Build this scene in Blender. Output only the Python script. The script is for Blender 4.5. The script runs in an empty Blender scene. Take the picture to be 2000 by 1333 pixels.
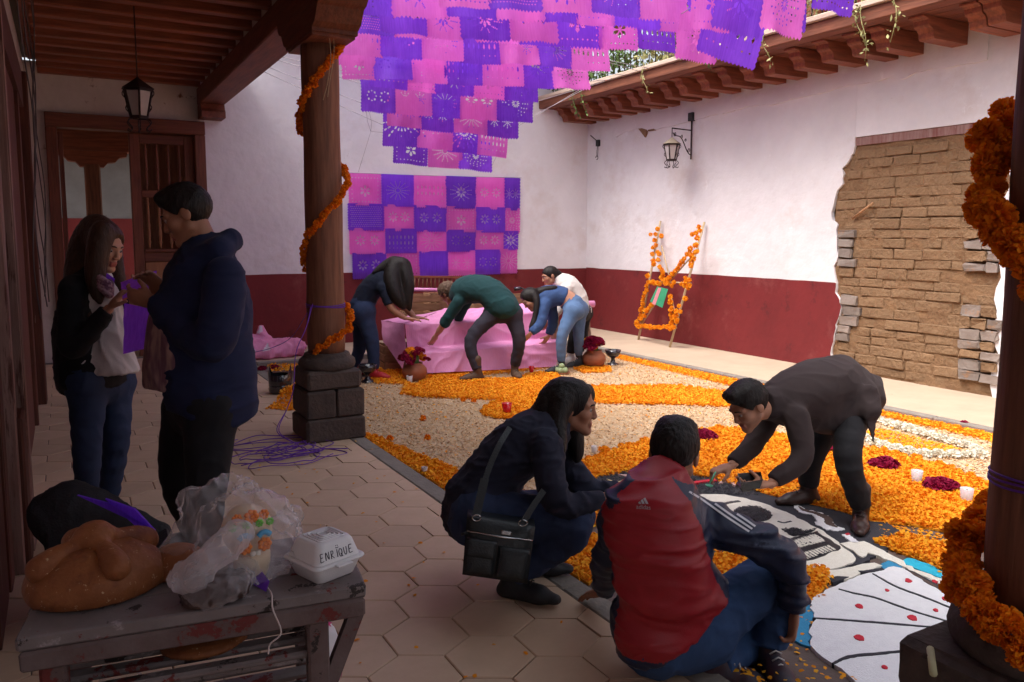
import bpy, math, random
import numpy as np
from mathutils import Vector, Matrix
from mathutils.geometry import tessellate_polygon, delaunay_2d_cdt

random.seed(7); np.random.seed(7)
sc = bpy.context.scene
COL = sc.collection

# ------------------------------------------------------------------ camera
H = 1.5; YAW = .5109; PIT = .1065; F = 1554.8; CX = 1000.; CY = 627.8
cam = bpy.data.cameras.new('camera'); cam_o = bpy.data.objects.new('camera', cam); COL.objects.link(cam_o)
cam.sensor_width = 36; cam.lens = F / 2000 * 36; cam.shift_y = -(666.5 - CY) / 2000
cam.clip_start = .02; cam.clip_end = 400
cam_o.location = (0, 0, H); cam_o.rotation_euler = (math.pi / 2 - PIT, 0, -YAW)
sc.camera = cam_o

# ------------------------------------------------------------------ sky, sun, exposure
SUN = Vector((-.48, -.08, .87)).normalized()
world = bpy.data.worlds.new('World'); sc.world = world; world.use_nodes = True
wn = world.node_tree; bg = wn.nodes['Background']
sky = wn.nodes.new('ShaderNodeTexSky'); sky.sky_type = 'NISHITA'; sky.sun_disc = False
sky.sun_elevation = math.asin(SUN.z); sky.sun_rotation = math.atan2(SUN.x, SUN.y)
sky.air_density = 1.0; sky.dust_density = 7.0; sky.ozone_density = 1.0
hsv = wn.nodes.new('ShaderNodeHueSaturation'); hsv.inputs['Saturation'].default_value = .42      # thin white overcast
wn.links.new(sky.outputs[0], hsv.inputs['Color']); wn.links.new(hsv.outputs[0], bg.inputs[0]); bg.inputs[1].default_value = .15
sun_d = bpy.data.lights.new('sun', 'SUN'); sun_d.energy = .8; sun_d.angle = math.radians(38); sun_d.color = (1, .97, .95)
sun_o = bpy.data.objects.new('sun', sun_d); COL.objects.link(sun_o)
sun_o.rotation_euler = SUN.to_track_quat('Z', 'Y').to_euler(); sun_o.location = (-4, 3, 14)
vs = sc.view_settings; vs.view_transform = 'Standard'; vs.look = 'None'; vs.gamma = 1; vs.exposure = 1.3
sc.cycles.max_bounces = 8; sc.cycles.diffuse_bounces = 5; sc.cycles.transparent_max_bounces = 16
sc.cycles.use_denoising = True

# ------------------------------------------------------------------ picture -> place
_cy, _sy, _cp, _sp = math.cos(YAW), math.sin(YAW), math.cos(PIT), math.sin(PIT)
FW = np.array([_sy * _cp, _cy * _cp, -_sp]); RT = np.array([_cy, -_sy, 0.]); UP = np.array([_sy * _sp, _cy * _sp, _cp]); CC = np.array([0, 0, H])
def ray(px, py): return FW + RT * (px - CX) / F - UP * (py - CY) / F
def G(px, py, z=0.): r = ray(px, py); return CC + r * ((z - H) / r[2])          # on a level plane
def WX(px, py, X): r = ray(px, py); return CC + r * (X / r[0])                   # on a wall X = const
def WY(px, py, Y): r = ray(px, py); return CC + r * (Y / r[1])                   # on a wall Y = const
def D(px, py, d): return CC + ray(px, py) * d                                    # at a distance
def depth(P): return float((np.asarray(P) - CC) @ FW)
ZP = -.06          # patio floor level
Z0 = np.array([0, 0, 1.])

# ------------------------------------------------------------------ objects
def tag(o, label=None, cat=None, group=None, kind=None):
    if label: o['label'] = label
    if cat: o['category'] = cat
    if group: o['group'] = group
    if kind: o['kind'] = kind
    return o
def thing(name, label, cat, loc=(0, 0, 0), group=None):
    e = bpy.data.objects.new(name, None); COL.objects.link(e); e.location = [float(v) for v in loc]; e.empty_display_size = .1
    return tag(e, label, cat, group)
def origin(p):
    v = Vector((0, 0, 0)); 
    while p is not None: v = v + p.location; p = p.parent
    return v
_orig = {}
def link(name, me, parent=None, mats=None, loc=None, rot=None, scale=None):
    o = bpy.data.objects.new(name, me); COL.objects.link(o)
    if parent is not None:
        o.parent = parent
        w = _orig.get(parent.name)
        if w is None: w = Matrix.Translation(parent.location) if parent.parent is None else Matrix.Identity(4)
        o.matrix_parent_inverse = w.inverted()
    if loc is not None: o.location = [float(v) for v in loc]
    if rot is not None: o.rotation_euler = rot
    if scale is not None: o.scale = scale if hasattr(scale, '__len__') else (scale,) * 3
    m4 = Matrix.LocRotScale(o.location, o.rotation_euler, o.scale)
    _orig[o.name] = m4            # world matrix of a part (children of a thing stay in world coordinates)
    if mats is not None:
        mats = mats if isinstance(mats, (list, tuple)) else [mats]
        if len(me.materials) == 0:
            for m in mats: me.materials.append(m)
    return o
def mesh_np(name, V, Fq, smooth=False, mi=None):
    """V (n,3) array; Fq (m,k) int array with k = 3 or 4"""
    me = bpy.data.meshes.new(name); V = np.asarray(V, np.float32); Fq = np.asarray(Fq, np.int32)
    k = Fq.shape[1]; me.vertices.add(len(V)); me.vertices.foreach_set('co', V.ravel())
    me.loops.add(Fq.size); me.loops.foreach_set('vertex_index', Fq.ravel())
    me.polygons.add(len(Fq)); me.polygons.foreach_set('loop_start', np.arange(0, Fq.size, k, dtype=np.int32))
    try: me.polygons.foreach_set('loop_total', np.full(len(Fq), k, np.int32))
    except Exception: pass
    if mi is not None: me.polygons.foreach_set('material_index', np.asarray(mi, np.int32))
    if smooth: me.polygons.foreach_set('use_smooth', np.ones(len(Fq), bool))
    me.update(calc_edges=True); me.validate(); return me

class MB:
    def __init__(s): s.v = []; s.f = []; s.sm = []; s.mi = []; s.cur = 0; s.smooth = False
    def add(s, vs, fs, smooth=None):
        b = len(s.v); s.v += [tuple(float(c) for c in p) for p in vs]
        for f in fs: s.f.append([b + i for i in f]); s.sm.append(s.smooth if smooth is None else smooth); s.mi.append(s.cur)
        return s
    def box(s, c, size, R=None, bev=0., jit=0.):
        c = np.asarray(c, float); h = np.asarray(size, float) / 2
        if bev <= 0:
            vs = [np.array([x, y, z]) * h for x in (-1, 1) for y in (-1, 1) for z in (-1, 1)]
            fs = [(0, 1, 3, 2), (4, 6, 7, 5), (0, 4, 5, 1), (2, 3, 7, 6), (0, 2, 6, 4), (1, 5, 7, 3)]
        else:
            b = min(bev, h.min() * .9); vs = []; ix = {}
            for x in (-1, 1):
                for y in (-1, 1):
                    for z in (-1, 1):
                        for a in range(3):
                            p = np.array([x, y, z]) * (h - b); p[a] = (x, y, z)[a] * h[a]; ix[(x, y, z, a)] = len(vs); vs.append(p)
            fs = []
            def quad(a, sg):
                o = [i for i in range(3) if i != a]; q = []
                for (u, w) in ((-1, -1), (1, -1), (1, 1), (-1, 1)):
                    k = [0, 0, 0]; k[a] = sg; k[o[0]] = u; k[o[1]] = w; q.append(ix[(*k, a)])
                return q if (sg > 0) == (a != 1) else q[::-1]
            for a in range(3):
                for sg in (-1, 1): fs.append(quad(a, sg))
            for a in range(3):
                o = [i for i in range(3) if i != a]
                for u in (-1, 1):
                    for w in (-1, 1):
                        k0 = [0, 0, 0]; k1 = [0, 0, 0]; k0[a] = -1; k1[a] = 1
                        for k in (k0, k1): k[o[0]] = u; k[o[1]] = w
                        fs.append([ix[(*k0, o[0])], ix[(*k1, o[0])], ix[(*k1, o[1])], ix[(*k0, o[1])]])
            for x in (-1, 1):
                for y in (-1, 1):
                    for z in (-1, 1): fs.append([ix[(x, y, z, 0)], ix[(x, y, z, 1)], ix[(x, y, z, 2)]])
        if jit: vs = [p + np.random.uniform(-jit, jit, 3) for p in vs]
        if R is not None: vs = [np.asarray(R) @ p for p in vs]
        return s.add([c + p for p in vs], fs)
    def bar(s, a, b, w, t, up=Z0, bev=0.):
        a = np.asarray(a, float); b = np.asarray(b, float); d = b - a; L = np.linalg.norm(d); d = d / L
        x = np.cross(d, up); 
        if np.linalg.norm(x) < 1e-4: x = np.array([1., 0, 0])
        x /= np.linalg.norm(x); z = np.cross(x, d)
        return s.box((a + b) / 2, (w, L, t), np.stack([x, d, z], 1), bev)
    def tube(s, path, r, n=8, cap=True, smooth=True, closed=False):
        P = np.asarray(path, float); m = len(P); rr = np.broadcast_to(np.asarray(r, float), (m,)) if np.ndim(r) <= 1 else np.asarray(r)
        T = np.zeros_like(P)
        T[1:-1] = P[2:] - P[:-2]; T[0] = P[1] - P[0]; T[-1] = P[-1] - P[-2]
        T /= np.linalg.norm(T, axis=1)[:, None] + 1e-9
        u = np.cross(T[0], Z0); 
        if np.linalg.norm(u) < .1: u = np.cross(T[0], [1., 0, 0])
        u /= np.linalg.norm(u); vs = []; fs = []
        for i in range(m):
            u = u - T[i] * (u @ T[i]); u /= np.linalg.norm(u) + 1e-9; w = np.cross(T[i], u)
            for k in range(n):
                a = 2 * math.pi * k / n; vs.append(P[i] + rr[i] * (math.cos(a) * u + math.sin(a) * w))
        for i in range(m - 1):
            for k in range(n): k2 = (k + 1) % n; fs.append((i * n + k, i * n + k2, (i + 1) * n + k2, (i + 1) * n + k))
        if cap: fs.append(list(range(n))[::-1]); fs.append([(m - 1) * n + k for k in range(n)])
        return s.add(vs, fs, smooth)
    def lathe(s, prof, c=(0, 0, 0), n=24, R=None, sx=1., sy=1., smooth=True):
        vs = []; fs = []; c = np.asarray(c, float); m = len(prof)
        for (r, z) in prof:
            for k in range(n):
                a = 2 * math.pi * k / n; p = np.array([r * math.cos(a) * sx, r * math.sin(a) * sy, z])
                if R is not None: p = np.asarray(R) @ p
                vs.append(c + p)
        for i in range(m - 1):
            for k in range(n): k2 = (k + 1) % n; fs.append((i * n + k, i * n + k2, (i + 1) * n + k2, (i + 1) * n + k))
        if prof[0][0] > 1e-5: fs.append(list(range(n))[::-1])
        if prof[-1][0] > 1e-5: fs.append([(m - 1) * n + k for k in range(n)])
        return s.add(vs, fs, smooth)
    def prism(s, poly, mp, h0, h1, back=True):
        """poly: list of (u,v); mp(u,v,h) -> 3D; solid between h0 and h1 (h1 is the face)"""
        n = len(poly); tri = tessellate_polygon([[Vector((p[0], p[1], 0)) for p in poly]])
        vs = [mp(p[0], p[1], h1) for p in poly] + [mp(p[0], p[1], h0) for p in poly]
        fs = [tuple(t) for t in tri]
        if back: fs += [tuple(n + i for i in t[::-1]) for t in tri]
        fs += [(i, n + i, n + (i + 1) % n, (i + 1) % n) for i in range(n)]
        return s.add(vs, fs)
    def build(s, name, mats, parent=None, **k):
        me = bpy.data.meshes.new(name); me.from_pydata(s.v, [], s.f)
        me.polygons.foreach_set('use_smooth', np.array(s.sm, bool)); me.polygons.foreach_set('material_index', np.array(s.mi, np.int32))
        import bmesh
        bm = bmesh.new(); bm.from_mesh(me); bmesh.ops.recalc_face_normals(bm, faces=bm.faces); bm.to_mesh(me); bm.free()
        me.update(); return link(name, me, parent, mats, **k)

def spline(pts, n=8):
    """Catmull-Rom through points, returns dense array"""
    P = np.asarray(pts, float); Q = np.vstack([2 * P[0] - P[1], P, 2 * P[-1] - P[-2]]); out = []
    for i in range(1, len(Q) - 2):
        for t in np.linspace(0, 1, n, endpoint=False):
            a, b, c, d = Q[i - 1], Q[i], Q[i + 1], Q[i + 2]
            out.append(.5 * (2 * b + (c - a) * t + (2 * a - 5 * b + 4 * c - d) * t * t + (3 * b - a - 3 * c + d) * t ** 3))
    out.append(P[-1]); return np.array(out)

# ------------------------------------------------------------------ noise for shapes
def _hash(i, j, k):
    n = (i * 374761393 + j * 668265263 + k * 2147483647 + 1013904223) & 0xffffffff
    n = ((n ^ (n >> 13)) * 1274126177) & 0xffffffff; n = n ^ (n >> 16)
    return (n & 0xffff) / 65535.0
def vnoise(P):
    P = np.asarray(P, float); I = np.floor(P).astype(np.int64); f = P - I; f = f * f * (3 - 2 * f); r = 0
    for dx in (0, 1):
        for dy in (0, 1):
            for dz in (0, 1):
                w = (f[:, 0] if dx else 1 - f[:, 0]) * (f[:, 1] if dy else 1 - f[:, 1]) * (f[:, 2] if dz else 1 - f[:, 2])
                r = r + w * _hash(I[:, 0] + dx, I[:, 1] + dy, I[:, 2] + dz)
    return r * 2 - 1

# ------------------------------------------------------------------ materials
MATS = {}
def mat(name, col, col2=None, nscale=6., detail=6., contrast=1., rough=.75, rough2=None, bump=0., bscale=60., bdist=.01, stretch=(1, 1, 1),
        metal=0., spec=.4, rand=0., spots=None, sheen=0., coat=0., trans=0., alpha=1., sss=0., coords='Object', bdetail=4.):
    if name in MATS: return MATS[name]
    m = bpy.data.materials.new(name); m.use_nodes = True; nt = m.node_tree; N = nt.nodes; L = nt.links; p = N['Principled BSDF']
    def inp(k, v):
        if k in p.inputs: p.inputs[k].default_value = v
    inp('Roughness', rough); inp('Metallic', metal); inp('Specular IOR Level', spec); inp('Sheen Weight', sheen); inp('Coat Weight', coat)
    if alpha < 1: inp('Alpha', alpha)
    if sss: inp('Subsurface Weight', sss); inp('Subsurface Radius', (.01, .004, .002)); inp('Subsurface Scale', 1.)
    if trans: inp('Transmission Weight', trans)
    tc = N.new('ShaderNodeTexCoord'); mp = N.new('ShaderNodeMapping'); mp.inputs['Scale'].default_value = stretch
    L.new(tc.outputs[coords], mp.inputs[0]); src = None
    if rand or coords == 'Object':
        oi = N.new('ShaderNodeObjectInfo'); ad = N.new('ShaderNodeVectorMath'); ad.operation = 'ADD'
        ml = N.new('ShaderNodeVectorMath'); ml.operation = 'SCALE'; ml.inputs[0].default_value = (37., 17., 29.)
        L.new(oi.outputs['Random'], ml.inputs['Scale']); L.new(mp.outputs[0], ad.inputs[0]); L.new(ml.outputs[0], ad.inputs[1]); vec = ad.outputs[0]
    else: vec = mp.outputs[0]; oi = None
    c = tuple(col) + (1,)
    if col2 is not None:
        nz = N.new('ShaderNodeTexNoise'); nz.inputs['Scale'].default_value = nscale; nz.inputs['Detail'].default_value = detail; nz.inputs['Roughness'].default_value = .65
        L.new(vec, nz.inputs['Vector']); rp = N.new('ShaderNodeValToRGB'); k = .5 / max(contrast, .05) * .5
        rp.color_ramp.elements[0].position = max(0, .5 - k); rp.color_ramp.elements[1].position = min(1, .5 + k)
        rp.color_ramp.elements[0].color = c; rp.color_ramp.elements[1].color = tuple(col2) + (1,); L.new(nz.outputs[0], rp.inputs[0]); src = rp.outputs[0]
        if rough2 is not None:
            mr = N.new('ShaderNodeMapRange'); mr.inputs[3].default_value = rough; mr.inputs[4].default_value = rough2; L.new(nz.outputs[0], mr.inputs[0]); L.new(mr.outputs[0], p.inputs['Roughness'])
    else: p.inputs['Base Color'].default_value = c
    if spots:            # (colour, scale, threshold) wear and stains
        for (sc_, ss, th, soft) in spots:
            n2 = N.new('ShaderNodeTexNoise'); n2.inputs['Scale'].default_value = ss; n2.inputs['Detail'].default_value = 8; n2.inputs['Roughness'].default_value = .7
            L.new(vec, n2.inputs['Vector']); r2 = N.new('ShaderNodeValToRGB'); r2.color_ramp.elements[0].position = th; r2.color_ramp.elements[1].position = min(1, th + soft)
            L.new(n2.outputs[0], r2.inputs[0]); mx = N.new('ShaderNodeMix'); mx.data_type = 'RGBA'
            L.new(r2.outputs[0], mx.inputs[0]); mx.inputs[7].default_value = tuple(sc_) + (1,)
            if src is None: mx.inputs[6].default_value = c
            else: L.new(src, mx.inputs[6])
            src = mx.outputs[2]
    if rand:
        hv = N.new('ShaderNodeHueSaturation'); mr = N.new('ShaderNodeMapRange'); mr.inputs[3].default_value = 1 - rand; mr.inputs[4].default_value = 1 + rand
        L.new(oi.outputs['Random'], mr.inputs[0]); L.new(mr.outputs[0], hv.inputs['Value'])
        if src is None: hv.inputs['Color'].default_value = c
        else: L.new(src, hv.inputs['Color'])
        src = hv.outputs[0]
    if src is not None: L.new(src, p.inputs['Base Color'])
    if bump:
        nb = N.new('ShaderNodeTexNoise'); nb.inputs['Scale'].default_value = bscale; nb.inputs['Detail'].default_value = bdetail; L.new(vec, nb.inputs['Vector'])
        bp = N.new('ShaderNodeBump'); bp.inputs['Strength'].default_value = bump; bp.inputs['Distance'].default_value = bdist
        L.new(nb.outputs[0], bp.inputs['Height']); L.new(bp.outputs[0], p.inputs['Normal'])
    MATS[name] = m; return m

PLASTER = mat('plaster_white', (.80, .77, .79), (.69, .655, .675), 1.3, 9, 1.3, rough=.9, bump=.5, bscale=7, bdist=.03, spots=[((.64, .56, .54), 1.1, .55, .22), ((.47, .36, .32), 2.7, .685, .05), ((.58, .50, .49), 19., .70, .03), ((.86, .84, .86), 3.4, .62, .10)])
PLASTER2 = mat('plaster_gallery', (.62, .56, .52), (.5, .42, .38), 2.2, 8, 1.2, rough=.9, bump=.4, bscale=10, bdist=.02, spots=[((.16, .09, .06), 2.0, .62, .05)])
DADO = mat('dado_red', (.185, .018, .020), (.135, .013, .015), 2.2, 9, 1.1, rough=.72, bump=.3, bscale=12, bdist=.015, spots=[((.23, .055, .052), 1.7, .57, .16), ((.10, .012, .014), 3.1, .58, .10), ((.46, .30, .28), 13., .735, .02)])
WOOD = mat('wood_dark_red', (.17, .055, .028), (.085, .026, .014), 5., 8, 1.3, rough=.62, bump=.5, bscale=22, bdist=.008, stretch=(1, 1, 1))
def wood(name, a, b, ax, rough=.6, sc_=5., rand=.12, bump=.5, spots=None):
    st = [6., 6., 6.]; st[ax] = .5
    return mat(name, a, b, sc_, 8, 1.5, rough=rough, bump=bump, bscale=12, bdist=.006, stretch=st, rand=rand, spots=spots)
WOODX = wood('wood_along_x', (.30, .085, .040), (.15, .042, .020), 0)
WOODY = wood('wood_along_y', (.22, .066, .034), (.11, .032, .018), 1)
WOODZ = wood('wood_along_z', (.21, .075, .035), (.10, .033, .017), 2)
COLW = wood('column_wood', (.235, .092, .050), (.115, .043, .024), 2, rough=.7, rand=.06, spots=[((.03, .018, .016), 1.1, .67, .06)])
IRON = mat('wrought_iron', (.016, .014, .016), (.05, .025, .02), 14, 4, 1, rough=.6, metal=.4, bump=.3, bscale=90)
STONE = mat('dark_stone', (.095, .066, .056), (.052, .038, .036), 7, 8, 1.2, rough=.85, bump=.8, bscale=38, bdist=.012, spots=[((.20, .15, .12), 5., .66, .10)], rand=.12)
TILE = mat('clay_tile', (.63, .445, .315), (.54, .375, .26), 5, 8, 1.1, rough=.62, rough2=.75, bump=.18, bscale=45, bdist=.004, rand=.07, spots=[((.24, .16, .125), 9., .70, .07)])
GROUT = mat('tile_grout', (.20, .19, .20), (.13, .12, .13), 20, 6, 1, rough=.9, bump=.5, bscale=90)
CONC = mat('concrete_walk', (.52, .40, .29), (.43, .325, .235), 2.4, 9, 1.1, rough=.85, bump=.3, bscale=30, spots=[((.30, .235, .18), 5., .66, .12)])
KERB = mat('kerb_stone', (.27, .235, .20), (.19, .165, .145), 8, 9, 1.1, rough=.88, bump=.5, bscale=50, spots=[((.38, .31, .25), 14., .68, .06)])
PATIO = mat('patio_stone', (.165, .115, .095), (.115, .082, .072), 5, 8, 1.2, rough=.85, bump=.4, bscale=40)
# ================================================================== STRUCTURE
YB = 10.88; XR = 7.555; XL = -.14
XK0, XK1 = 1.78, 1.90      # kerb of the gallery
XW = 6.32                  # edge of the walk along the right wall
YW = 9.75                  # edge of the walk along the back wall

def sheet(name, x0, x1, y0, y1, z, m, kind='structure', parent=None):
    o = MB().add([(x0, y0, z), (x1, y0, z), (x1, y1, z), (x0, y1, z)], [(0, 1, 2, 3)]).build(name, m, parent)
    if kind: tag(o, kind=kind)
    return o
GROUND = mat('ground_soil', (.2, .15, .11), (.15, .11, .08), 3, rough=.95)
sheet('ground', -60, 60, -60, 60, -.30, GROUND)
floor = tag(MB().box(((XL - .3 + XK0) / 2, 3.2, -.032), (XK0 - XL + .3, 15.36, .05)).build('floor', GROUT), kind='structure')
tag(MB().box((4.0, 2.5, ZP - .05), (4.9, 15.0, .1)).build('patio', PATIO), kind='structure')
# hexagonal floor tiles
R6 = .163; hexa = [(R6 * math.sin(a) , R6 * math.cos(a)) for a in [math.pi / 3 * k for k in range(6)]]
mb = MB(); q = []
for (sx, z) in ((1., -.012), (1., -.001), (.975, .0025)): q += [(x * sx, y * sx, z) for x, y in hexa]
fs = [tuple(range(12, 18))[::-1]] + [(i + k * 6, (i + 1) % 6 + k * 6, (i + 1) % 6 + 6 + k * 6, i + 6 + k * 6) for k in (0, 1) for i in range(6)]
mb.add(q, fs); tile0 = mb.build('tile', TILE, floor); tme = tile0.data; bpy.data.objects.remove(tile0)
tile_edge = {}
W6 = .2865; RY = .2482; n = 0
for j in range(-9, 40):
    y = 2.655 + RY * j
    if y > YB - .05 or y < .9: continue
    for i in range(-6, 4):
        x = 1.115 + W6 * i + (W6 / 2 if j % 2 else 0)
        if x < XL - .26 or x > XK0 + .1: continue
        if x + W6 / 2 > XK0:        # tiles cut by the kerb
            key = round(XK0 - x, 3)
            if key not in tile_edge:
                lim = XK0 - x - .006; vs = []
                pts = [(R6 * math.sin(a), R6 * math.cos(a)) for a in [math.pi / 3 * k for k in range(6)]]
                outp = []
                for a, b in zip(pts, pts[1:] + pts[:1]):
                    if a[0] <= lim: outp.append(a)
                    if (a[0] - lim) * (b[0] - lim) < 0: t = (lim - a[0]) / (b[0] - a[0]); outp.append((lim, a[1] + t * (b[1] - a[1])))
                tile_edge[key] = None
                if len(outp) > 2 and lim > -.1:
                    t0 = MB().prism(outp, lambda u, v, h: (u, v, h), -.012, .0025, back=False).build('tile', TILE); tile_edge[key] = t0.data; bpy.data.objects.remove(t0)
            me = tile_edge[key]
            if me is None: continue
        else: me = tme
        link('tile', me, floor, TILE, loc=(x, y, random.uniform(-.0015, .0012)), rot=(random.gauss(0, .003), random.gauss(0, .003), random.gauss(0, .004))); n += 1
# kerb of the gallery: long stones
kb = thing('kerb', None, None, (XK0, 3, 0)); tag(kb, kind='structure')
y = -3.
while y < YW:
    l = random.uniform(1.1, 1.6); y1 = min(y + l, YW)
    MB().box(((XK0 + XK1) / 2, (y + y1) / 2, -.072), (XK1 - XK0 - .004, y1 - y - .008, .148), bev=.008, jit=.001).build('kerb_stone', KERB, kb); y = y1
tag(MB().prism([(XK0, YW), (XW, YW), (XW, -4), (XR + .3, -4), (XR + .3, YB + .3), (XK0, YB + .3)], lambda u, v, h: (u, v, h), -.2, .0).build('walk', CONC), kind='structure')
# border course of the walk
wk = thing('walk_edging', None, None, (XW, 5, 0)); tag(wk, kind='structure')
y = -3.
while y < YW:
    l = random.uniform(.5, .8); y1 = min(y + l, YW)
    MB().box((XW - .045, (y + y1) / 2, -.07), (.085, y1 - y - .006, .14), bev=.008, jit=.002).build('edging_stone', KERB, wk); y = y1
x = XK0 + .15
while x < XW - .1:
    l = random.uniform(.5, .8); x1 = min(x + l, XW - .1)
    MB().box(((x + x1) / 2, YW - .045, -.07), (x1 - x - .006, .085, .14), bev=.008, jit=.002).build('edging_stone', KERB, wk); x = x1

# ---------------------------------------------------------------- back wall
mpY = lambda u, v, h: (u, YB - h, v)
bw = thing('courtyard_wall', 'tall white plaster wall with dark red base behind the purple and pink hanging', 'wall', (4.5, YB, 0))
def wob(pts, amp, step=.25):
    out = []
    for a, b in zip(pts, pts[1:] + pts[:1]):
        a = np.array(a); b = np.array(b); n = max(1, int(np.linalg.norm(b - a) / step))
        for k in range(n):
            out.append(tuple(a + (b - a) * k / n + (np.random.normal(0, amp, 2) if k else 0)))
    return out
bp = MB(); bp.prism([(1.63, 0.), (XR, 0), (XR, 4.46), (1.63, 4.46)], mpY, -.3, 0); bp.build('plaster', PLASTER, bw)
zt = .975
top = [(XR - .001, zt)] + [(x, zt + .01 * (x - XR) * -.35 + random.gauss(0, .0025)) for x in np.linspace(XR - .2, 1.7, 28)] + [(1.631, zt)]
MB().prism([(1.631, .001), (XR - .001, .001)] + top, mpY, -.01, .004).build('painted_base', DADO, bw)
# eave of the back wing
be = thing('tiled_eave', 'wooden eave with beam ends high above the hanging paper banners', 'roof', (4.5, YB, 4.4))
for x in np.arange(1.9, 7.6, .36): MB().box((x, YB - .35, 4.56), (.12, .9, .15), bev=.01).build('beam_end', WOODY, be)
MB().box((4.7, YB - .36, 4.655), (6.2, 1.0, .03)).build('boarding', WOODX, be)
MB().box((4.7, YB + 1.2, 5.05), (6.2, 3.6, .06), np.array(Matrix.Rotation(math.radians(-14), 3, 'X')) * np.array([1, 1, 1])).build('roof_slope', mat('roof_tile', (.30, .12, .07), (.2, .08, .05), 8, rough=.9, bump=.8, bscale=15, bdist=.03), be)

# ---------------------------------------------------------------- right wall with bared adobe
rw = thing('courtyard_wall', 'white plaster wall with broken patch of bare adobe bricks and dark red base', 'wall', (XR, 6, 0))
mpX = lambda u, v, h: (XR - h, u, v)
edge = [(1633, 720), (1630, 690), (1634, 655), (1641, 634), (1650, 605), (1647, 585), (1638, 565), (1637, 530), (1641, 500), (1638, 470), (1640, 440), (1631, 425), (1634, 395), (1650, 360), (1652, 330), (1664, 308), (1676, 297)]
ed = []
for a, b in zip(edge, edge[1:]):
    for t in (0, .33, .66):
        px = a[0] + (b[0] - a[0]) * t + random.gauss(0, 1.6); py = a[1] + (b[1] - a[1]) * t; P = WX(px, py, XR); ed.append((P[1], max(P[2], 0)))
ed[0] = (ed[0][0], 0.)
YR0 = 4.20; zl = 2.47; zl2 = 2.56
PT = .05                                                     # thickness of the plaster coat
def piece(name, poly, m, h0, h1): return MB().prism(poly, mpX, h0, h1).build(name, m, rw)
zdr = .985
# plaster coat, left of the patch, above it and right of it
left_edge = ed + [(5.82, zl), (5.82, zl2)]
piece('plaster', [(YB, 0.), (YB, 3.62), (5.82, 3.62)] + left_edge[::-1], PLASTER, 0, PT)
piece('plaster', [(5.818, zl2), (5.818, 3.62), (-4, 3.62), (-4, zl2)], PLASTER, 0, PT)
rgt = [(YR0 + random.gauss(0, .025), z) for z in np.linspace(0, zl2 - .01, 26)]
piece('plaster', [(-4, 0.)] + rgt + [(-4, zl2 - .002)], PLASTER, 0, PT)
ded = [p for p in ed if p[1] < zdr]
piece('painted_base', [(YB - .004, .001), (YB - .004, zdr)] + [(y, zdr + random.gauss(0, .0025)) for y in np.linspace(YB - .2, ded[-1][0] + .03, 24)] + [(p[0] + .006, max(p[1], .001)) for p in ded[::-1]], DADO, PT - .01, PT + .004)
piece('painted_base', [(-3.99, .001), (YR0 - .07, .001), (YR0 - .06, zdr), (-3.99, zdr)], DADO, PT - .01, PT + .004)
MB().box((XR + .2, 3.3, 1.9), (.28, 15., 3.6)).build('masonry_core', mat('adobe_core', (.23, .13, .065), (.15, .085, .045), 9, rough=.95, bump=.9, bscale=25, bdist=.03), rw)
# lintel over the patch
MB().prism([(5.85, zl), (5.83, zl2 - .01)] + [(y, zl2 - .004 + random.gauss(0, .003)) for y in np.linspace(5.6, YR0 - .2, 14)] + [(YR0 - .22, zl)], mpX, .0, PT - .012).build('lintel', mat('lintel_old', (.20, .07, .06), (.33, .22, .2), 3, 8, 1.5, rough=.9, bump=.5, bscale=20, stretch=(1, 6, .7), spots=[((.7, .62, .62), 7., .66, .04)]), rw)
ADOBE = mat('adobe', (.245, .146, .078), (.18, .106, .057), 6, 9, 1.1, rough=.96, bump=1., bscale=24, bdist=.022, rand=.07, spots=[((.16, .09, .05), 9, .67, .04), ((.33, .21, .115), 14, .66, .08)])
GREYST = mat('grey_brick', (.26, .215, .19), (.19, .145, .12), 9, 8, 1.2, rough=.93, bump=.8, bscale=36, rand=.18, spots=[((.30, .17, .10), 8, .58, .08)])
MORTAR = mat('adobe_mortar', (.235, .132, .066), (.165, .092, .048), 8, 8, 1.2, rough=.96, bump=1., bscale=26, bdist=.02)
pat = MB()
ny, nz = 60, 70; gy = np.linspace(YR0 - .1, 6.05, ny); gz = np.linspace(0, zl2, nz)
P = np.array([(XR - .023 - .010 * vnoise(np.array([[y * 9, z * 9, 3.]]))[0] - .010 * vnoise(np.array([[y * 23, z * 23, 7.]]))[0], y, z) for z in gz for y in gy])
pat.add(P, [(j * ny + i, j * ny + i + 1, (j + 1) * ny + i + 1, (j + 1) * ny + i) for j in range(nz - 1) for i in range(ny - 1)], True); pat.build('mud_mortar', MORTAR, rw)
def lump(c, size, m, name, rough_=.010):
    """irregular block facing -X, rounded, ~44 faces"""
    mb = MB(); mb.box((0, 0, 0), size, bev=.009, jit=rough_ * .8); a = random.gauss(0, .015)
    return mb.build(name, m, rw, loc=c, rot=(a, random.gauss(0, .02), random.gauss(0, .03)))
def left_lim(z):
    e = sorted(ed, key=lambda p: abs(p[1] - z))[0]; return e[0]
z = .02
row = 0
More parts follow.
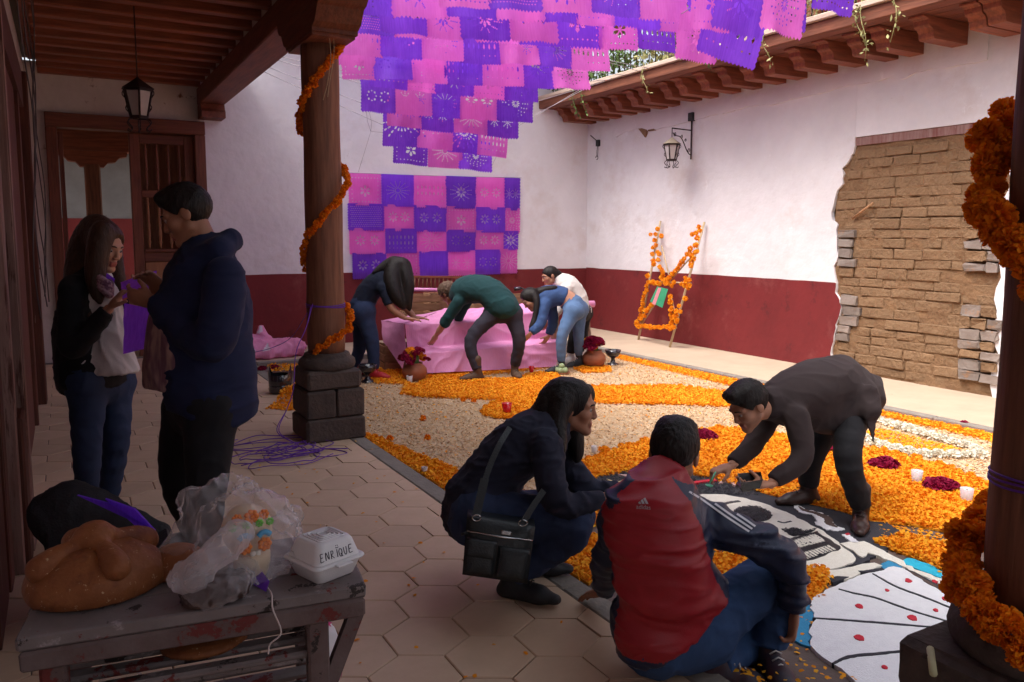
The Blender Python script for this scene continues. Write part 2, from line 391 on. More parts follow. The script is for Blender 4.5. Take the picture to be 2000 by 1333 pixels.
while z < zl - .07:
    hh = random.uniform(.092, .118)
    if z + hh > zl: hh = zl - z
    yl = left_lim(z + hh / 2) - .02; yr = YR0
    stone_l = (.25 < z < .75) or (1.12 < z < 1.5); stone_r = (.05 < z < .85) or (1.05 < z < 1.5)
    y = yl
    if stone_l:
        w = random.uniform(.16, .24); lump((XR - .02, y - w / 2, z + hh / 2), (.09, w, hh * random.uniform(.8, .95)), GREYST, 'brick', .014); y -= w + .012
    else: y -= random.uniform(0, .05)
    yend = yr + (.34 if stone_r else .02)
    first = True
    while y > yend + .06:
        w = random.uniform(.26, .40) if not first else random.uniform(.14, .42); first = False
        if y - w < yend + .1: w = y - yend
        lump((XR + .012 + random.gauss(0, .007), y - w / 2, z + hh / 2), (.09, w - .010, hh - random.uniform(.006, .013)), ADOBE, 'brick', .007); y -= w
    if stone_r:
        y = yend
        while y > yr + .05:
            w = random.uniform(.10, .24); lump((XR - .028, y - w / 2, z + hh / 2), (.10, w - .012, hh * random.uniform(.75, .93)), GREYST if random.random() < .7 else ADOBE, 'brick', .016); y -= w
    z += hh; row += 1
# plaster seam: a torn edge where two coats meet
sm = [(1205, 270), (1222, 258), (1240, 254), (1252, 250), (1262, 256), (1276, 254), (1300, 250), (1340, 240), (1370, 232), (1400, 224), (1420, 222), (1450, 212), (1485, 205), (1510, 206), (1560, 192), (1610, 182), (1640, 172), (1660, 168), (1700, 162), (1740, 152), (1765, 155), (1800, 140), (1860, 131), (1930, 118)]
pts = [WX(a, b, XR - PT) for a, b in sm]; pts = spline(pts, 5)
lo = []; hi = []
for p in pts: lo.append((p[1], p[2] + random.gauss(0, .004))); hi.append((p[1], 3.61))
MB().prism(lo + hi[::-1], mpX, PT - .004, PT + .022).build('upper_coat', PLASTER, rw)
hole = [(1249, 252), (1256, 251), (1266, 254), (1265, 262), (1262, 269), (1257, 262)]
MB().prism([tuple(WX(a, b, XR - PT)[1:]) for a, b in hole], mpX, PT - .004, PT + .0255).build('bare_patch', ADOBE, rw)
rw2 = [(1268, 254), (1280, 252), (1282, 255), (1268, 257)]
MB().prism([tuple(WX(a, b, XR - PT)[1:]) for a, b in rw2], mpX, PT - .004, PT + .0255).build('bare_patch', ADOBE, rw)
# splinter of cane lodged in the adobe
MB().tube([WX(1665, 427, XR - .05), WX(1705, 397, XR - .09)], .012, 6).build('wood_splinter', mat('cane', (.42, .22, .11), (.3, .15, .07), 12, rough=.8), rw)

# ---------------------------------------------------------------- right balcony eave
rv = thing('balcony', 'timber balcony eave with carved beam ends above the right wall', 'balcony', (7.0, 6, 3.3))
prof = [(XR + .1, 3.285), (6.98, 3.285), (6.965, 3.30), (6.955, 3.345), (6.93, 3.375), (6.90, 3.385), (6.885, 3.40), (6.875, 3.44), (6.85, 3.455), (6.80, 3.46), (6.795, 3.475), (XR + .1, 3.475)]
mb = MB(); mb.prism(prof, lambda u, v, h: (u, h, v), -.075, .075); t0 = mb.build('beam_end', WOODX, rv); bme = t0.data; bpy.data.objects.remove(t0)
for k in range(-12, 20):
    y = 4.36 + .355 * k
    if -3 < y < YB - .05: link('beam_end', bme, rv, WOODX, loc=(random.gauss(0, .006), y, random.gauss(0, .003)), rot=(random.gauss(0, .008), 0, random.gauss(0, .006)))
for i, x in enumerate(np.arange(6.62, XR + .1, .16)): MB().box((x + .08, 3.4, 3.49), (.152, 14.96, .022)).build('soffit_board', WOODY, rv)
MB().box((6.60, 3.4, 3.535), (.045, 14.96, .12), bev=.006).build('fascia', wood('fascia_wood', (.25, .085, .045), (.12, .04, .022), 1, rough=.75, spots=[((.04, .025, .02), 3., .64, .05)]), rv)
MB().box((6.585, 3.4, 3.625), (.10, 14.96, .055), bev=.008).build('fascia_cap', wood('pale_weathered', (.60, .47, .38), (.45, .33, .25), 1, rough=.85, spots=[((.16, .10, .08), 4., .68, .05)]), rv)
MB().box((7.6, 3.4, 3.58), (1.95, 14.96, .12)).build('deck', CONC, rv)
for y in np.arange(-3, 10.8, .13): MB().tube([(6.78, y, 3.64), (6.78, y, 4.5)], .008, 5).build('railing_bar', IRON, rv)
for zz in (3.72, 4.5): MB().tube([(6.78, -3.4, zz), (6.78, 10.8, zz)], .013, 6).build('railing_rail', IRON, rv)
bl = thing('upper_storey', 'dark red upper storey wall and posts behind the balcony railing', 'building', (8.6, 4, 3.6))  # setback and low height invented to let skylight into the gallery
MB().box((9.3, 3.4, 4.4), (.2, 14.9, 1.6)).build('wall', DADO, bl)
for y in (1.6, 4.6, 7.6, 10.4): MB().box((8.9, y, 4.4), (.16, .16, 1.6), bev=.01).build('post', WOODZ, bl)
MB().box((9.3, 3.4, 5.25), (1.0, 14.9, .1)).build('coping', WOODY, bl)

# ---------------------------------------------------------------- gallery roof
gr = thing('gallery_roof', 'dark timber gallery ceiling with closely set joists over the left passage', 'roof', (.7, 5, 3.3))
YS = -3.2
y = 10.72
while y > -.5:
    MB().box((.72, y, 3.42), (1.76, .115, .15), bev=.008, jit=.003).build('joist', WOODX, gr); y -= .388
y = 10.8
while y > -3:
    MB().box((.80, y - .1, 3.51), (2.1, .192, .025), jit=.001).build('ceiling_board', WOODX, gr); y -= .196
MB().box((.8, 3.6, 3.6), (2.5, 14.6, .14)).build('roof_slab', GROUND, gr)
y = 10.72 - .194
while y > -.5:
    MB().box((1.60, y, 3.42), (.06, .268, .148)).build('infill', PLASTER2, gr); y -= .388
bm_ = MB().box((1.70, 3.75, 3.235), (.30, 14.2, .21), bev=.012).build('main_beam', WOODY, gr)
MB().box((1.70, 3.75, 3.42), (.13, 14.2, .15)).build('wall_plate', WOODY, gr)
MB().box((1.78, 3.75, 3.56), (.30, 14.2, .10), bev=.008).build('eave_board', WOODY, gr)
prof = [(-.62, 0), (-.60, -.06), (-.55, -.10), (-.50, -.11), (-.47, -.15), (-.43, -.20), (-.36, -.225), (-.36, -.25), (.36, -.25), (.36, -.225), (.43, -.20), (.47, -.15), (.50, -.11), (.55, -.10), (.60, -.06), (.62, 0)]
zap = [(p[0], p[1]) for p in prof]
# corbel where the beam meets the back wall
MB().prism([(YB, 3.13), (10.62, 3.13), (10.60, 3.07), (10.56, 3.03), (10.56, 2.96), (YB, 2.96)], lambda u, v, h: (h, u, v), 1.56, 1.84).build('corbel', WOODY, gr)

def column(cx, cy, label, s=.205):
    t = thing('wooden_column', label, 'column', (cx, cy, 0), 'columns of the gallery')
    # plinth courses
    MB().box((cx, cy, .085), (2 * s + .03, 2 * s + .03, .166), bev=.014, jit=.004).build('stone_block', STONE, t)
    MB().box((cx - s / 2 - .004, cy, .275), (s + .012, 2 * s + .012, .205), bev=.014, jit=.004).build('stone_block', STONE, t)
    MB().box((cx + s / 2 + .010, cy, .275), (s + .006, 2 * s + .012, .205), bev=.014, jit=.004).build('stone_block', STONE, t)
    MB().box((cx, cy, .45), (2 * s - .004, 2 * s - .004, .14), bev=.02, jit=.005).build('stone_block', STONE, t)
    pr_ = [(.19, .515), (.205, .53), (.212, .555), (.205, .585), (.188, .60), (.175, .604), (.172, .618), (.165, .632), (.15, .64)]
    MB().lathe(pr_, (cx, cy, 0), 36).build('stone_base', STONE, t)
    rs = []
    for z in np.linspace(.636, 2.87, 26): rs.append((.138 - .006 * (z - .6) / 2.2 + .0025 * math.sin(z * 7 + cx) , z))
    rs[0] = (.134, .636); mb = MB(); mb.lathe(rs, (cx, cy, 0), 28); 
    for i, v in enumerate(mb.v):
        a = math.atan2(v[1] - cy, v[0] - cx); k = 1 + .018 * math.sin(3 * a + v[2]) + .012 * math.sin(7 * a + 2 * v[2]); mb.v[i] = (cx + (v[0] - cx) * k, cy + (v[1] - cy) * k, v[2])
    mb.build('shaft', COLW, t)
    MB().prism([(cy + p[0], 3.128 + p[1]) for p in zap], lambda u, v, h: (h, u, v), cx - .15, cx + .17).build('bracket', WOODY, t)
    MB().box((cx + .01, cy, 2.868), (.30, .66, .022)).build('pad', WOODY, t)
    return t
C1 = (1.68, 5.84); C2 = (1.985, .945)
column(*C1, 'round wooden column with marigold garland on stone plinth left of the patio')
column(*C2, 'near dark wooden column at right edge of the photo', .235)

# ---------------------------------------------------------------- gallery end wall, doors, what lies beyond
ge = thing('gallery_end_wall', 'stained plaster wall strip above the wooden doorway at the passage end', 'wall', (.7, YB, 2.9))
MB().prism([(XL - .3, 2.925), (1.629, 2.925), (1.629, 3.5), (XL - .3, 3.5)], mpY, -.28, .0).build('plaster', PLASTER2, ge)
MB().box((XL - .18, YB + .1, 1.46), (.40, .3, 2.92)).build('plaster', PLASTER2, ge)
ds = thing('doorway', 'open wooden double doorway with turned balusters behind the standing couple', 'door', (.72, YB, 0))
DW = wood('door_wood_z', (.20, .062, .030), (.10, .030, .016), 2); DX = wood('door_wood_x', (.20, .062, .030), (.10, .030, .016), 0)
DL = wood('door_wood_light', (.36, .16, .07), (.24, .10, .045), 2)
MB().box((.75, YB - .02, 2.84), (1.74, .22, .165), bev=.008).build('lintel', DX, ds)
MB().box((1.555, YB - .02, 1.378), (.125, .22, 2.754), bev=.008).build('jamb', DW, ds)
MB().box((-.06, YB - .02, 1.378), (.12, .22, 2.754), bev=.008).build('jamb', DW, ds)
lf = thing('door_leaf', 'closed right door leaf with two tiers of turned wooden balusters', 'door', (1.1, YB, 0))
x0, x1 = .76, 1.49; yd = YB + .04
for x in (x0 + .055, x1 - .055): MB().box((x, yd, 1.375), (.11, .05, 2.74), bev=.005).build('stile', DW, lf)
for z_, h_ in ((2.69, .11), (2.02, .08), (1.24, .11), (.1, .2)): MB().box(((x0 + x1) / 2, yd, z_), (x1 - x0 - .222, .05, h_), bev=.005).build('rail', DX, lf)
MB().box(((x0 + x1) / 2, yd, 1.32), (x1 - x0 - .226, .10, .04), bev=.008).build('ledge', DX, lf)
MB().box(((x0 + x1) / 2, yd, .69), (x1 - x0 - .224, .03, .98), bev=.01).build('panel', DL, lf)
for tier, (za, zb) in enumerate(((1.345, 1.975), (2.065, 2.63))):
    for k in range(4):
        x = x0 + .175 + k * .128; pr_ = [(.012, za)]
        for i in range(1, 24):
            t = i / 24; r = .013 + .008 * math.exp(-((t - .28) / .10) ** 2) + .006 * math.exp(-((t - .62) / .18) ** 2) + .008 * (abs(t - .12) < .02) + .008 * (abs(t - .46) < .02) + .007 * (abs(t - .88) < .02)
            pr_.append((r, za + (zb - za) * t))
        pr_.append((.012, zb)); MB().lathe(pr_, (x, yd, 0), 8).build('baluster', DL if tier == 0 else DW, lf)
l2 = thing('door_leaf', 'left door leaf swung open into the dark room behind the woman', 'door', (.02, YB, 0))
for y in (YB + .17, YB + .83): MB().box((.03, y, 1.37), (.05, .11, 2.72), bev=.005).build('stile', DW, l2)
for z_ in (2.67, 1.95, 1.24, .12): MB().box((.03, YB + .5, z_), (.048, .55, .10), bev=.005).build('rail', DW, l2)
MB().box((.03, YB + .5, .68), (.03, .55, 1.0)).build('panel', DW, l2)
for k in range(7): MB().box((.03, YB + .28 + k * .075, 1.6), (.02, .025, .62)).build('baluster', DW, l2); MB().box((.03, YB + .28 + k * .075, 2.31), (.02, .025, .62)).build('baluster', DW, l2)
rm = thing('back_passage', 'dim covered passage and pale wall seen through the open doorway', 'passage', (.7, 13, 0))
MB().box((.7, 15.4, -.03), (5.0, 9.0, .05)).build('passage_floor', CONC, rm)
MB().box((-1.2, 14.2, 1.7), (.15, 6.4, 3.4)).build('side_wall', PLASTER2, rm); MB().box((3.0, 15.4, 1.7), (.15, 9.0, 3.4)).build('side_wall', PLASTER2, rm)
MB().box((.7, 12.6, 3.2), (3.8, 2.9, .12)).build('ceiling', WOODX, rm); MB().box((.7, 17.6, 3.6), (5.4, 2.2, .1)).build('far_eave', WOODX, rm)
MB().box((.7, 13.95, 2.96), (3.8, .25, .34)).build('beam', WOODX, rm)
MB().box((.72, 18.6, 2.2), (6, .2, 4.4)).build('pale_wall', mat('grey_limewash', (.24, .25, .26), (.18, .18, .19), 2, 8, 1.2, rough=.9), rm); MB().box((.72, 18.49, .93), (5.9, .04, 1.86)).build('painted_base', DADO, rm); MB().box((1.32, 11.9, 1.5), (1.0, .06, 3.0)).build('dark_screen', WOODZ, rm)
dp = thing('passage_post', 'dark wooden post with carved bracket seen through the open doorway', 'column', (.42, 13.95, 0))
MB().box((.44, 13.95, 1.3), (.22, .2, 2.6), bev=.02).build('shaft', WOODZ, dp)
MB().prism([(.44 + a, 2.79 + b) for a, b in ((-.50, 0), (-.48, -.07), (-.38, -.09), (-.32, -.16), (-.22, -.17), (-.16, -.24), (.16, -.24), (.22, -.17), (.32, -.16), (.38, -.09), (.48, -.07), (.50, 0))], lambda u, v, h: (u, h, v), 13.86, 14.04).build('bracket', WOODX, dp)

# ---------------------------------------------------------------- left wall of the passage: door cases
# plants spilling over the balcony edge
LEAF = mat('balcony_leaf', (.10, .17, .035), (.055, .10, .02), 9, rough=.6, rand=.25); LEAF2 = mat('dry_leaf', (.36, .33, .14), (.22, .22, .08), 9, rough=.7, rand=.2)
def leafmesh(name, pts, s0, s1, rnd):
    V = []; Fq = []
    for p in pts:
        d = rnd.normal(0, 1, 3); d[2] -= .4; d /= np.linalg.norm(d); t = np.cross(d, rnd.normal(0, 1, 3)); t /= np.linalg.norm(t); s = rnd.uniform(s0, s1); k = len(V); nrm_ = np.cross(d, t)
        V += [p, p + d * s * .5 + t * s * .22 + nrm_ * s * .05, p + d * s, p + d * s * .5 - t * s * .22 + nrm_ * s * .05]; Fq.append((k, k + 1, k + 2, k + 3))
    return mesh_np(name, np.array(V), Fq)
rndl = np.random.RandomState(3)
for i, (y, r, n_, hang, m_, lab) in enumerate(((10.2, .30, 500, .1, LEAF, 'dark green shrub at the far end of the balcony'), (9.2, .34, 600, .15, LEAF, 'bushy green plant on the balcony behind the pink banners'), (8.2, .34, 600, .1, LEAF2, 'yellowish plant on the balcony above the wall lantern'), (7.2, .32, 500, .1, LEAF, 'green plant on the balcony behind the purple banners'), (6.3, .30, 400, .1, LEAF2, 'dry plant on the balcony near the middle beams'), (5.0, .26, 350, .3, LEAF2, 'pale trailing plant drooping over the balcony edge at right'))):
    t_ = thing('balcony_plant', lab, 'plant', (6.9, y, 3.64), 'plants on the balcony')
    pts = np.array([6.92, y, 3.95]) + rndl.normal(0, 1, (n_, 3)) * np.array([.45, 1.0, .5]) * r; pts[:, 2] = np.maximum(pts[:, 2], 3.68)
    link('foliage', leafmesh('foliage', pts, .05, .11, rndl), t_, m_)
    for k in range(3):
        a = np.array([6.85 + rndl.normal(0, .05), y + rndl.normal(0, .12), 3.66]); MB().tube([a, a + rndl.normal(0, .06, 3) + np.array([0, 0, .3])], .008, 5).build('stem', m_, t_)
    vp_ = []
    for k in range(1 if hang < .2 else 3):
        yv = y + rndl.normal(0, .22); L_ = rndl.uniform(.25, .55) * (1 if hang < .2 else 1.3)
        q_ = np.array([[6.56 - .05 * math.sin(u * 3), yv + .05 * math.sin(u * 5 + k), 3.68 - L_ * u] for u in np.linspace(0, 1, 26)]); vp_.append(q_ + rndl.normal(0, .02, q_.shape)); MB().tube(q_[::5], .004, 4).build('vine', m_, t_)
    link('trailing_foliage', leafmesh('trailing_foliage', np.concatenate(vp_), .03, .07, rndl), t_, m_)
lw = thing('passage_wall', 'left passage wall of worn dark timber door cases with flaking paint', 'wall', (XL - .1, 6, 0))
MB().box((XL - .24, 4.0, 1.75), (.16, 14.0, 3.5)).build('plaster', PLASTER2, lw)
WORN = wood('worn_red_timber', (.135, .040, .024), (.075, .022, .014), 2, rough=.72, spots=[((.36, .22, .19), 3.2, .64, .03)])
WORN2 = wood('worn_pale_timber', (.34, .20, .17), (.22, .11, .09), 2, rough=.8, spots=[((.10, .035, .025), 3.0, .56, .05)])
for (y, w, t_, m, h_) in ((8.25, .20, .09, WORN, 2.9), (7.3, .10, .05, WORN, 2.6), (4.62, .20, .06, WORN, 3.0), (4.40, .16, .10, WORN2, 3.2), (4.22, .10, .05, WORN, 3.2), (4.08, .10, .075, WORN2, 3.2), (3.92, .16, .035, WORN, 3.2), (3.55, .5, .02, WORN, 3.2)):
    MB().box((XL - .16 + t_ / 2, y, h_ / 2 + .001), (t_ + .01, w, h_), bev=.006, jit=.004).build('door_case', m, lw)
MB().box((XL - .145, 7.8, 1.2), (.03, .75, 2.4)).build('door_panel', WORN, lw)
MB().box((XL - .13, 6.3, 2.75), (.06, 4.2, .3)).build('door_head', WORN, lw)
MB().box((XL - .145, 6.4, 1.3), (.03, 1.5, 2.6)).build('door_panel', WORN, lw)
MB().box((XL - .135, 4.35, .35), (.15, .55, .7), bev=.01).build('door_block', WORN, lw)
# cables down the wall
for k in range(5):
    pts = [(XL + .03 + random.uniform(0, .05), 5.2 + random.gauss(0, .5), 3.3 - i * .3 + random.gauss(0, .03)) for i in range(8)]
    y0 = random.uniform(5.0, 7.5); pts = [(XL + .015 + .02 * math.sin(i * 1.3 + k), y0 + .10 * math.sin(i * .9 + k * 2), 3.3 - i * .28) for i in range(9)]
    tag(MB().tube(spline(pts, 5), .004, 5).build('cable', mat('cable_grey', (.09, .07, .07), rough=.6)), ['thin grey cable looping down the left wall, topmost strand', 'thin grey cable hanging beside the left door case', 'thin drooping cable at the far end of the left wall', 'thin cable running straight along the left wall', 'thin slack cable over the left door head'][k], 'cable', 'cables on the left wall')
# unseen wing added behind the viewer to hold back low skylight
fr = thing('unseen_front_wing', 'unseen plain white wing added behind the viewer to limit the skylight', 'building', (4, -9.2, 0))
MB().box((3.5, -9.3, 1.6), (9, .3, 3.2)).build('wall', PLASTER, fr)
MB().box((3.5, -8.9, 3.25), (9, 1.2, .12)).build('eave', WOODX, fr)
# ================================================================== CUT PAPER
def inpoly(P, poly):
    x, y = P[:, 0], P[:, 1]; poly = np.asarray(poly); c = np.zeros(len(P), bool); j = len(poly) - 1
    for i in range(len(poly)):
        xi, yi = poly[i]; xj, yj = poly[j]
        c ^= ((yi > y) != (yj > y)) & (x < (xj - xi) * (y - yi) / (yj - yi + 1e-12) + xi); j = i
    return c
def petal(c, ang, l, w, k=6):
    d = np.array([math.cos(ang), math.sin(ang)]); n = np.array([-d[1], d[0]]); c = np.asarray(c, float)
    return [c, c + d * l * .35 + n * w * .38, c + d * l * .7 + n * w * .5, c + d * l, c + d * l * .7 - n * w * .5, c + d * l * .35 - n * w * .38]
def diam(c, r, a=0.): return [np.asarray(c, float) + r * np.array([math.cos(a + t), math.sin(a + t)]) for t in (0, math.pi / 2, math.pi, 3 * math.pi / 2)]
def dots(a, b, n, r):
    a = np.asarray(a, float); b = np.asarray(b, float); d = b - a; th = math.atan2(d[1], d[0]); L = np.linalg.norm(d) / n
    return [petal(a + d * (i + .1) / n, th, L * .8, r * 2.5) for i in range(n)]
def flower(c, n, r, ri=.18, w=.5, a0=0.): return [petal(np.asarray(c) + ri * r * np.array([math.cos(a0 + 2 * math.pi * k / n), math.sin(a0 + 2 * math.pi * k / n)]), a0 + 2 * math.pi * k / n, r * (1 - ri), r * w) for k in range(n)]
def pattern(i, w, h):
    H_ = []; c = np.array([w / 2, h * .5])
    if i == 0:
        H_ += flower(c, 8, .088, w=.36)
        for k in range(12):
            a = 2 * math.pi * (k + .5) / 12; H_ += dots(c + .09 * np.array([math.cos(a), math.sin(a)]), c + np.array([.185 * math.cos(a), .135 * math.sin(a)]), 4, .006)
    elif i == 1:
        for k in range(14):
            a = 2 * math.pi * k / 14; H_ += dots(c + .025 * np.array([math.cos(a), math.sin(a)]), c + np.array([.18 * math.cos(a), .135 * math.sin(a)]), 6, .005)
    elif i == 2:
        for cx in (w * .3, w * .7): H_ += flower((cx, h * .52), 8, .078, .3, .34)
    elif i == 3:
        for x in np.arange(.04, w - .03, .027):
            for y in np.arange(.05, h - .03, .027): H_.append(diam((x + (.0135 if int(round(y / .027)) % 2 else 0), y), .0072))
    elif i == 4:
        c = np.array([w / 2, h * .78])
        for r, n in ((.035, 7), (.095, 9), (.16, 9), (.215, 9)):
            for k in range(n):
                a = math.pi * (1.06 + .88 * k / (n - 1)); p = c + r * np.array([math.cos(a), math.sin(a)])
                if .02 < p[0] < w - .03 and .03 < p[1] < h - .03: H_.append(petal(p, a, .048, .021))
    elif i == 5:
        H_ += flower((w / 2, h * .45), 6, .085, w=.45, a0=.5)
        for x in np.linspace(.05, w - .05, 9):
            H_.append(diam((x, .05), .009)); H_.append(diam((x, h - .06), .009))
        for y in np.linspace(.09, h - .1, 5): H_.append(diam((.045, y), .009)); H_.append(diam((w - .045, y), .009))
    elif i == 6:
        for cx in (w * .3, w * .7):
            for a in (0, .785, 1.571, 2.356): d = np.array([math.cos(a), math.sin(a)]); H_ += dots((cx - .075 * d[0], h * .5 - .085 * d[1]), (cx + .075 * d[0], h * .5 + .085 * d[1]), 7, .005)
    elif i == 7:
        for k in range(7):
            x = .06 + k * (w - .12) / 6; H_ += [petal((x, h * .55), math.pi / 2, .06, .022), petal((x, h * .5), -math.pi / 2, .06, .022), diam((x, h * .2), .008)]
    elif i == 8:
        for cx in (w * .3, w * .7):
            for k in range(8): a = k * math.pi / 4; H_.append(diam((cx + .062 * math.cos(a), h * .5 + .062 * math.sin(a)), .016 if k % 2 else .011, a))
    elif i == 9:
        H_ += flower(c, 12, .06, w=.22)
        for r in (.085, .115, .145):
            n = int(r * 130)
            for k in range(n): a = 2 * math.pi * k / n; p = c + np.array([r * 1.15 * math.cos(a), r * math.sin(a)]); H_.append(diam(p, .009, a))
    return H_
def saw(a, b, n, out):
    a = np.asarray(a, float); b = np.asarray(b, float); d = (b - a) / n; nn = np.array([d[1], -d[0]]); nn = nn / np.linalg.norm(nn) * out; r = []
    for i in range(n): r += [a + d * i, a + d * (i + .5) + nn]
    return r
def paper_mesh(name, w, h, pat, edge, curl, seed):
    out = []
    rnd = np.random.RandomState(seed)
    e = {0: .0, 1: .012, 2: .020}[edge]; nb = {0: 1, 1: 16, 2: 14}[edge]
    out += saw((0, 0), (w, 0), nb, e) + saw((w, 0), (w, h), max(1, nb * 3 // 4), e * .7) + [np.array([w, h]), np.array([w / 2, h])] + saw((0, h), (0, 0), max(1, nb * 3 // 4), e * .7)
    holes = pattern(pat, w, h) if pat is not None else []
    V = [Vector((p[0], p[1])) for p in out]; E = [(i, (i + 1) % len(out)) for i in range(len(out))]
    for hp in holes:
        b = len(V); V += [Vector((float(p[0]), float(p[1]))) for p in hp]; E += [(b + i, b + (i + 1) % len(hp)) for i in range(len(hp))]
    for x in np.linspace(.02, w - .02, 10):
        for y in np.linspace(.02, h - .02, 8): V.append(Vector((x + rnd.uniform(-.004, .004), y + rnd.uniform(-.004, .004))))
    r = delaunay_2d_cdt(V, E, [], 0, 1e-5); v2 = np.array([(p.x, p.y) for p in r[0]]); tr = np.array([f for f in r[2] if len(f) == 3])
    cen = v2[tr].mean(1); keep = inpoly(cen, out)
    for hp in holes:
        hp = np.array([(float(p[0]), float(p[1])) for p in hp]); lo, hi = hp.min(0), hp.max(0)
        m = (cen[:, 0] > lo[0]) & (cen[:, 0] < hi[0]) & (cen[:, 1] > lo[1]) & (cen[:, 1] < hi[1]) & keep
        idx = np.where(m)[0]
        if len(idx): keep[idx[inpoly(cen[idx], hp)]] = False
    tr = tr[keep]; u = v2[:, 0] / w; t = 1 - v2[:, 1] / h
    z = curl * (np.sin(u * 6.3 * rnd.uniform(.7, 1.6) + rnd.uniform(0, 6)) * (.3 + t) * .5 + .9 * t * t * rnd.uniform(-1, 1) + .35 * vnoise(np.stack([u * 4, t * 4, np.full_like(u, seed * 3.7)], 1)))
    P = np.stack([v2[:, 0] - w / 2, z, v2[:, 1] - h], 1)        # hangs from its top edge, local X along the string
    return mesh_np(name, P, tr, smooth=True)
def paper_mat(name, col, dark, transl):
    m = bpy.data.materials.new(name); m.use_nodes = True; nt = m.node_tree; N = nt.nodes; L = nt.links; N.remove(N['Principled BSDF']); out = N['Material Output']
    tc = N.new('ShaderNodeTexCoord'); nz = N.new('ShaderNodeTexNoise'); nz.inputs['Scale'].default_value = 5; nz.inputs['Detail'].default_value = 6; L.new(tc.outputs['Object'], nz.inputs['Vector'])
    mp = N.new('ShaderNodeMapping'); mp.inputs['Scale'].default_value = (60, 60, 2); L.new(tc.outputs['Object'], mp.inputs[0]); n2 = N.new('ShaderNodeTexNoise'); n2.inputs['Scale'].default_value = 1.5; L.new(mp.outputs[0], n2.inputs['Vector'])
    mx = N.new('ShaderNodeMix'); mx.data_type = 'RGBA'; mx.inputs[6].default_value = (*dark, 1); mx.inputs[7].default_value = (*col, 1)
    ad = N.new('ShaderNodeMath'); ad.operation = 'ADD'; L.new(nz.outputs[0], ad.inputs[0]); L.new(n2.outputs[0], ad.inputs[1]); mr = N.new('ShaderNodeMapRange'); mr.inputs[1].default_value = .7; mr.inputs[2].default_value = 1.3
    L.new(ad.outputs[0], mr.inputs[0]); L.new(mr.outputs[0], mx.inputs[0])
    oi = N.new('ShaderNodeObjectInfo'); hv = N.new('ShaderNodeHueSaturation'); m2 = N.new('ShaderNodeMapRange'); m2.inputs[3].default_value = .86; m2.inputs[4].default_value = 1.12; L.new(oi.outputs['Random'], m2.inputs[0]); L.new(m2.outputs[0], hv.inputs['Value']); L.new(mx.outputs[2], hv.inputs['Color'])
    d = N.new('ShaderNodeBsdfPrincipled'); d.inputs['Roughness'].default_value = .45; d.inputs['Specular IOR Level'].default_value = .35; t = N.new('ShaderNodeBsdfTranslucent'); s = N.new('ShaderNodeMixShader'); s.inputs[0].default_value = transl
    L.new(hv.outputs[0], d.inputs['Base Color']); L.new(hv.outputs[0], t.inputs['Color'])
    bp = N.new('ShaderNodeBump'); bp.inputs['Strength'].default_value = .35; bp.inputs['Distance'].default_value = .01; L.new(ad.outputs[0], bp.inputs['Height']); L.new(bp.outputs[0], d.inputs['Normal'])
    L.new(d.outputs[0], s.inputs[1]); L.new(t.outputs[0], s.inputs[2]); L.new(s.outputs[0], out.inputs[0]); return m
PINK = paper_mat('tissue_pink', (.92, .22, .74), (.84, .16, .64), .62)
PURP = paper_mat('tissue_purple', (.31, .085, .86), (.21, .05, .70), .62)
SW, SH = .47, .40
PM = {}
for i in range(10):
    for v in range(2): PM[(i, v)] = paper_mesh('paper_sheet', SW, SH, i, 1 if (i + v) % 3 else 2, .028, i * 7 + v)
CORD = mat('cord', (.35, .30, .33), rough=.8)
# rows, far to near: (distance at the left end, [x edges], y of the bottom edge left and right, first colour)
rows = [
 (10.15, [773, 837, 899, 957], 318, 338, 1), (9.85, [751, 817, 880, 937, 992], 283, 309, 1), (9.55, [760, 824, 888, 950, 1010], 245, 272, 0),
 (9.25, [708, 771, 841, 902, 972, 1036], 217, 240, 1), (8.95, [726, 794, 853, 921, 988, 1050], 170, 200, 1), (8.5, [660, 724, 800, 880, 953, 1017, 1082], 128, 160, 0),
 (8.35, [668, 731, 800, 872, 940, 1012, 1078, 1143], 152, 178, 0), (7.75, [664, 744, 822, 898, 975, 1044, 1110, 1186], 106, 141, 0), (7.3, [690, 770, 850, 930, 1008, 1086, 1160], 62, 98, 1),
 (6.9, [740, 830, 900, 985, 1075, 1172, 1242, 1316, 1386, 1440], 66, 113, 1), (6.5, [685, 765, 868, 960, 1050, 1120, 1190, 1280, 1350], 26, 62, 1),
 (6.2, [860, 955, 1050, 1150, 1240, 1330, 1420, 1500, 1570], 8, 62, 0)]
words = ['lowest', 'second lowest', 'third lowest', 'fourth lowest', 'fifth lowest', 'sixth lowest', 'seventh lowest', 'eighth lowest', 'fourth highest', 'third highest', 'second highest', 'highest']
k = 0
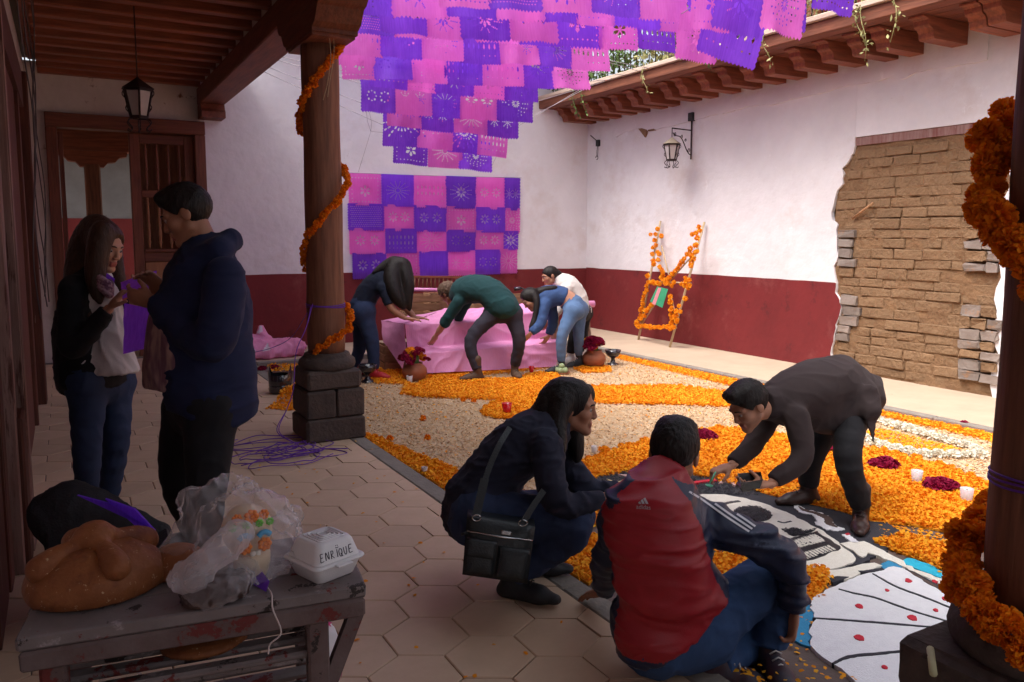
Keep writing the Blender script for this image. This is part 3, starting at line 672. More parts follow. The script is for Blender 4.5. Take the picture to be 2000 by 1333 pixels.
for ri, (d0, xs, yl, yr, c0) in enumerate(rows):
    n = len(xs) - 1; a = D(xs[0], yl, d0); top = []
    s_ = thing('paper_banner_string', f'{words[ri]} string of pink and purple cut paper banners over the patio', 'banner', (a[0], a[1], a[2] + SH), 'strings of cut paper banners')
    d = d0
    for i in range(n):
        f0, f1 = i / n, (i + 1) / n
        px0, px1 = xs[i], xs[i + 1]; w_m = SW * (1.0)
        # the string runs along X: find the depth of the right end
        A = D(px0, yl + (yr - yl) * f0, d); r = ray(px1, yl + (yr - yl) * f1); t_ = d
        # B on the vertical plane through A that runs 4 degrees off the X axis
        nrm = np.array([.07, 1., 0]); t_ = ((A - CC) @ nrm) / (r @ nrm); B = CC + r * t_; d = t_
        M_ = (A + B) / 2; u = (B - A); L_ = np.linalg.norm(u[:2]); th = math.atan2(u[1], u[0]); tilt = math.atan2(u[2], L_)
        sx = L_ / SW * (1.02 + random.uniform(0, .05)); sz = random.uniform(.95, 1.08) * max(.85, min(1.2, sx))
        pt = (random.choice([0, 1, 2, 4, 5, 6, 9, 0, 1, 3, 7, 8]), random.randint(0, 1))
        o = link('paper_sheet', PM[pt], s_, None, loc=(M_[0] + random.gauss(0, .005), M_[1] + random.uniform(-.04, .04), M_[2] + SH * sz), rot=(random.gauss(-.06, .07), -tilt + random.gauss(0, .02), th + random.gauss(0, .05)), scale=(sx, 1, sz))
        o.data.materials.clear() if False else None
        if len(o.data.materials) == 0: o.data.materials.append(PINK)
        o.material_slots[0].link = 'OBJECT'; o.material_slots[0].material = PURP if (i + c0) % 2 else PINK
        if i == 0: top.append(A + Z0 * SH)
        top.append(B + Z0 * SH * sz)
    xa = top[0] + (top[0] - top[-1]) / np.linalg.norm(top[0] - top[-1]) * 0; L0 = np.array([1.86, top[0][1], 3.5]); R0 = np.array([6.56, top[-1][1], 3.6])
    MB().tube([L0] + top + [R0], .0035, 4).build('cord', CORD, s_)
# three sheets blown aslant at the right, pinned to a string along the balcony
s_ = thing('paper_banner_string', 'slanting row of pink and purple paper banners hung along the balcony edge', 'banner', D(1480, 0, 5.4), 'strings of cut paper banners')
for (x0, x1, y1, x2, x3, y2, dd, c) in ((1392, 1508, -10, 1380, 1450, 117, 6.6, 1), (1330, 1405, 30, 1322, 1396, 118, 6.9, 0), (1415, 1505, -60, 1397, 1475, 62, 6.0, 1), (1505, 1580, -45, 1490, 1550, 65, 5.6, 0), (1605, 1680, -90, 1595, 1662, 22, 5.2, 1), (1355, 1430, -50, 1353, 1426, 58, 6.1, 0)):
    A = D(x0, y1, dd); B = D(x1, y1 - 6, dd + .12); M_ = (A + B) / 2; Lb = D((x2 + x3) / 2, y2, dd + .1); u = B - A; th = math.atan2(u[1], u[0]); dn = Lb - M_
    me = PM[(random.choice([0, 5, 2, 9, 7]), random.randint(0, 1))]; ex = u / np.linalg.norm(u); ez = -dn / np.linalg.norm(dn); ey = np.cross(ez, ex); ey /= np.linalg.norm(ey); ex = np.cross(ey, ez)
    o = link('paper_sheet', me, s_, None); mw = Matrix([[*(c_) , t_] for c_, t_ in zip(np.stack([ex * np.linalg.norm(u) / SW, ey, ez * np.linalg.norm(dn) / SH], 1), M_)] + [[0, 0, 0, 1]])
    o.matrix_world = mw; o.parent = s_; o.matrix_parent_inverse = Matrix.Translation(s_.location).inverted(); o.matrix_basis = mw
    o.material_slots[0].link = 'OBJECT'; o.material_slots[0].material = PURP if c else PINK
MB().tube([D(1330, 28, 6.9), D(1395, -12, 6.6), D(1508, -58, 5.9), D(1680, -100, 5.2)], .0035, 4).build('cord', CORD, s_)

# the hanging sheet of joined papers on the back wall
hg = thing('paper_hanging', 'checkered hanging of pink and purple cut paper on the white back wall', 'hanging', (4.9, YB - .06, .9))
hx = [[680, 744, 807, 870, 928, 985, 1014], [679, 749, 808, 871, 929, 985, 1014], [682, 752, 813, 872, 928, 982, 1011], [688, 754, 819, 874, 928, 977, 1009]]
hy = [339, 398, 446, 495, 543]; dy = [9, 9, 6, -8, -10]
pats = [[5, 1, 7, 0, 2, 6], [3, 2, 2, 5, 2, 9], [2, 7, 1, 8, 2, 0], [2, 5, None, 6, 8, 1]]
for r in range(4):
    for c in range(6):
        a = WY(hx[r][c], hy[r] + dy[r] * c / 5, YB - .03); b = WY(hx[r][c + 1], hy[r + 1] + dy[r + 1] * (c + 1) / 5, YB - .03); w_ = b[0] - a[0]; h_ = a[2] - b[2]
        full = c < 5; me = paper_mesh('paper_panel', w_ if full else w_, h_ + .02, pats[r][c], 2 if random.random() < .7 else 1, .014, 100 + r * 6 + c)
        o = link('paper_panel', me, hg, PURP if (r + c) % 2 else PINK, loc=((a[0] + b[0]) / 2, YB - .036 - .005 * ((r + c) % 2) - .004 * (3 - r), a[2] + .004))
MB().tube([WY(675, 338, YB - .045), WY(850, 344, YB - .045), WY(1018, 348, YB - .045)], .004, 5).build('cord', CORD, hg)
for i, (p0, p1) in enumerate((((700, 336), (724, 258)), ((955, 336), (970, 305)))): MB().tube([WY(*p0, YB - .03), WY(*p1, YB - .25)], .003, 4).build('cord', CORD, hg)
st = thing('slack_thread', 'thin slack threads hanging below the paper banners near the left column', 'thread', WY(722, 255, YB - .2))
MB().tube([WY(715, 216, YB - .3), WY(718, 238, YB - .25), WY(724, 257, YB - .2), WY(752, 260, YB - .2), WY(905, 290, YB - .3)], .003, 4).build('strand', CORD, st)
MB().tube([WY(721, 218, YB - .3), WY(726, 240, YB - .25), WY(724, 257, YB - .2)], .003, 4).build('strand', CORD, st)

# ================================================================== MARIGOLDS
def petal_mat(name, col, col2, tr=.3, nscale=60):
    m = bpy.data.materials.new(name); m.use_nodes = True; nt = m.node_tree; N = nt.nodes; L = nt.links; p = N['Principled BSDF']; out = N['Material Output']
    g = N.new('ShaderNodeNewGeometry'); tc = N.new('ShaderNodeTexCoord'); nz = N.new('ShaderNodeTexNoise'); nz.inputs['Scale'].default_value = nscale; nz.inputs['Detail'].default_value = 3; L.new(tc.outputs['Object'], nz.inputs['Vector'])
    mx = N.new('ShaderNodeMix'); mx.data_type = 'RGBA'; mx.inputs[6].default_value = (*col, 1); mx.inputs[7].default_value = (*col2, 1)
    ad = N.new('ShaderNodeMath'); ad.operation = 'ADD'; L.new(g.outputs['Random Per Island'], ad.inputs[0]); L.new(nz.outputs[0], ad.inputs[1]); mr = N.new('ShaderNodeMapRange'); mr.inputs[1].default_value = .3; mr.inputs[2].default_value = 1.3; L.new(ad.outputs[0], mr.inputs[0]); L.new(mr.outputs[0], mx.inputs[0])
    L.new(mx.outputs[2], p.inputs['Base Color']); p.inputs['Roughness'].default_value = .7; p.inputs['Specular IOR Level'].default_value = .2
    t = N.new('ShaderNodeBsdfTranslucent'); L.new(mx.outputs[2], t.inputs[0]); s = N.new('ShaderNodeMixShader'); s.inputs[0].default_value = tr; L.new(p.outputs[0], s.inputs[1]); L.new(t.outputs[0], s.inputs[2]); L.new(s.outputs[0], out.inputs[0]); return m
ORANGE = petal_mat('marigold_orange', (.90, .32, .007), (.82, .19, .004))
AMBER = petal_mat('marigold_amber', (.92, .46, .02), (.88, .31, .010))
PETALM = petal_mat('marigold_petals', (.93, .50, .03), (.88, .30, .010), .2, 9)
COCKS = petal_mat('velvet_red', (.34, .006, .055), (.20, .003, .032), .2)
WHITEF = petal_mat('white_petals', (.86, .84, .76), (.78, .75, .64), .3)
def pompon(name, n, r, seed, pl=.42, flat=1., half=False, wide=.34):
    rnd = np.random.RandomState(seed); V = []; Fq = []
    for i in range(n):
        z = 1 - (i + .5) / n * (1.15 if half else 2); a = i * 2.39996 + rnd.uniform(-.2, .2)
        if abs(z) >= 1: continue
        q = math.sqrt(1 - z * z); d = np.array([q * math.cos(a), q * math.sin(a), z]); d = d + rnd.normal(0, .16, 3); d /= np.linalg.norm(d)
        t = np.cross(d, rnd.normal(0, 1, 3)); t /= np.linalg.norm(t); b = np.cross(d, t); rr = r * rnd.uniform(.86, 1.08)
        w = r * wide * rnd.uniform(.7, 1.2); base = d * rr * (1 - pl); mid = d * rr * .88 + b * w * .15; tip = d * rr + b * w * .55
        k = len(V); V += [base - t * w * .25, base + t * w * .25, mid - t * w * .62, mid + t * w * .62, tip - t * w * .45, tip + t * w * .45]
        Fq += [(k, k + 1, k + 3, k + 2), (k + 2, k + 3, k + 5, k + 4)]
    V = np.array(V); V[:, 2] *= flat; return mesh_np(name, V, Fq)
def core(me_list): pass
MG_S = [pompon('marigold', 46, 1., s, pl=.75, wide=.5) for s in range(3)]
MG_L = [pompon('marigold', 230, 1., 10 + s, pl=.6, wide=.26) for s in range(3)]
def garland(name, label, path, r, step, meshes, mats, group, jitter=.25, two=0.):
    P = np.asarray(path); o0 = P[0]; g = thing(name, label, 'garland', o0, group)
    seg = np.r_[0, np.cumsum(np.linalg.norm(np.diff(P, axis=0), axis=1))]; s = 0.
    while s < seg[-1]:
        p = np.array([np.interp(s, seg, P[:, i]) for i in range(3)]) + np.random.normal(0, r * jitter, 3)
        rr = r * random.uniform(.82, 1.15)
        link('marigold', random.choice(meshes), g, None, loc=p, rot=(random.uniform(0, 6), random.uniform(0, 6), random.uniform(0, 6)), scale=(rr, rr, rr * .8))
        s += step * random.uniform(.8, 1.25)
    MB().tube(P[::3] if len(P) > 12 else P, .004, 4).build('thread', CORD, g); return g
for m_ in MG_S + MG_L: m_.materials.append(ORANGE)
def cpath(pts, cx, cy, n=6):
    """px points (x, y, side) on the shaft: side 1 = near face, 0 = far face"""
    out = []
    for (px, py, dd) in pts: out.append(D(px, py, dd))
    return spline(out, n)
dF = depth((C1[0], C1[1], 1.6))
def cpath1(pts): return spline([D(a, b, c + .1065 * (1.6 - (1.5 + (462 - b) / F * 5.9)) + (-.012 if c < dF else .012)) for a, b, c in pts], 6)
garland('marigold_garland', 'orange marigold garland wound around the left column', cpath1([(668, 88, dF - .02), (652, 112, dF - .11), (632, 136, dF - .15), (612, 160, dF - .16), (597, 185, dF - .13), (588, 212, dF - .06), (584, 240, dF + .03), (592, 262, dF + .12), (620, 288, dF + .17), (655, 315, dF + .14), (676, 340, dF + .04), (675, 362, dF - .06), (660, 390, dF - .13), (640, 415, dF - .16), (618, 438, dF - .16), (602, 458, dF - .12), (595, 490, dF - .04), (597, 520, dF + .06), (615, 550, dF + .15), (650, 578, dF + .16), (678, 600, dF + .06), (684, 628, dF - .05), (672, 650, dF - .13), (650, 664, dF - .16), (628, 676, dF - .16), (612, 688, dF - .12)]), .030, .027, MG_S, ORANGE, 'marigold garlands on the columns', .22)
d2 = 1.62
garland('marigold_garland', 'thick orange marigold garland high on the right column', cpath([(1985, 215, 1.98), (1958, 262, 1.95), (1938, 310, 1.92), (1924, 362, 1.88), (1930, 410, 1.83), (1952, 450, 1.78), (1988, 480, 1.73), (2030, 520, 1.70), (2075, 560, 1.72)], *C2), .040, .020, MG_L, ORANGE, 'marigold garlands on the columns', .30)
garland('marigold_garland', 'thick orange marigold garland low around the right column base', cpath([(1940, 985, 2.12), (1915, 1020, 2.08), (1892, 1055, 2.02), (1880, 1095, 1.96), (1888, 1135, 1.90), (1908, 1172, 1.83), (1938, 1205, 1.77), (1972, 1238, 1.72), (2010, 1268, 1.68), (2050, 1295, 1.66)], *C2), .040, .020, MG_L, ORANGE, 'marigold garlands on the columns', .30)
VIO = mat('violet_cord', (.16, .03, .42), (.10, .02, .30), 30, rough=.5)
for (cx, cy, zz, lab) in ((*C1, .98, 'violet ribbon tied around the left column'), (*C2, .93, 'violet ribbon tied around the right column')):
    mb = MB()
    for k in range(3): mb.tube([(cx + .142 * math.cos(a), cy + .142 * math.sin(a), zz + .008 * k + .006 * math.sin(a * 2 + k)) for a in np.linspace(0, 2 * math.pi, 33)], .003, 5)
    tag(mb.build('tied_ribbon', VIO), lab, 'ribbon')

# ================================================================== LANTERNS
GLASS = mat('frosted_glass', (.62, .56, .54), (.5, .45, .44), 12, rough=.35, trans=.25, spec=.5)
def lantern(t, c, s, roofm):
    c = np.asarray(c, float)
    def ring(z, r): return [c + s * np.array([r * math.cos(a), r * math.sin(a), z]) for a in [math.pi / 6 + k * math.pi / 3 for k in range(6)]]
    lo, hi = ring(-.14, .062), ring(.06, .105)
    MB().add(lo + hi, [(k, (k + 1) % 6, 6 + (k + 1) % 6, 6 + k) for k in range(6)] + [tuple(range(6))[::-1]]).build('glass', GLASS, t)
    for k in range(6): MB().bar(lo[k] + (0, 0, 0), hi[k], .014 * s, .014 * s).build('glazing_bar', IRON, t)
    for R_, hgt in ((lo, -.148), (hi, .066)):
        mb = MB(); 
        for k in range(6): mb.bar(R_[k] * 1.0, R_[(k + 1) % 6], .018 * s, .022 * s)
        mb.build('rim', IRON, t)
    r1 = ring(.07, .125); r2 = ring(.115, .06); r3 = ring(.145, .02); tip = c + s * np.array([0, 0, .165])
    MB().add(r1 + r2 + r3 + [tip], [(k, (k + 1) % 6, 6 + (k + 1) % 6, 6 + k) for k in range(6)] + [(6 + k, 6 + (k + 1) % 6, 12 + (k + 1) % 6, 12 + k) for k in range(6)] + [(12 + k, 12 + (k + 1) % 6, 18) for k in range(6)] + [tuple(range(6))[::-1]]).build('hood', roofm, t)
    for k in range(6):      # scrolls on the corners and feet
        a = math.pi / 6 + k * math.pi / 3; e = np.array([math.cos(a), math.sin(a), 0])
        pts = [c + s * (e * (.07 + .022 * math.sin(u * 1.1)) + Z0 * (-.15 - .055 * u / 3)) for u in np.linspace(0, 3, 7)] + [c + s * (e * (.075 - .018 * math.sin(u)) + Z0 * (-.205 + .018 * math.cos(u) - .018)) for u in np.linspace(0, 4.5, 8)]
        MB().tube(pts, .005 * s, 5).build('scroll', IRON, t)
        p2 = [hi[k] + e * .006 * s + (lo[k] - hi[k]) * u + e * s * .016 * math.sin(u * 12) for u in np.linspace(0, 1, 14)]; MB().tube(p2, .004 * s, 4).build('scroll', IRON, t)
    MB().lathe([(.012, -.02), (.028, .0), (.03, .03), (.02, .05), (.0, .055)], c - Z0 * .06 * s, 12).build('bulb', mat('bulb_glass', (.75, .72, .68), rough=.2), t)
c = D(270, 193, 6.7); hl = thing('hanging_lantern', 'six-sided iron lantern hanging on a rod from the gallery ceiling', 'lantern', c); lantern(hl, c, 1.12, IRON)
MB().tube([c + Z0 * .18, (c[0], c[1], 3.40)], .006, 6).build('rod', IRON, hl)
c = WX(1312, 292, XR - .46); wl = thing('wall_lantern', 'iron lantern with pale hood on a scrolled bracket on the right wall', 'lantern', c); lantern(wl, c, 1.0, mat('faded_hood', (.36, .30, .22), (.25, .2, .15), 9, rough=.8))
yb = WX(1352, 270, XR - .06)[1]; top = WX(1352, 232, XR - .06)[2]; bot = WX(1350, 312, XR - .06)[2]; xb = XR - .075
MB().tube([(xb, yb, top), (xb, yb, bot)], .011, 6).build('bracket_post', IRON, wl)
za = c[2] + .215
MB().tube([(xb, yb, za + .06), (c[0], c[1], za + .06)], .009, 6).build('bracket_arm', IRON, wl); MB().tube([(c[0], c[1], za + .06), (c[0], c[1], za - .06)], .006, 6).build('hook', IRON, wl)
def lerp2(u, v): return np.array([xb + (c[0] - xb) * u, yb + (c[1] - yb) * u, za + .05 - v])
MB().tube([lerp2(u, .02 + .30 * (1 - u) ** 1.3 + .03 * math.sin(u * 9)) for u in np.linspace(.02, .95, 16)], .007, 6).build('brace', IRON, wl)
for (u0, v0, r0) in ((.12, .25, .035), (.85, .06, .035), (.5, .08, .03), (.3, .12, .025)):
    MB().tube([lerp2(u0 + r0 * 2.0 * math.cos(a) * (1 - a / 9), v0 + r0 * math.sin(a) * (1 - a / 9)) for a in np.linspace(0, 7.5, 22)], .005, 5).build('scroll', IRON, wl)
MB().box((XR - PT - .03, yb, top + .02), (.06, .09, .11), bev=.005).build('junction_box', mat('black_plastic', (.02, .02, .022), rough=.5), wl)
p = WX(1168, 280, XR - .07); bf = thing('broken_wall_fitting', 'small black wall fitting with dangling wires near the corner', 'fixture', p)
MB().box(p, (.05, .07, .10), bev=.006).build('junction_box', MATS['black_plastic'], bf)
MB().tube([p + (0, 0, .02), p + (-.12, .04, .12)], .008, 5).build('bracket_stub', IRON, bf)
for k in (-1, 1): MB().tube(spline([p + (0, .01 * k, -.04), p + (-.01, .015 * k, -.13), p + (-.015, .012 * k, -.2), p + (-.03, .03 * k, -.22)], 5), .004, 4).build('wire', IRON, bf)
MB().tube([p + np.array([-.02 + .0, .03 * math.cos(a), -.23 + .03 * math.sin(a)]) for a in np.linspace(0, 5, 14)], .005, 5).build('scroll', IRON, bf)

# ================================================================== MARIGOLD FRAME on the right wall
CANE = mat('pale_cane', (.55, .42, .27), (.42, .30, .18), 16, rough=.75)
B1, T1 = G(1247, 664), WX(1290, 432, XR - .10); B2, T2 = G(1308, 679), WX(1376, 434, XR - .10)
fm = thing('flower_frame', 'cane frame in an M shape trimmed with marigolds leaning on the right wall', 'frame', (B1 + B2) / 2)
MB().tube([B1 + Z0 * .0, T1], .017, 7).build('cane_pole', CANE, fm); MB().tube([B2, T2], .017, 7).build('cane_pole', CANE, fm)
def onp(B, T, t): return B + (T - B) * t
def fl(P, r=.034, m=None): 
    o = link('marigold', random.choice(MG_S), fm, None, loc=np.asarray(P) + np.random.normal(0, .008, 3), rot=(random.uniform(0, 6), random.uniform(0, 6), 0), scale=r * random.uniform(.85, 1.15))
    o.material_slots[0].link = 'OBJECT'; o.material_slots[0].material = AMBER
X0 = np.array([-.035, 0, 0])
Dn = lambda px, py: (lambda w: w)(onp(B1, T1, 0) * 0 + (lambda r_: CC + r_ * (((B1 + B2) / 2 - CC) @ NRM + 0) / (r_ @ NRM))(ray(px, py)))
pl = np.cross(T1 - B1, B2 - B1); NRM = pl / np.linalg.norm(pl)
def FP(px, py): r = ray(px, py); return CC + r * (((B1 + X0 - CC) @ NRM) / (r @ NRM))
def zz(px, py): return (1220 + px * .2025, 420 + py * .2025)
for a, b in (((345, 300), (430, 640)), ((700, 330), (440, 620)), ((290, 850), (150, 1060)), ((440, 800), (490, 1010))): MB().tube([FP(*zz(*a)) - X0 * .6, FP(*zz(*b)) - X0 * .6], .011, 6).build('cane_pole', CANE, fm)
MB().tube([FP(*zz(230, 640)), FP(*zz(640, 660))], .011, 6).build('cane_pole', CANE, fm); MB().tube([FP(*zz(150, 1070)), FP(*zz(500, 1090))], .011, 6).build('cane_pole', CANE, fm)
fpos = [(328, 145), (265, 187), (318, 192), (368, 195), (312, 235), (320, 295), (283, 322), (340, 355), (287, 380), (345, 380), (345, 430), (295, 445), (300, 470), (350, 505), (380, 530), (395, 550), (250, 590), (390, 590), (375, 610), (400, 630), (740, 112), (743, 155), (680, 182), (715, 170), (712, 230), (700, 298), (668, 325), (695, 360), (720, 360), (675, 390), (670, 425), (655, 465), (660, 490), (615, 640), (605, 608), (640, 630), (615, 705), (645, 675), (590, 690), (600, 805), (545, 870), (555, 935), (520, 925), (510, 960), (500, 995), (530, 1010), (470, 1045), (490, 1080), (465, 1100), (470, 1000), (510, 1030), (460, 790), (462, 845), (470, 878), (470, 915), (460, 955), (410, 655), (440, 660), (470, 680), (500, 650), (565, 675), (420, 625), (450, 605)]
fpos += [(235, 645), (260, 650), (285, 655), (310, 658), (335, 662), (360, 662)] + [(230 - 22 * t + 0, 690 + 34 * i) for i, t in enumerate(np.linspace(0, 3.6, 11))] + [(275 - 25 * i, 865 + 34 * i) for i in range(6)]
fpos += [(160 + 24 * i, 1072 + .8 * i) for i in range(14)] + [(645 - 24 * i, 345 + 33 * i) for i in range(9)] + [(140, 1050), (150, 1070)]
for q_ in fpos: fl(FP(*zz(*q_)) + X0, .035)
cv = [FP(*zz(*q_)) + X0 * 2.2 for q_ in ((355, 690), (460, 715), (405, 895), (285, 835))]
card = MB(); card.add(cv + [v - X0 * .15 for v in cv], [(0, 1, 2, 3), (4, 7, 6, 5), (0, 4, 5, 1), (1, 5, 6, 2), (2, 6, 7, 3), (3, 7, 4, 0)]); card.build('green_card', mat('green_print', (.03, .24, .11), (.06, .36, .2), 22, rough=.5), fm)
cv2 = [FP(*zz(*q_)) + X0 * 2.32 for q_ in ((368, 700), (398, 706), (340, 866), (308, 855))]; MB().add(cv2, [(0, 1, 2, 3)]).build('pink_strip', mat('pink_print', (.75, .33, .36), (.62, .15, .22), 30, rough=.5), fm)
# ================================================================== SOLID MODELLING (smooth unions -> one skin)
def _n(v): v = np.asarray(v, float); return v / (np.linalg.norm(v) + 1e-12)
def cone(a, b, ra, rb=None, flat=None, clip=None, k=None, sub=False):
    return dict(t='c', a=np.asarray(a, float), b=np.asarray(b, float), ra=ra, rb=ra if rb is None else rb, flat=flat, clip=clip, k=k, sub=sub)
def ell(c, r, R=None, clip=None, k=None, sub=False):
    return dict(t='e', c=np.asarray(c, float), r=np.asarray(r, float) * np.ones(3), R=np.eye(3) if R is None else np.asarray(R), clip=clip, k=k, sub=sub)
def chain(pts, rs, flat=None, clip=None, k=None, n=4):
    pts = np.asarray(pts, float); rs = np.asarray(rs, float); Q = spline(np.c_[pts, rs], n) if len(pts) > 2 else np.c_[pts, rs]
    return [cone(Q[i, :3], Q[i + 1, :3], Q[i, 3], Q[i + 1, 3], flat, clip, k) for i in range(len(Q) - 1)]
def solid(prims, h, k=.02, cuts=(), smooth=1):
    lo = np.full(3, 1e9); hi = -lo
    for p in prims:
        if p['sub']: continue
        if p['t'] == 'c': r = max(p['ra'], p['rb']) * (max(1., p['flat'][1]) if p['flat'] else 1); P = np.stack([p['a'] - r, p['b'] - r, p['a'] + r, p['b'] + r])
        else: r = p['r'].max(); P = np.stack([p['c'] - r, p['c'] + r])
        lo = np.minimum(lo, P.min(0)); hi = np.maximum(hi, P.max(0))
    lo -= 3 * h; hi += 3 * h; n = np.ceil((hi - lo) / h).astype(int) + 1; v = np.full(n, .3, np.float32)
    ax = [lo[i] + h * np.arange(n[i]) for i in range(3)]
    for p in prims:
        kk = k if p['k'] is None else p['k']
        if p['t'] == 'c': r = max(p['ra'], p['rb']) * (max(1., p['flat'][1]) if p['flat'] else 1); l2, h2 = np.minimum(p['a'], p['b']) - r, np.maximum(p['a'], p['b']) + r
        else: r = p['r'].max(); l2, h2 = p['c'] - r, p['c'] + r
        pad = kk + 3 * h; i0 = np.clip(((l2 - pad - lo) / h).astype(int), 0, n - 1); i1 = np.clip(((h2 + pad - lo) / h).astype(int) + 2, 1, n)
        if (i1 <= i0).any(): continue
        X, Y, Z = np.meshgrid(*[ax[q][i0[q]:i1[q]] for q in range(3)], indexing='ij')
        if p['t'] == 'c':
            px, py, pz = X - p['a'][0], Y - p['a'][1], Z - p['a'][2]; ba = p['b'] - p['a']; s = 1.
            if p['flat']:
                nv, s = _n(p['flat'][0]), p['flat'][1]; m = 1 / s - 1; dt = (px * nv[0] + py * nv[1] + pz * nv[2]) * m; px = px + dt * nv[0]; py = py + dt * nv[1]; pz = pz + dt * nv[2]; ba = ba + nv * (ba @ nv) * m
            l = ba @ ba
            t = np.clip((px * ba[0] + py * ba[1] + pz * ba[2]) / l, 0, 1) if l > 1e-12 else 0. * px
            d = np.sqrt((px - t * ba[0]) ** 2 + (py - t * ba[1]) ** 2 + (pz - t * ba[2]) ** 2) - (p['ra'] + (p['rb'] - p['ra']) * t); d = d * min(1., s ** .6)
        else:
            q = np.stack([X - p['c'][0], Y - p['c'][1], Z - p['c'][2]], -1) @ p['R']; g = np.sqrt(((q / p['r']) ** 2).sum(-1)); g2 = np.sqrt(((q / p['r'] ** 2) ** 2).sum(-1)) + 1e-6; d = g * (g - 1) / g2
        if p['clip']:
            for (c0, nn) in p['clip']: nn = _n(nn); d = np.maximum(d, (X - c0[0]) * nn[0] + (Y - c0[1]) * nn[1] + (Z - c0[2]) * nn[2])
        sl = tuple(slice(i0[q], i1[q]) for q in range(3)); c = v[sl]
        if p['sub']: dd = -d; hh = np.maximum(kk - np.abs(c - dd), 0) / kk; v[sl] = np.maximum(c, dd) + hh * hh * kk * .25
        else: hh = np.maximum(kk - np.abs(c - d), 0) / kk; v[sl] = np.minimum(c, d) - hh * hh * kk * .25
    if cuts:
        X, Y, Z = np.meshgrid(*ax, indexing='ij')
        for (c0, nn) in cuts: nn = _n(nn); v = np.maximum(v, (X - c0[0]) * nn[0] + (Y - c0[1]) * nn[1] + (Z - c0[2]) * nn[2])
    v = v.astype(np.float64); v[v == 0] = 1e-9; s = v < 0
    cs = [(a, b, c) for a in (0, 1) for b in (0, 1) for c in (0, 1)]
    cnt = sum(s[a:n[0] - 1 + a, b:n[1] - 1 + b, c:n[2] - 1 + c].astype(np.int8) for a, b, c in cs); act = (cnt > 0) & (cnt < 8); I = np.argwhere(act)
    cv = np.stack([v[I[:, 0] + a, I[:, 1] + b, I[:, 2] + c] for a, b, c in cs], 1); acc = np.zeros((len(I), 3)); num = np.zeros(len(I)); C8 = np.array(cs, float)
    for i in range(8):
        for j in range(i + 1, 8):
            if np.abs(C8[i] - C8[j]).sum() == 1:
                m = (cv[:, i] < 0) != (cv[:, j] < 0); t = np.where(m, cv[:, i] / np.where(m, cv[:, i] - cv[:, j], 1), 0)
                acc += (C8[i] + t[:, None] * (C8[j] - C8[i])) * m[:, None]; num += m
    V = lo + h * (I + acc / num[:, None]); vid = np.full(act.shape, -1, np.int32); vid[act] = np.arange(len(I)); Q = []
    for axis in range(3):
        o = [q for q in range(3) if q != axis]; sl0 = [slice(None)] * 3; sl1 = [slice(None)] * 3; sl0[axis] = slice(0, -1); sl1[axis] = slice(1, None)
        df = s[tuple(sl0)] != s[tuple(sl1)]; E = np.argwhere(df); E = E[(E[:, o[0]] > 0) & (E[:, o[1]] > 0) & (E[:, o[0]] < n[o[0]] - 1) & (E[:, o[1]] < n[o[1]] - 1)]
        if len(E) == 0: continue
        def cell(da, db): q = E.copy(); q[:, o[0]] += da; q[:, o[1]] += db; return vid[q[:, 0], q[:, 1], q[:, 2]]
        f = np.stack([cell(-1, -1), cell(0, -1), cell(0, 0), cell(-1, 0)], 1); inside = s[E[:, 0], E[:, 1], E[:, 2]]
        fl_ = inside ^ (axis == 1); f[~fl_] = f[~fl_][:, ::-1]; Q.append(f)
    Q = np.concatenate(Q); Q = Q[(Q >= 0).all(1)]
    for _ in range(smooth):
        A = np.zeros_like(V); W = np.zeros(len(V))
        for a, b in ((0, 1), (1, 2), (2, 3), (3, 0)):
            for x, y in ((a, b), (b, a)): np.add.at(A, Q[:, x], V[Q[:, y]]); np.add.at(W, Q[:, x], 1)
        V = V * .5 + .5 * A / np.maximum(W, 1)[:, None]
    return V, Q
def normals(V, Q):
    N_ = np.zeros_like(V); fn = np.cross(V[Q[:, 2]] - V[Q[:, 0]], V[Q[:, 3]] - V[Q[:, 1]])
    for i in range(4): np.add.at(N_, Q[:, i], fn)
    return N_ / (np.linalg.norm(N_, axis=1)[:, None] + 1e-12)
def crumple(V, Q, amp, f, st=(1, 1, 1), seed=0., a2=.4):
    N_ = normals(V, Q); P = V * np.asarray(st) * f + seed * 13.7; w = np.stack([vnoise(P * .6 + 11), vnoise(P * .6 + 23), vnoise(P * .6 + 37)], 1) * .9
    d = ((1 - np.abs(vnoise(P + w))) ** 3 - .42) + a2 * ((1 - np.abs(vnoise(P * 2.3 + w * 2))) ** 3 - .42)
    return V + N_ * (d * amp)[:, None]
def join(parts):
    Vs = []; Qs = []; b = 0; mi = []
    for i, (V, Q) in enumerate(parts): Vs.append(V); Qs.append(Q + b); b += len(V); mi.append(np.full(len(Q), i))
    return np.concatenate(Vs), np.concatenate(Qs), np.concatenate(mi)
def skin_obj(name, VQ, m, parent, mi=None): return link(name, mesh_np(name, VQ[0], VQ[1], smooth=True, mi=mi), parent, m)

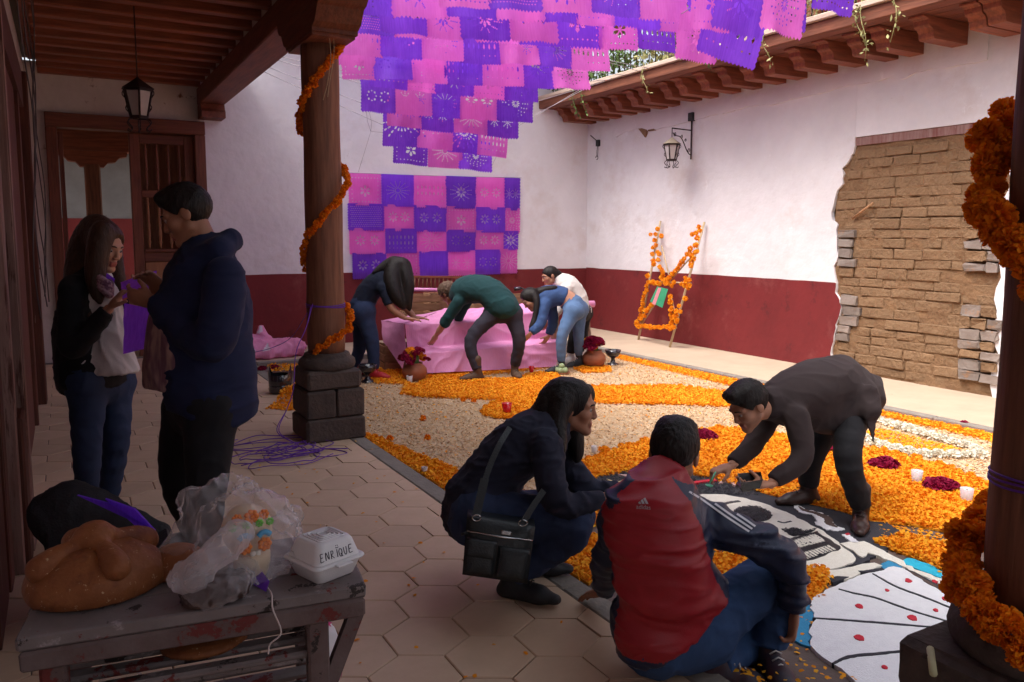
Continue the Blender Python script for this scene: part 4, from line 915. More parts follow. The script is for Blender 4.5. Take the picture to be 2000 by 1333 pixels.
# ================================================================== FLOWER CARPET ON THE PATIO
def wpoly(pts, z): return np.array([G(a, b, z)[:2] for a, b in pts])
def sample(poly, n):
    lo, hi = poly.min(0), poly.max(0); out = []; c = 0
    while c < n:
        P = np.random.uniform(lo, hi, (max(n * 2, 50), 2)); P = P[inpoly(P, poly)]; out.append(P); c += len(P)
    return np.concatenate(out)[:n]
def parea(p): x, y = p[:, 0], p[:, 1]; return .5 * abs((x * np.roll(y, -1) - y * np.roll(x, -1)).sum())
def scatter(points, z0, z1, tv, tf, s0, s1, tilt=.6):
    """many small copies of a template as one mesh"""
    n = len(points); tv = np.asarray(tv, float); tf = np.asarray(tf); k = len(tv); a = np.random.uniform(0, 6.283, n); sc_ = np.random.uniform(s0, s1, n)
    tx, ty = np.random.normal(0, tilt, n), np.random.normal(0, tilt, n); V = tv[None] * sc_[:, None, None]
    c, s = np.cos(tx), np.sin(tx); V = np.stack([V[..., 0], V[..., 1] * c[:, None] - V[..., 2] * s[:, None], V[..., 1] * s[:, None] + V[..., 2] * c[:, None]], -1)
    c, s = np.cos(ty), np.sin(ty); V = np.stack([V[..., 0] * c[:, None] + V[..., 2] * s[:, None], V[..., 1], -V[..., 0] * s[:, None] + V[..., 2] * c[:, None]], -1)
    c, s = np.cos(a), np.sin(a); V = np.stack([V[..., 0] * c[:, None] - V[..., 1] * s[:, None], V[..., 0] * s[:, None] + V[..., 1] * c[:, None], V[..., 2]], -1)
    z = np.random.uniform(z0, z1, n); V[..., 0] += points[:, 0:1]; V[..., 1] += points[:, 1:2]; V[..., 2] += z[:, None]
    Fq = tf[None] + (np.arange(n) * k)[:, None, None]; return V.reshape(-1, 3), Fq.reshape(-1, tf.shape[1])
PET = ([(-.5, -1, 0), (.5, -1, 0), (.75, .2, .28), (-.75, .2, .28), (.35, 1, .1), (-.35, 1, .1)], [(0, 1, 2, 3), (3, 2, 4, 5)])
CHIP = ([(-.4, -1, 0), (.45, -.9, .05), (.4, 1, .12), (-.45, .9, 0)], [(0, 1, 2, 3)])
BEAN = ([(0, -1, 0), (.55, 0, 0), (0, 1, 0), (-.55, 0, 0), (0, 0, .5), (0, 0, -.4)], [(0, 1, 4), (1, 2, 4), (2, 3, 4), (3, 0, 4)])
def heads(points, z, r0, r1, seed=0):
    Vs = []; Qs = []; b = 0; tm = []
    for s_ in range(3):
        me = MG_S[s_]; v = np.zeros(len(me.vertices) * 3); me.vertices.foreach_get('co', v); q = np.zeros(len(me.polygons) * 4, int); me.loops.foreach_get('vertex_index', q); tm.append((v.reshape(-1, 3), q.reshape(-1, 4)))
    for p in points:
        v, q = random.choice(tm); r = random.uniform(r0, r1); a = random.uniform(0, 6.28); c, s = math.cos(a), math.sin(a)
        w = v * r * (1, 1, .7); w = np.stack([w[:, 0] * c - w[:, 1] * s, w[:, 0] * s + w[:, 1] * c, w[:, 2]], 1) + (p[0], p[1], z + r * .45); Vs.append(w); Qs.append(q + b); b += len(w)
    return np.concatenate(Vs), np.concatenate(Qs)
def along(pts, z, step, jit):
    P = np.array([G(a, b, z)[:2] for a, b in pts]); P = spline(P, 10); L_ = np.r_[0, np.cumsum(np.linalg.norm(np.diff(P, axis=0), axis=1))]; s = np.arange(0, L_[-1], step)
    return np.stack([np.interp(s, L_, P[:, 0]), np.interp(s, L_, P[:, 1])], 1) + np.random.normal(0, jit, (len(s), 2))
ZC = ZP + .008
CHIPM = petal_mat('wood_chips', (.74, .56, .36), (.58, .35, .18), .05, 4); CHIPB = mat('sawdust_bed', (.66, .50, .34), (.52, .37, .23), 60, 6, 1.3, rough=.95, bump=.8, bscale=160, bdist=.008)
chip_poly = [(712, 852), (696, 748), (735, 722), (1160, 690), (1205, 690), (1922, 842), (2250, 915), (2250, 1090), (1922, 1000), (1830, 960), (1400, 850), (1180, 900), (1120, 950), (900, 975)]
cw = wpoly(chip_poly, ZC); bed = MB().prism([tuple(p) for p in cw], lambda u, v, h_: (u, v, h_), ZP - .01, ZC - .002, back=False).build('sawdust_bed', CHIPB)
tag(bed, 'pale bed of wood shavings covering the patio floor', 'shavings', kind='stuff')
pts = sample(cw, 72000)
V1, F1 = scatter(pts, ZC - .002, ZC + .012, *CHIP, .006, .013, .35)
tag(link('wood_shavings', mesh_np('wood_shavings', V1, F1), None, CHIPM), 'curled pale wood shavings strewn over the patio bed', 'shavings', kind='stuff')
ORANGES = {
 'loose marigold petals in a band beside the kerb and column': [[(708, 850), (728, 856), (790, 880), (850, 905), (905, 925), (905, 985), (888, 970), (835, 935), (730, 872)], [(700, 722), (790, 722), (800, 752), (735, 750)]],
 'curved arms of loose marigold petals in front of the pink steps': [[(785, 770), (792, 755), (850, 745), (900, 742), (1000, 742), (1050, 730), (1085, 728), (1100, 745), (1090, 762), (1200, 757), (1300, 755), (1425, 768), (1425, 796), (1300, 791), (1160, 788), (1075, 790), (1030, 812), (985, 820), (950, 814), (944, 802), (975, 783), (880, 779), (830, 778)], [(820, 737), (905, 728), (1010, 717), (1088, 708), (1090, 718), (1010, 727), (905, 738), (822, 748)], [(1120, 722), (1150, 716), (1190, 718), (1195, 728), (1140, 730)]],
 'band of marigold petals along the edge of the right walk': [[(1200, 688), (1300, 706), (1480, 748), (1730, 797), (1922, 842), (2250, 918), (2250, 942), (1922, 860), (1720, 814), (1450, 760), (1300, 724), (1200, 700)]],
 'broad field of marigold petals around the skull picture': [[(1125, 930), (1145, 905), (1180, 890), (1260, 865), (1340, 845), (1420, 838), (1520, 850), (1600, 866), (1720, 882), (1810, 905), (1925, 945), (2200, 1030), (2200, 1140), (1925, 1062), (1850, 1040), (1775, 1025), (1700, 1020), (1640, 1000), (1500, 968), (1400, 940), (1270, 914), (1180, 932), (1130, 944)], [(1710, 1062), (1770, 1046), (1850, 1070), (1880, 1110), (1870, 1130), (1790, 1092)]],
 'patches of marigold petals between the kerb and the picture': [[(1085, 1098), (1150, 1050), (1195, 1046), (1200, 1090), (1150, 1142), (1110, 1118)], [(1380, 1085), (1480, 1085), (1480, 1110), (1385, 1145)], [(1555, 1120), (1600, 1108), (1622, 1130), (1600, 1165), (1560, 1178)], [(1140, 1000), (1190, 1010), (1195, 1030), (1150, 1025)]]}
PB = mat('petal_bed', (.82, .36, .015), (.70, .24, .008), 40, 5, 1.2, rough=.9, bump=1., bscale=120, bdist=.01)
for lab, polys in ORANGES.items():
    parts = []
    for pl_ in polys:
        w = wpoly(pl_, ZC); ar = parea(w); e = MB()
        n_ = int(ar * 15000); P = sample(w, n_); P = P + np.random.normal(0, .012, P.shape)
        parts.append(scatter(P, ZC + .002, ZC + .028, *PET, .007, .0125, .7))
    V1, F1, _ = join(parts); o = tag(link('marigold_petals', mesh_np('marigold_petals', V1, F1), None, PETALM), lab, 'petals', kind='stuff')
    for pl_ in polys: MB().prism([tuple(p) for p in wpoly(pl_, ZC)], lambda u, v, h_: (u, v, h_), ZC - .006, ZC + .006, back=False).build('petal_bed', PB, o)
HB = along([(712, 855), (790, 886), (850, 912), (900, 925)], ZC, .05, .02), along([(790, 772), (830, 777), (900, 779), (975, 783), (945, 803), (955, 815), (1000, 817), (1070, 795)], ZC, .042, .016), along([(1160, 789), (1300, 791), (1425, 796)], ZC, .045, .02), along([(1090, 760), (1300, 757), (1425, 770)], ZC, .06, .02), along([(1205, 692), (1300, 712), (1480, 754), (1730, 804), (1922, 850)], ZC, .045, .03), along([(820, 740), (905, 731), (1010, 720), (1088, 712)], ZC, .05, .03), along([(1130, 925), (1180, 892), (1260, 867), (1340, 847), (1420, 840)], ZC, .035, .035), along([(1600, 868), (1720, 884), (1810, 907), (1925, 948)], ZC, .04, .035), along([(850, 908), (845, 925), (880, 950)], ZC, .05, .03), along([(700, 724), (790, 730)], ZC, .06, .05)
V1, F1 = heads(np.concatenate(HB), ZC + .008, .020, .032)
tag(link('marigold_heads', mesh_np('marigold_heads', V1, F1), None, AMBER), 'small marigold heads edging the petal bands on the patio', 'flowers', kind='stuff')
loose = [(826, 822), (762, 862), (835, 860), (925, 787), (905, 785), (1417, 752), (1302, 750), (1347, 822), (1250, 830), (842, 850), (1300, 1010), (1530, 1290), (1560, 745)]
for i, (a, b) in enumerate(loose[:6]):
    p = G(a, b, ZC); o = link('marigold', MG_S[i % 3], None, None, loc=(p[0], p[1], ZC + .018), scale=.028 * random.uniform(.8, 1.1))
    tag(o, ['single marigold head on the shavings in front of the column', 'marigold head in the band beside the kerb corner', 'marigold head nearest the kerb on the shavings', 'right one of two marigold heads before the petal arms', 'left one of two marigold heads before the petal arms', 'marigold head on the shavings behind the bending man'][i], 'flower', 'loose marigold heads')
P = np.concatenate([sample(wpoly([(700, 860), (900, 1000), (1200, 1200), (1000, 1333), (500, 1333), (450, 900)], 0), 60), sample(wpoly([(1580, 1290), (1680, 1333), (1480, 1333), (1420, 1310)], 0), 40)])
V1, F1 = scatter(P, .004, .006, *PET, .006, .011, .2)
P2 = sample(wpoly([(1700, 1010), (1900, 1060), (1880, 1110), (1720, 1060)], ZP), 500); P3 = sample(wpoly([(1430, 1290), (1600, 1180), (1640, 1260), (1500, 1320)], ZP), 60); P4 = sample(cw, 900); P5 = sample(wpoly([(1140, 1040), (1480, 1080), (1420, 1140), (1160, 1100)], ZP), 260)
V2, F2 = scatter(np.concatenate([P2, P3, P5]), ZP + .004, ZP + .01, *PET, .007, .012, .3); V3, F3 = scatter(P4, ZC + .012, ZC + .016, *PET, .007, .012, .4)
V4, F4 = scatter(sample(wpoly([(1720, 840), (1880, 880), (1840, 890), (1640, 850)], ZC), 1500), ZC + .01, ZC + .016, *PET, .006, .011, .4)
V1, F1, _ = join([(V1, F1), (V2, F2), (V3, F3), (V4, F4)]); tag(link('stray_petals', mesh_np('stray_petals', V1, F1), None, PETALM), 'stray marigold petals scattered over floor and shavings', 'petals', kind='stuff')

# ---------------------------------------------------------------- the skull picture
sp_ = thing('sand_picture', 'skull picture of white rice, black beans and coloured sand on the patio', 'picture', G(1500, 1080, ZP))
def zq(a, b): return (1380 + a * .29, 960 + b * .29)
def lay(name, pts, z, m, zoom=True, rough_=.006, parent=sp_):
    q_ = [zq(*p) for p in pts] if zoom else pts; w = wpoly(q_, ZP + z); w = np.array(wob([tuple(p) for p in w], rough_, .03))
    return MB().prism([tuple(p) for p in w], lambda u, v, h_: (u, v, h_), ZP - .004, ZP + z, back=False).build(name, m, parent)
def strip(name, pts, wid, z, m, zoom=True, parent=sp_):
    q_ = [zq(*p) for p in pts] if zoom else pts; P = spline(np.array([G(a, b, ZP + z)[:2] for a, b in q_]), 8); wd = np.broadcast_to(np.asarray(wid, float), (len(q_),)); wd = np.interp(np.linspace(0, 1, len(P)), np.linspace(0, 1, len(q_)), wd)
    T = np.gradient(P, axis=0); T /= np.linalg.norm(T, axis=1)[:, None]; N_ = np.stack([-T[:, 1], T[:, 0]], 1); j = np.random.uniform(.75, 1.2, len(P)); A = P + N_ * (wd * j / 2)[:, None]; B = P - N_ * (wd * np.random.uniform(.75, 1.2, len(P)) / 2)[:, None]
    return MB().prism([tuple(p) for p in A] + [tuple(p) for p in B[::-1]], lambda u, v, h_: (u, v, h_), ZP - .003, ZP + z, back=False).build(name, m, parent)
RICE = mat('white_rice', (.90, .86, .77), (.81, .76, .65), 70, 6, 1.2, rough=.85, bump=.7, bscale=260, bdist=.006, spots=[((.30, .27, .25), 18, .71, .04)])
SALT = mat('white_salt', (.86, .85, .87), (.78, .77, .80), 30, 6, 1.2, rough=.9, bump=.6, bscale=160, bdist=.006, spots=[((.70, .66, .70), 6, .60, .2)])
CHAR = mat('charcoal_sand', (.030, .030, .040), (.048, .046, .056), 8, 6, 1.2, rough=.92, bump=.4, bscale=200, spots=[((.14, .12, .12), 9, .68, .1)])
BEANM = mat('black_beans', (.012, .012, .016), (.03, .028, .034), 40, 3, 1, rough=.4, spec=.5)
BLUE = mat('blue_sand', (.035, .24, .46), (.05, .32, .55), 25, 6, 1.2, rough=.9, bump=.4, bscale=200); CYAN = mat('cyan_sand', (.02, .44, .66), (.04, .52, .72), 25, 6, 1.2, rough=.9, bump=.4, bscale=200)
REDS = mat('red_sand', (.62, .03, .05), (.5, .02, .04), 40, rough=.9); BRN = mat('brown_sand', (.13, .085, .07), (.09, .06, .05), 30, rough=.95, bump=.4, bscale=150); STARP = mat('pink_grain', (.66, .42, .40), (.5, .3, .28), 90, rough=.9, bump=.6, bscale=250); STARY = mat('yellow_grain', (.78, .62, .36), (.65, .5, .28), 90, rough=.9, bump=.6, bscale=250)
lay('charcoal_ground', [(1122, 948), (1180, 926), (1270, 913), (1390, 920), (1480, 945), (1560, 965), (1640, 985), (1720, 1010), (1760, 1045), (1735, 1075), (1660, 1110), (1600, 1140), (1480, 1140), (1300, 1095), (1180, 1030)], .012, CHAR, False, .01)
lay('blue_ground', [(560, 745), (690, 735), (720, 830), (690, 930), (705, 1048), (590, 1000), (560, 900)], .010, BLUE)
lay('blue_ground', [(1170, 500), (1230, 455), (1320, 505), (1200, 530)], .014, BLUE); lay('cyan_ground', [(1310, 470), (1350, 448), (1450, 475), (1560, 510), (1600, 540), (1640, 600), (1450, 535)], .012, CYAN)
lay('salt_fan', [(690, 745), (720, 715), (830, 650), (900, 620), (1050, 560), (1130, 545), (1260, 505), (1330, 520), (1500, 590), (1640, 690), (1760, 860), (1700, 1010), (1640, 1150), (1600, 1320), (1060, 1330), (960, 1240), (850, 1160), (740, 1080), (700, 1035), (688, 950), (722, 840)], .016, SALT, rough_=.005)
lay('brown_rib', [(1345, 525), (1400, 540), (1480, 590), (1620, 660), (1640, 700), (1500, 625)], .019, BRN)
for q_, wd in (([(1120, 552), (1280, 640), (1480, 715), (1720, 812)], .012), ([(890, 655), (1000, 685), (1140, 715), (1380, 800), (1620, 872)], .012), ([(715, 850), (900, 862), (1200, 885), (1560, 915)], .012), ([(850, 1158), (960, 1112), (1200, 1085), (1460, 1060)], .015), ([(1340, 520), (1500, 600), (1700, 720)], .012)): strip('charcoal_line', q_, [wd * .5] + [wd] * (len(q_) - 2) + [wd * .7], .0195, CHAR)
for (a, b, r) in ((1358, 597, 24), (1215, 663, 15), (1030, 770, 27), (1545, 797, 18), (1388, 848, 34), (1605, 720, 22), (1535, 605, 20), (1030, 982, 36), (1430, 980, 32), (1200, 1180, 22)):
    lay('red_petal', [(a + r * math.cos(t) * (1 + .25 * math.sin(3 * t + a)), b + r * .55 * math.sin(t + .4)) for t in np.linspace(0, 6.28, 9)[:-1]], .0205, REDS, rough_=.002)
lay('rice_skull', [(-20, 18), (120, 20), (270, 48), (400, 85), (560, 150), (680, 210), (755, 250), (860, 320), (900, 360), (960, 402), (1005, 450), (985, 480), (930, 500), (850, 522), (740, 545), (640, 540), (560, 520), (500, 480), (420, 440), (300, 400), (60, 300), (-200, 190), (-300, 110), (-190, 50)], .018, RICE, rough_=.005)
lay('rice_hand', [(900, 350), (960, 338), (1010, 342), (1060, 335), (1150, 378), (1300, 455), (1400, 525), (1640, 610), (1640, 650), (1450, 565), (1300, 495), (1160, 432), (1085, 412), (1050, 442), (1020, 430), (990, 398), (950, 380)], .018, RICE)
lay('rice_scroll', [(640, 540), (760, 540), (850, 530), (950, 512), (1050, 488), (1130, 480), (1185, 500), (1130, 520), (1040, 545), (950, 590), (870, 610), (830, 590), (810, 560)], .0172, RICE)
lay('charcoal_scroll', [(815, 590), (880, 570), (960, 575), (910, 595), (850, 612)], .0198, CHAR); strip('charcoal_line', [(1030, 540), (1100, 535), (1190, 520)], .02, .0195, CHAR)
strip('salt_snake', [(600, 92), (650, 130), (740, 150), (790, 185), (800, 220), (850, 245), (930, 252)], [.03, .06, .07, .08, .09, .09, .02], .016, SALT); strip('brown_snake', [(620, 100), (660, 125), (750, 150), (815, 180), (830, 215), (880, 240)], [.005, .03, .035, .045, .045, .01], .0185, BRN)
strip('salt_cigarette', [(935, 288), (1005, 345)], .038, .018, SALT); lay('red_tip', [(932, 284), (955, 278), (968, 288), (945, 294)], .0205, REDS, rough_=.001)
def eyeb(c, rx, ry, n=22, rot=.1): return [(c[0] + rx * math.cos(t) * math.cos(rot) - ry * math.sin(t) * math.sin(rot), c[1] + rx * math.cos(t) * math.sin(rot) + ry * math.sin(t) * math.cos(rot)) for t in np.linspace(0, 6.28, n)[:-1]]
bean_zones = [(eyeb((312, 152), 128, 50), 900), ([(505, 255), (600, 248), (650, 268), (720, 258), (745, 243), (705, 275), (640, 292), (590, 302), (555, 290)], 260), ([(545, 325), (640, 290), (740, 268), (900, 368), (888, 396), (770, 440), (640, 478), (605, 420)], 60)]
for z_, n_ in bean_zones: lay('bean_shape', z_, .0205, BEANM, rough_=.005)
strip('bean_brow', [(105, 90), (150, 74), (222, 64)], .025, .0205, BEANM); strip('charcoal_line', [(480, 200), (520, 210), (570, 200)], .012, .020, CHAR)
for i in range(9):
    a = 585 + i * 19; t = i / 8
    x0, y0 = 560 + 158 * t, 338 - 52 * t; x1, y1 = 620 + 168 * t, 378 - 56 * t + 14 * t
    strip('rice_tooth', [(x0, y0), (x0 * .45 + x1 * .55 + 4, (y0 + y1) / 2 + 3), (x1, y1)], [.014, .024, .016], .0225, RICE)
for i in range(11):
    t = i / 10; x0, y0 = 612 + 200 * t, 425 - 62 * t; x1, y1 = 660 + 205 * t, 458 - 66 * t; strip('rice_tooth', [(x0, y0), (x1, y1)], [.016, .011], .0225, RICE)
bp_ = []
for z_, n_ in bean_zones: bp_.append(sample(wpoly([zq(*p) for p in z_], ZP + .02), n_))
V1, F1 = scatter(np.concatenate(bp_), ZP + .0205, ZP + .026, *BEAN, .005, .008, .3)
V2, F2 = scatter(sample(wpoly([(1122, 948), (1180, 926), (1270, 913), (1390, 920), (1450, 932), (1500, 952), (1480, 968), (1380, 965), (1300, 1000), (1220, 1030), (1180, 1030)], ZP + .012), 9000), ZP + .012, ZP + .019, *BEAN, .006, .0095, .3)
V1, F1, _ = join([(V1, F1), (V2, F2)]); o = link('black_bean_grains', mesh_np('black_bean_grains', V1, F1), sp_, BEANM); tag(o, kind='stuff')
def star(c, r, m, name, k=5):
    lay(name, [(c[0] + (r if i % 2 == 0 else r * .35) * math.cos(i * math.pi / k + .3), c[1] + (r if i % 2 == 0 else r * .35) * .42 * math.sin(i * math.pi / k + .3)) for i in range(2 * k)], .024, m, False, .004)
star((1204, 946), 32, STARY, 'yellow_star'); star((1243, 931), 38, STARP, 'pink_star', 6); star((1428, 935), 34, STARP, 'pink_star', 6); strip('red_stripe', [(1350, 943), (1372, 940), (1398, 937)], .035, .024, REDS, False)

# ---------------------------------------------------------------- flowers, cups and candles on the carpet
RUF = [pompon('red_flower', 170, 1., 40 + s, pl=.5, wide=.36, flat=.62, half=True) for s in range(3)]
for m_ in RUF: m_.materials.append(COCKS)
for i, (a, b, r, lab) in enumerate(((1374, 860, .085, 'crimson flower cluster above the seated man\'s head'), (1480, 868, .06, 'crimson flower cluster under the bending man\'s chest'), (1597, 882, .095, 'crimson flower cluster beside the bending man\'s knee'), (1728, 916, .085, 'crimson flower cluster left of the first white cup'), (1838, 958, .085, 'crimson flower cluster between the two white cups'), (1884, 838, .04, 'small crimson flower near the right wall walk'))):
    p = G(a, b, ZC); t = thing('red_flower_cluster', lab, 'flower', (p[0], p[1], ZC), 'crimson flower clusters on the marigold field')
    for k in range(6):
        a_ = k * 1.05 + random.random(); rr = r * (.55 if k else .1); link('flower_head', RUF[k % 3], t, None, loc=(p[0] + rr * math.cos(a_), p[1] + rr * math.sin(a_), ZC + .028 + (0 if k else .018)), rot=(random.gauss(0, .3), random.gauss(0, .3), random.uniform(0, 6)), scale=r * random.uniform(.66, .82))
WFM = [pompon('white_flower', 120, 1., 60 + s, pl=.5, wide=.28, flat=.75, half=True) for s in range(3)]
for m_ in WFM: m_.materials.append(WHITEF)
ring = [(1718, 822), (1737, 828), (1756, 834), (1776, 840), (1797, 847), (1818, 853), (1840, 859), (1862, 866), (1884, 872), (1905, 880), (1912, 890), (1890, 892), (1862, 891), (1832, 890), (1804, 889), (1776, 885), (1750, 879), (1727, 873), (1706, 866), (1640, 852), (1622, 847), (1604, 842), (1588, 838), (1650, 842), (1672, 852), (1690, 858)]
for i, (a, b) in enumerate(ring):
    p = G(a, b + 4, ZC); o = link('white_flower', WFM[i % 3], None, None, loc=(p[0], p[1], ZC + .022), rot=(random.gauss(0, .15), random.gauss(0, .15), random.uniform(0, 6)), scale=random.uniform(.050, .062))
    tag(o, 'round white flower in the oval ring behind the bending man', 'flower', 'white flowers laid in an oval ring')
CUPM = mat('waxy_white', (.64, .57, .57), (.58, .50, .51), 8, rough=.4, sss=.2); REDG = mat('red_glass', (.55, .008, .012), rough=.12, coat=.4, spec=.5); WAXR = mat('red_wax', (.35, .01, .012), rough=.5); WICK = mat('wick', (.03, .025, .02), rough=.9)
def cup(a, b, s, lab, m, z=ZC + .004, cat='cup'):
    p = G(a, b, z); t = thing('candle_cup' if m is CUPM else 'red_candle', lab, cat, p, 'white wax cups' if m is CUPM else 'red glass candles')
    MB().lathe([(.0, 0), (.026 * s, 0), (.028 * s, .004), (.037 * s, .085 * s), (.034 * s, .086 * s), (.033 * s, .07 * s), (0., .068 * s)], p, 18).build('cup', m, t)
    MB().lathe([(.003, .069 * s), (.003, .082 * s), (0, .083 * s)], p, 6).build('wick', WICK, t); return t
cup(1790, 944, .95, 'white wax cup left of the two on the marigold field', CUPM); cup(1887, 982, 1.0, 'white wax cup nearest the right column', CUPM); cup(1160, 885, .6, 'low white wax cup behind the crouching woman', CUPM); cup(800, 748, .9, 'white wax cup in front of the left clay pot', CUPM); cup(829, 926, .55, 'small white wax cup against the kerb', CUPM); cup(1346, 718, .5, 'small white wax cup on the petal band by the walk', CUPM)
cup(990, 810, 1.2, 'red glass candle on the petal arm behind the crouching woman', REDG, cat='candle'); cup(1038, 728, .85, 'red glass candle at the foot of the pink steps', REDG, cat='candle')
CLAY = mat('terracotta', (.34, .115, .055), (.25, .08, .04), 9, 6, 1.2, rough=.55, rough2=.7, bump=.2, bscale=40); GLZ = mat('black_glaze', (.012, .012, .016), (.03, .025, .03), 9, rough=.12, coat=.6, spec=.6)
def pot(a, b, s, lab, n_or):
    p = G(a, b, ZC); t = thing('clay_pot', lab, 'flowerpot', p, 'clay pots of cut flowers')
    MB().lathe([(.0, .004), (.075 * s, .0), (.115 * s, .04 * s), (.135 * s, .09 * s), (.13 * s, .135 * s), (.10 * s, .17 * s), (.082 * s, .185 * s), (.088 * s, .2 * s), (.075 * s, .2 * s), (.07 * s, .18 * s), (0, .17 * s)], p, 28).build('pot', CLAY, t)
    for k in range(22):
        a_ = random.uniform(0, 6.28); q_ = math.sqrt(random.random()); rr = .135 * s * q_; zz_ = .22 * s + .11 * s * (1 - q_ * q_) + random.gauss(0, .012); orange = (k < n_or); 
        if orange: rr *= .75; zz_ += .03
        o = link('flower_head', (MG_S if orange else RUF)[k % 3], t, None, loc=(p[0] + rr * math.cos(a_), p[1] + rr * math.sin(a_), p[2] + zz_), rot=(random.gauss(0, .5), random.gauss(0, .5), random.uniform(0, 6)), scale=(.038 if orange else .055) * s * random.uniform(.85, 1.15))
        if orange: o.material_slots[0].link = 'OBJECT'; o.material_slots[0].material = AMBER
    MB().tube([p + Z0 * .15 * s, p + Z0 * .3 * s], .05 * s, 10).build('stems', mat('stem_green', (.06, .12, .03), rough=.7), t); return t
pot(810, 744, 1.0, 'terracotta pot of dark red and orange flowers left of the pink steps', 9); pot(1160, 718, 1.05, 'terracotta pot of dark red flowers by the sneakers', 5)
def goblet(a, b, s, lab):
    p = G(a, b, ZC); t = thing('black_goblet', lab, 'goblet', p, 'black glazed goblets')
    MB().lathe([(0, 0), (.075 * s, 0), (.07 * s, .012 * s), (.03 * s, .03 * s), (.022 * s, .07 * s), (.028 * s, .085 * s), (.06 * s, .10 * s), (.085 * s, .13 * s), (.092 * s, .175 * s), (.082 * s, .175 * s), (.07 * s, .13 * s), (0, .115 * s)], p, 26).build('bowl', GLZ, t)
goblet(718, 747, 1.1, 'black glazed goblet beside the red shoes'); goblet(1197, 713, 1.05, 'black glazed goblet right of the right clay pot')
p = G(1097, 731, ZC); t = thing('fruit_plate', 'small clay plate of green fruit in front of the sneakers', 'plate', p)
MB().lathe([(0, .004), (.06, 0), (.10, .022), (.097, .026), (.06, .012), (0, .012)], p, 24).build('plate', CLAY, t)
GF = mat('green_fruit', (.20, .26, .12), (.30, .36, .20), 12, rough=.5)
for k in range(6):
    a_ = k * 1.256; q_ = p + (np.array([.045 * math.cos(a_), .045 * math.sin(a_), .045]) if k < 5 else np.array([0, 0, .09])); MB().lathe([(.036 * math.sin(u), -.034 * math.cos(u)) for u in np.linspace(0, math.pi, 10)], q_, 14).build('fruit', GF, t)
# ---------------------------------------------------------------- left of the column: black clay pot, petals, plastic, string
p = G(548, 768); bc = thing('black_clay_vessel', 'broken-rimmed black clay vessel with two points left of the column', 'vessel', p)
nn = 28; prof = [(.085, 0), (.105, .02), (.11, .045), (.105, .07), (.108, .085)]; mb = MB(); mb.lathe(prof, p, nn)
vs = []; 
for k in range(nn):
    a_ = 2 * math.pi * k / nn; hgt = .10 + .10 * max(0, math.cos(a_ * 2 + .6)) ** 1.5; vs += [p + np.array([.108 * math.cos(a_), .108 * math.sin(a_), .085]), p + np.array([.112 * math.cos(a_), .112 * math.sin(a_), .085 + hgt * .6]), p + np.array([.10 * math.cos(a_), .10 * math.sin(a_), .085 + hgt])]
mb.add(vs, [(k * 3 + j, ((k + 1) % nn) * 3 + j, ((k + 1) % nn) * 3 + j + 1, k * 3 + j + 1) for k in range(nn) for j in range(2)], True); mb.build('bowl', GLZ, bc)
w = wpoly([(518, 800), (545, 785), (560, 765), (580, 745), (610, 760), (610, 805), (560, 803)], 0); P = sample(w, 1600); c_ = w.mean(0); hz = np.maximum(0, .13 - .45 * np.linalg.norm(P - c_, axis=1)) * np.random.uniform(.4, 1, len(P))
V1, F1 = scatter(P, .004, .012, *PET, .009, .015, .7); V1[:, 2] += np.repeat(hz, 6); P = sample(wpoly([(520, 715), (600, 712), (610, 725), (530, 728)], 0), 500); V2, F2 = scatter(P, .004, .03, *PET, .009, .014, .7); V1, F1, _ = join([(V1, F1), (V2, F2)])
tag(link('petal_heap', mesh_np('petal_heap', V1, F1), None, PETALM), 'heap of marigold petals against the left side of the column plinth', 'petals', kind='stuff')
p = G(530, 722); t = thing('red_flower_cluster', 'crimson petals heaped on the floor left of the column', 'flower', p, 'crimson flower clusters on the marigold field')
for k in range(5): link('flower_head', RUF[k % 3], t, None, loc=(p[0] + random.gauss(0, .05), p[1] + random.gauss(0, .05), .01), rot=(0, 0, k), scale=.05)
PINKP = paper_mat('pink_sheet', (.86, .36, .58), (.78, .28, .50), .25); WHTP = paper_mat('white_sheet', (.80, .72, .80), (.7, .62, .72), .25)
pl0 = thing('plastic_bundle', 'crumpled pink and white plastic sheeting by the back wall base', 'plastic sheet', G(530, 705))
c_ = G(525, 702, 0.)
V1, Q1 = solid([ell(c_ + (-.1, .15, .08), (.42, .22, .12)), ell(c_ + (.22, .15, .10), (.30, .18, .13)), cone(c_ + (.0, .2, .1), c_ + (-.03, .25, .36), .16, .03), ell(c_ + (-.3, .2, .18), (.25, .15, .12))], .02, .05, cuts=[((0, 0, .004), (0, 0, -1))])
V1 = crumple(V1, Q1, .05, 5.5, seed=2., a2=.6); V1[:, 2] = np.maximum(V1[:, 2], .003); cen = V1[Q1].mean(1); mi = ((cen[:, 0] < c_[0] + .0) & (cen[:, 2] > .11) & (vnoise(cen * 5) > -.25)).astype(int)
o = skin_obj('sheet_folds', (V1, Q1), [PINKP, WHTP], pl0, mi)
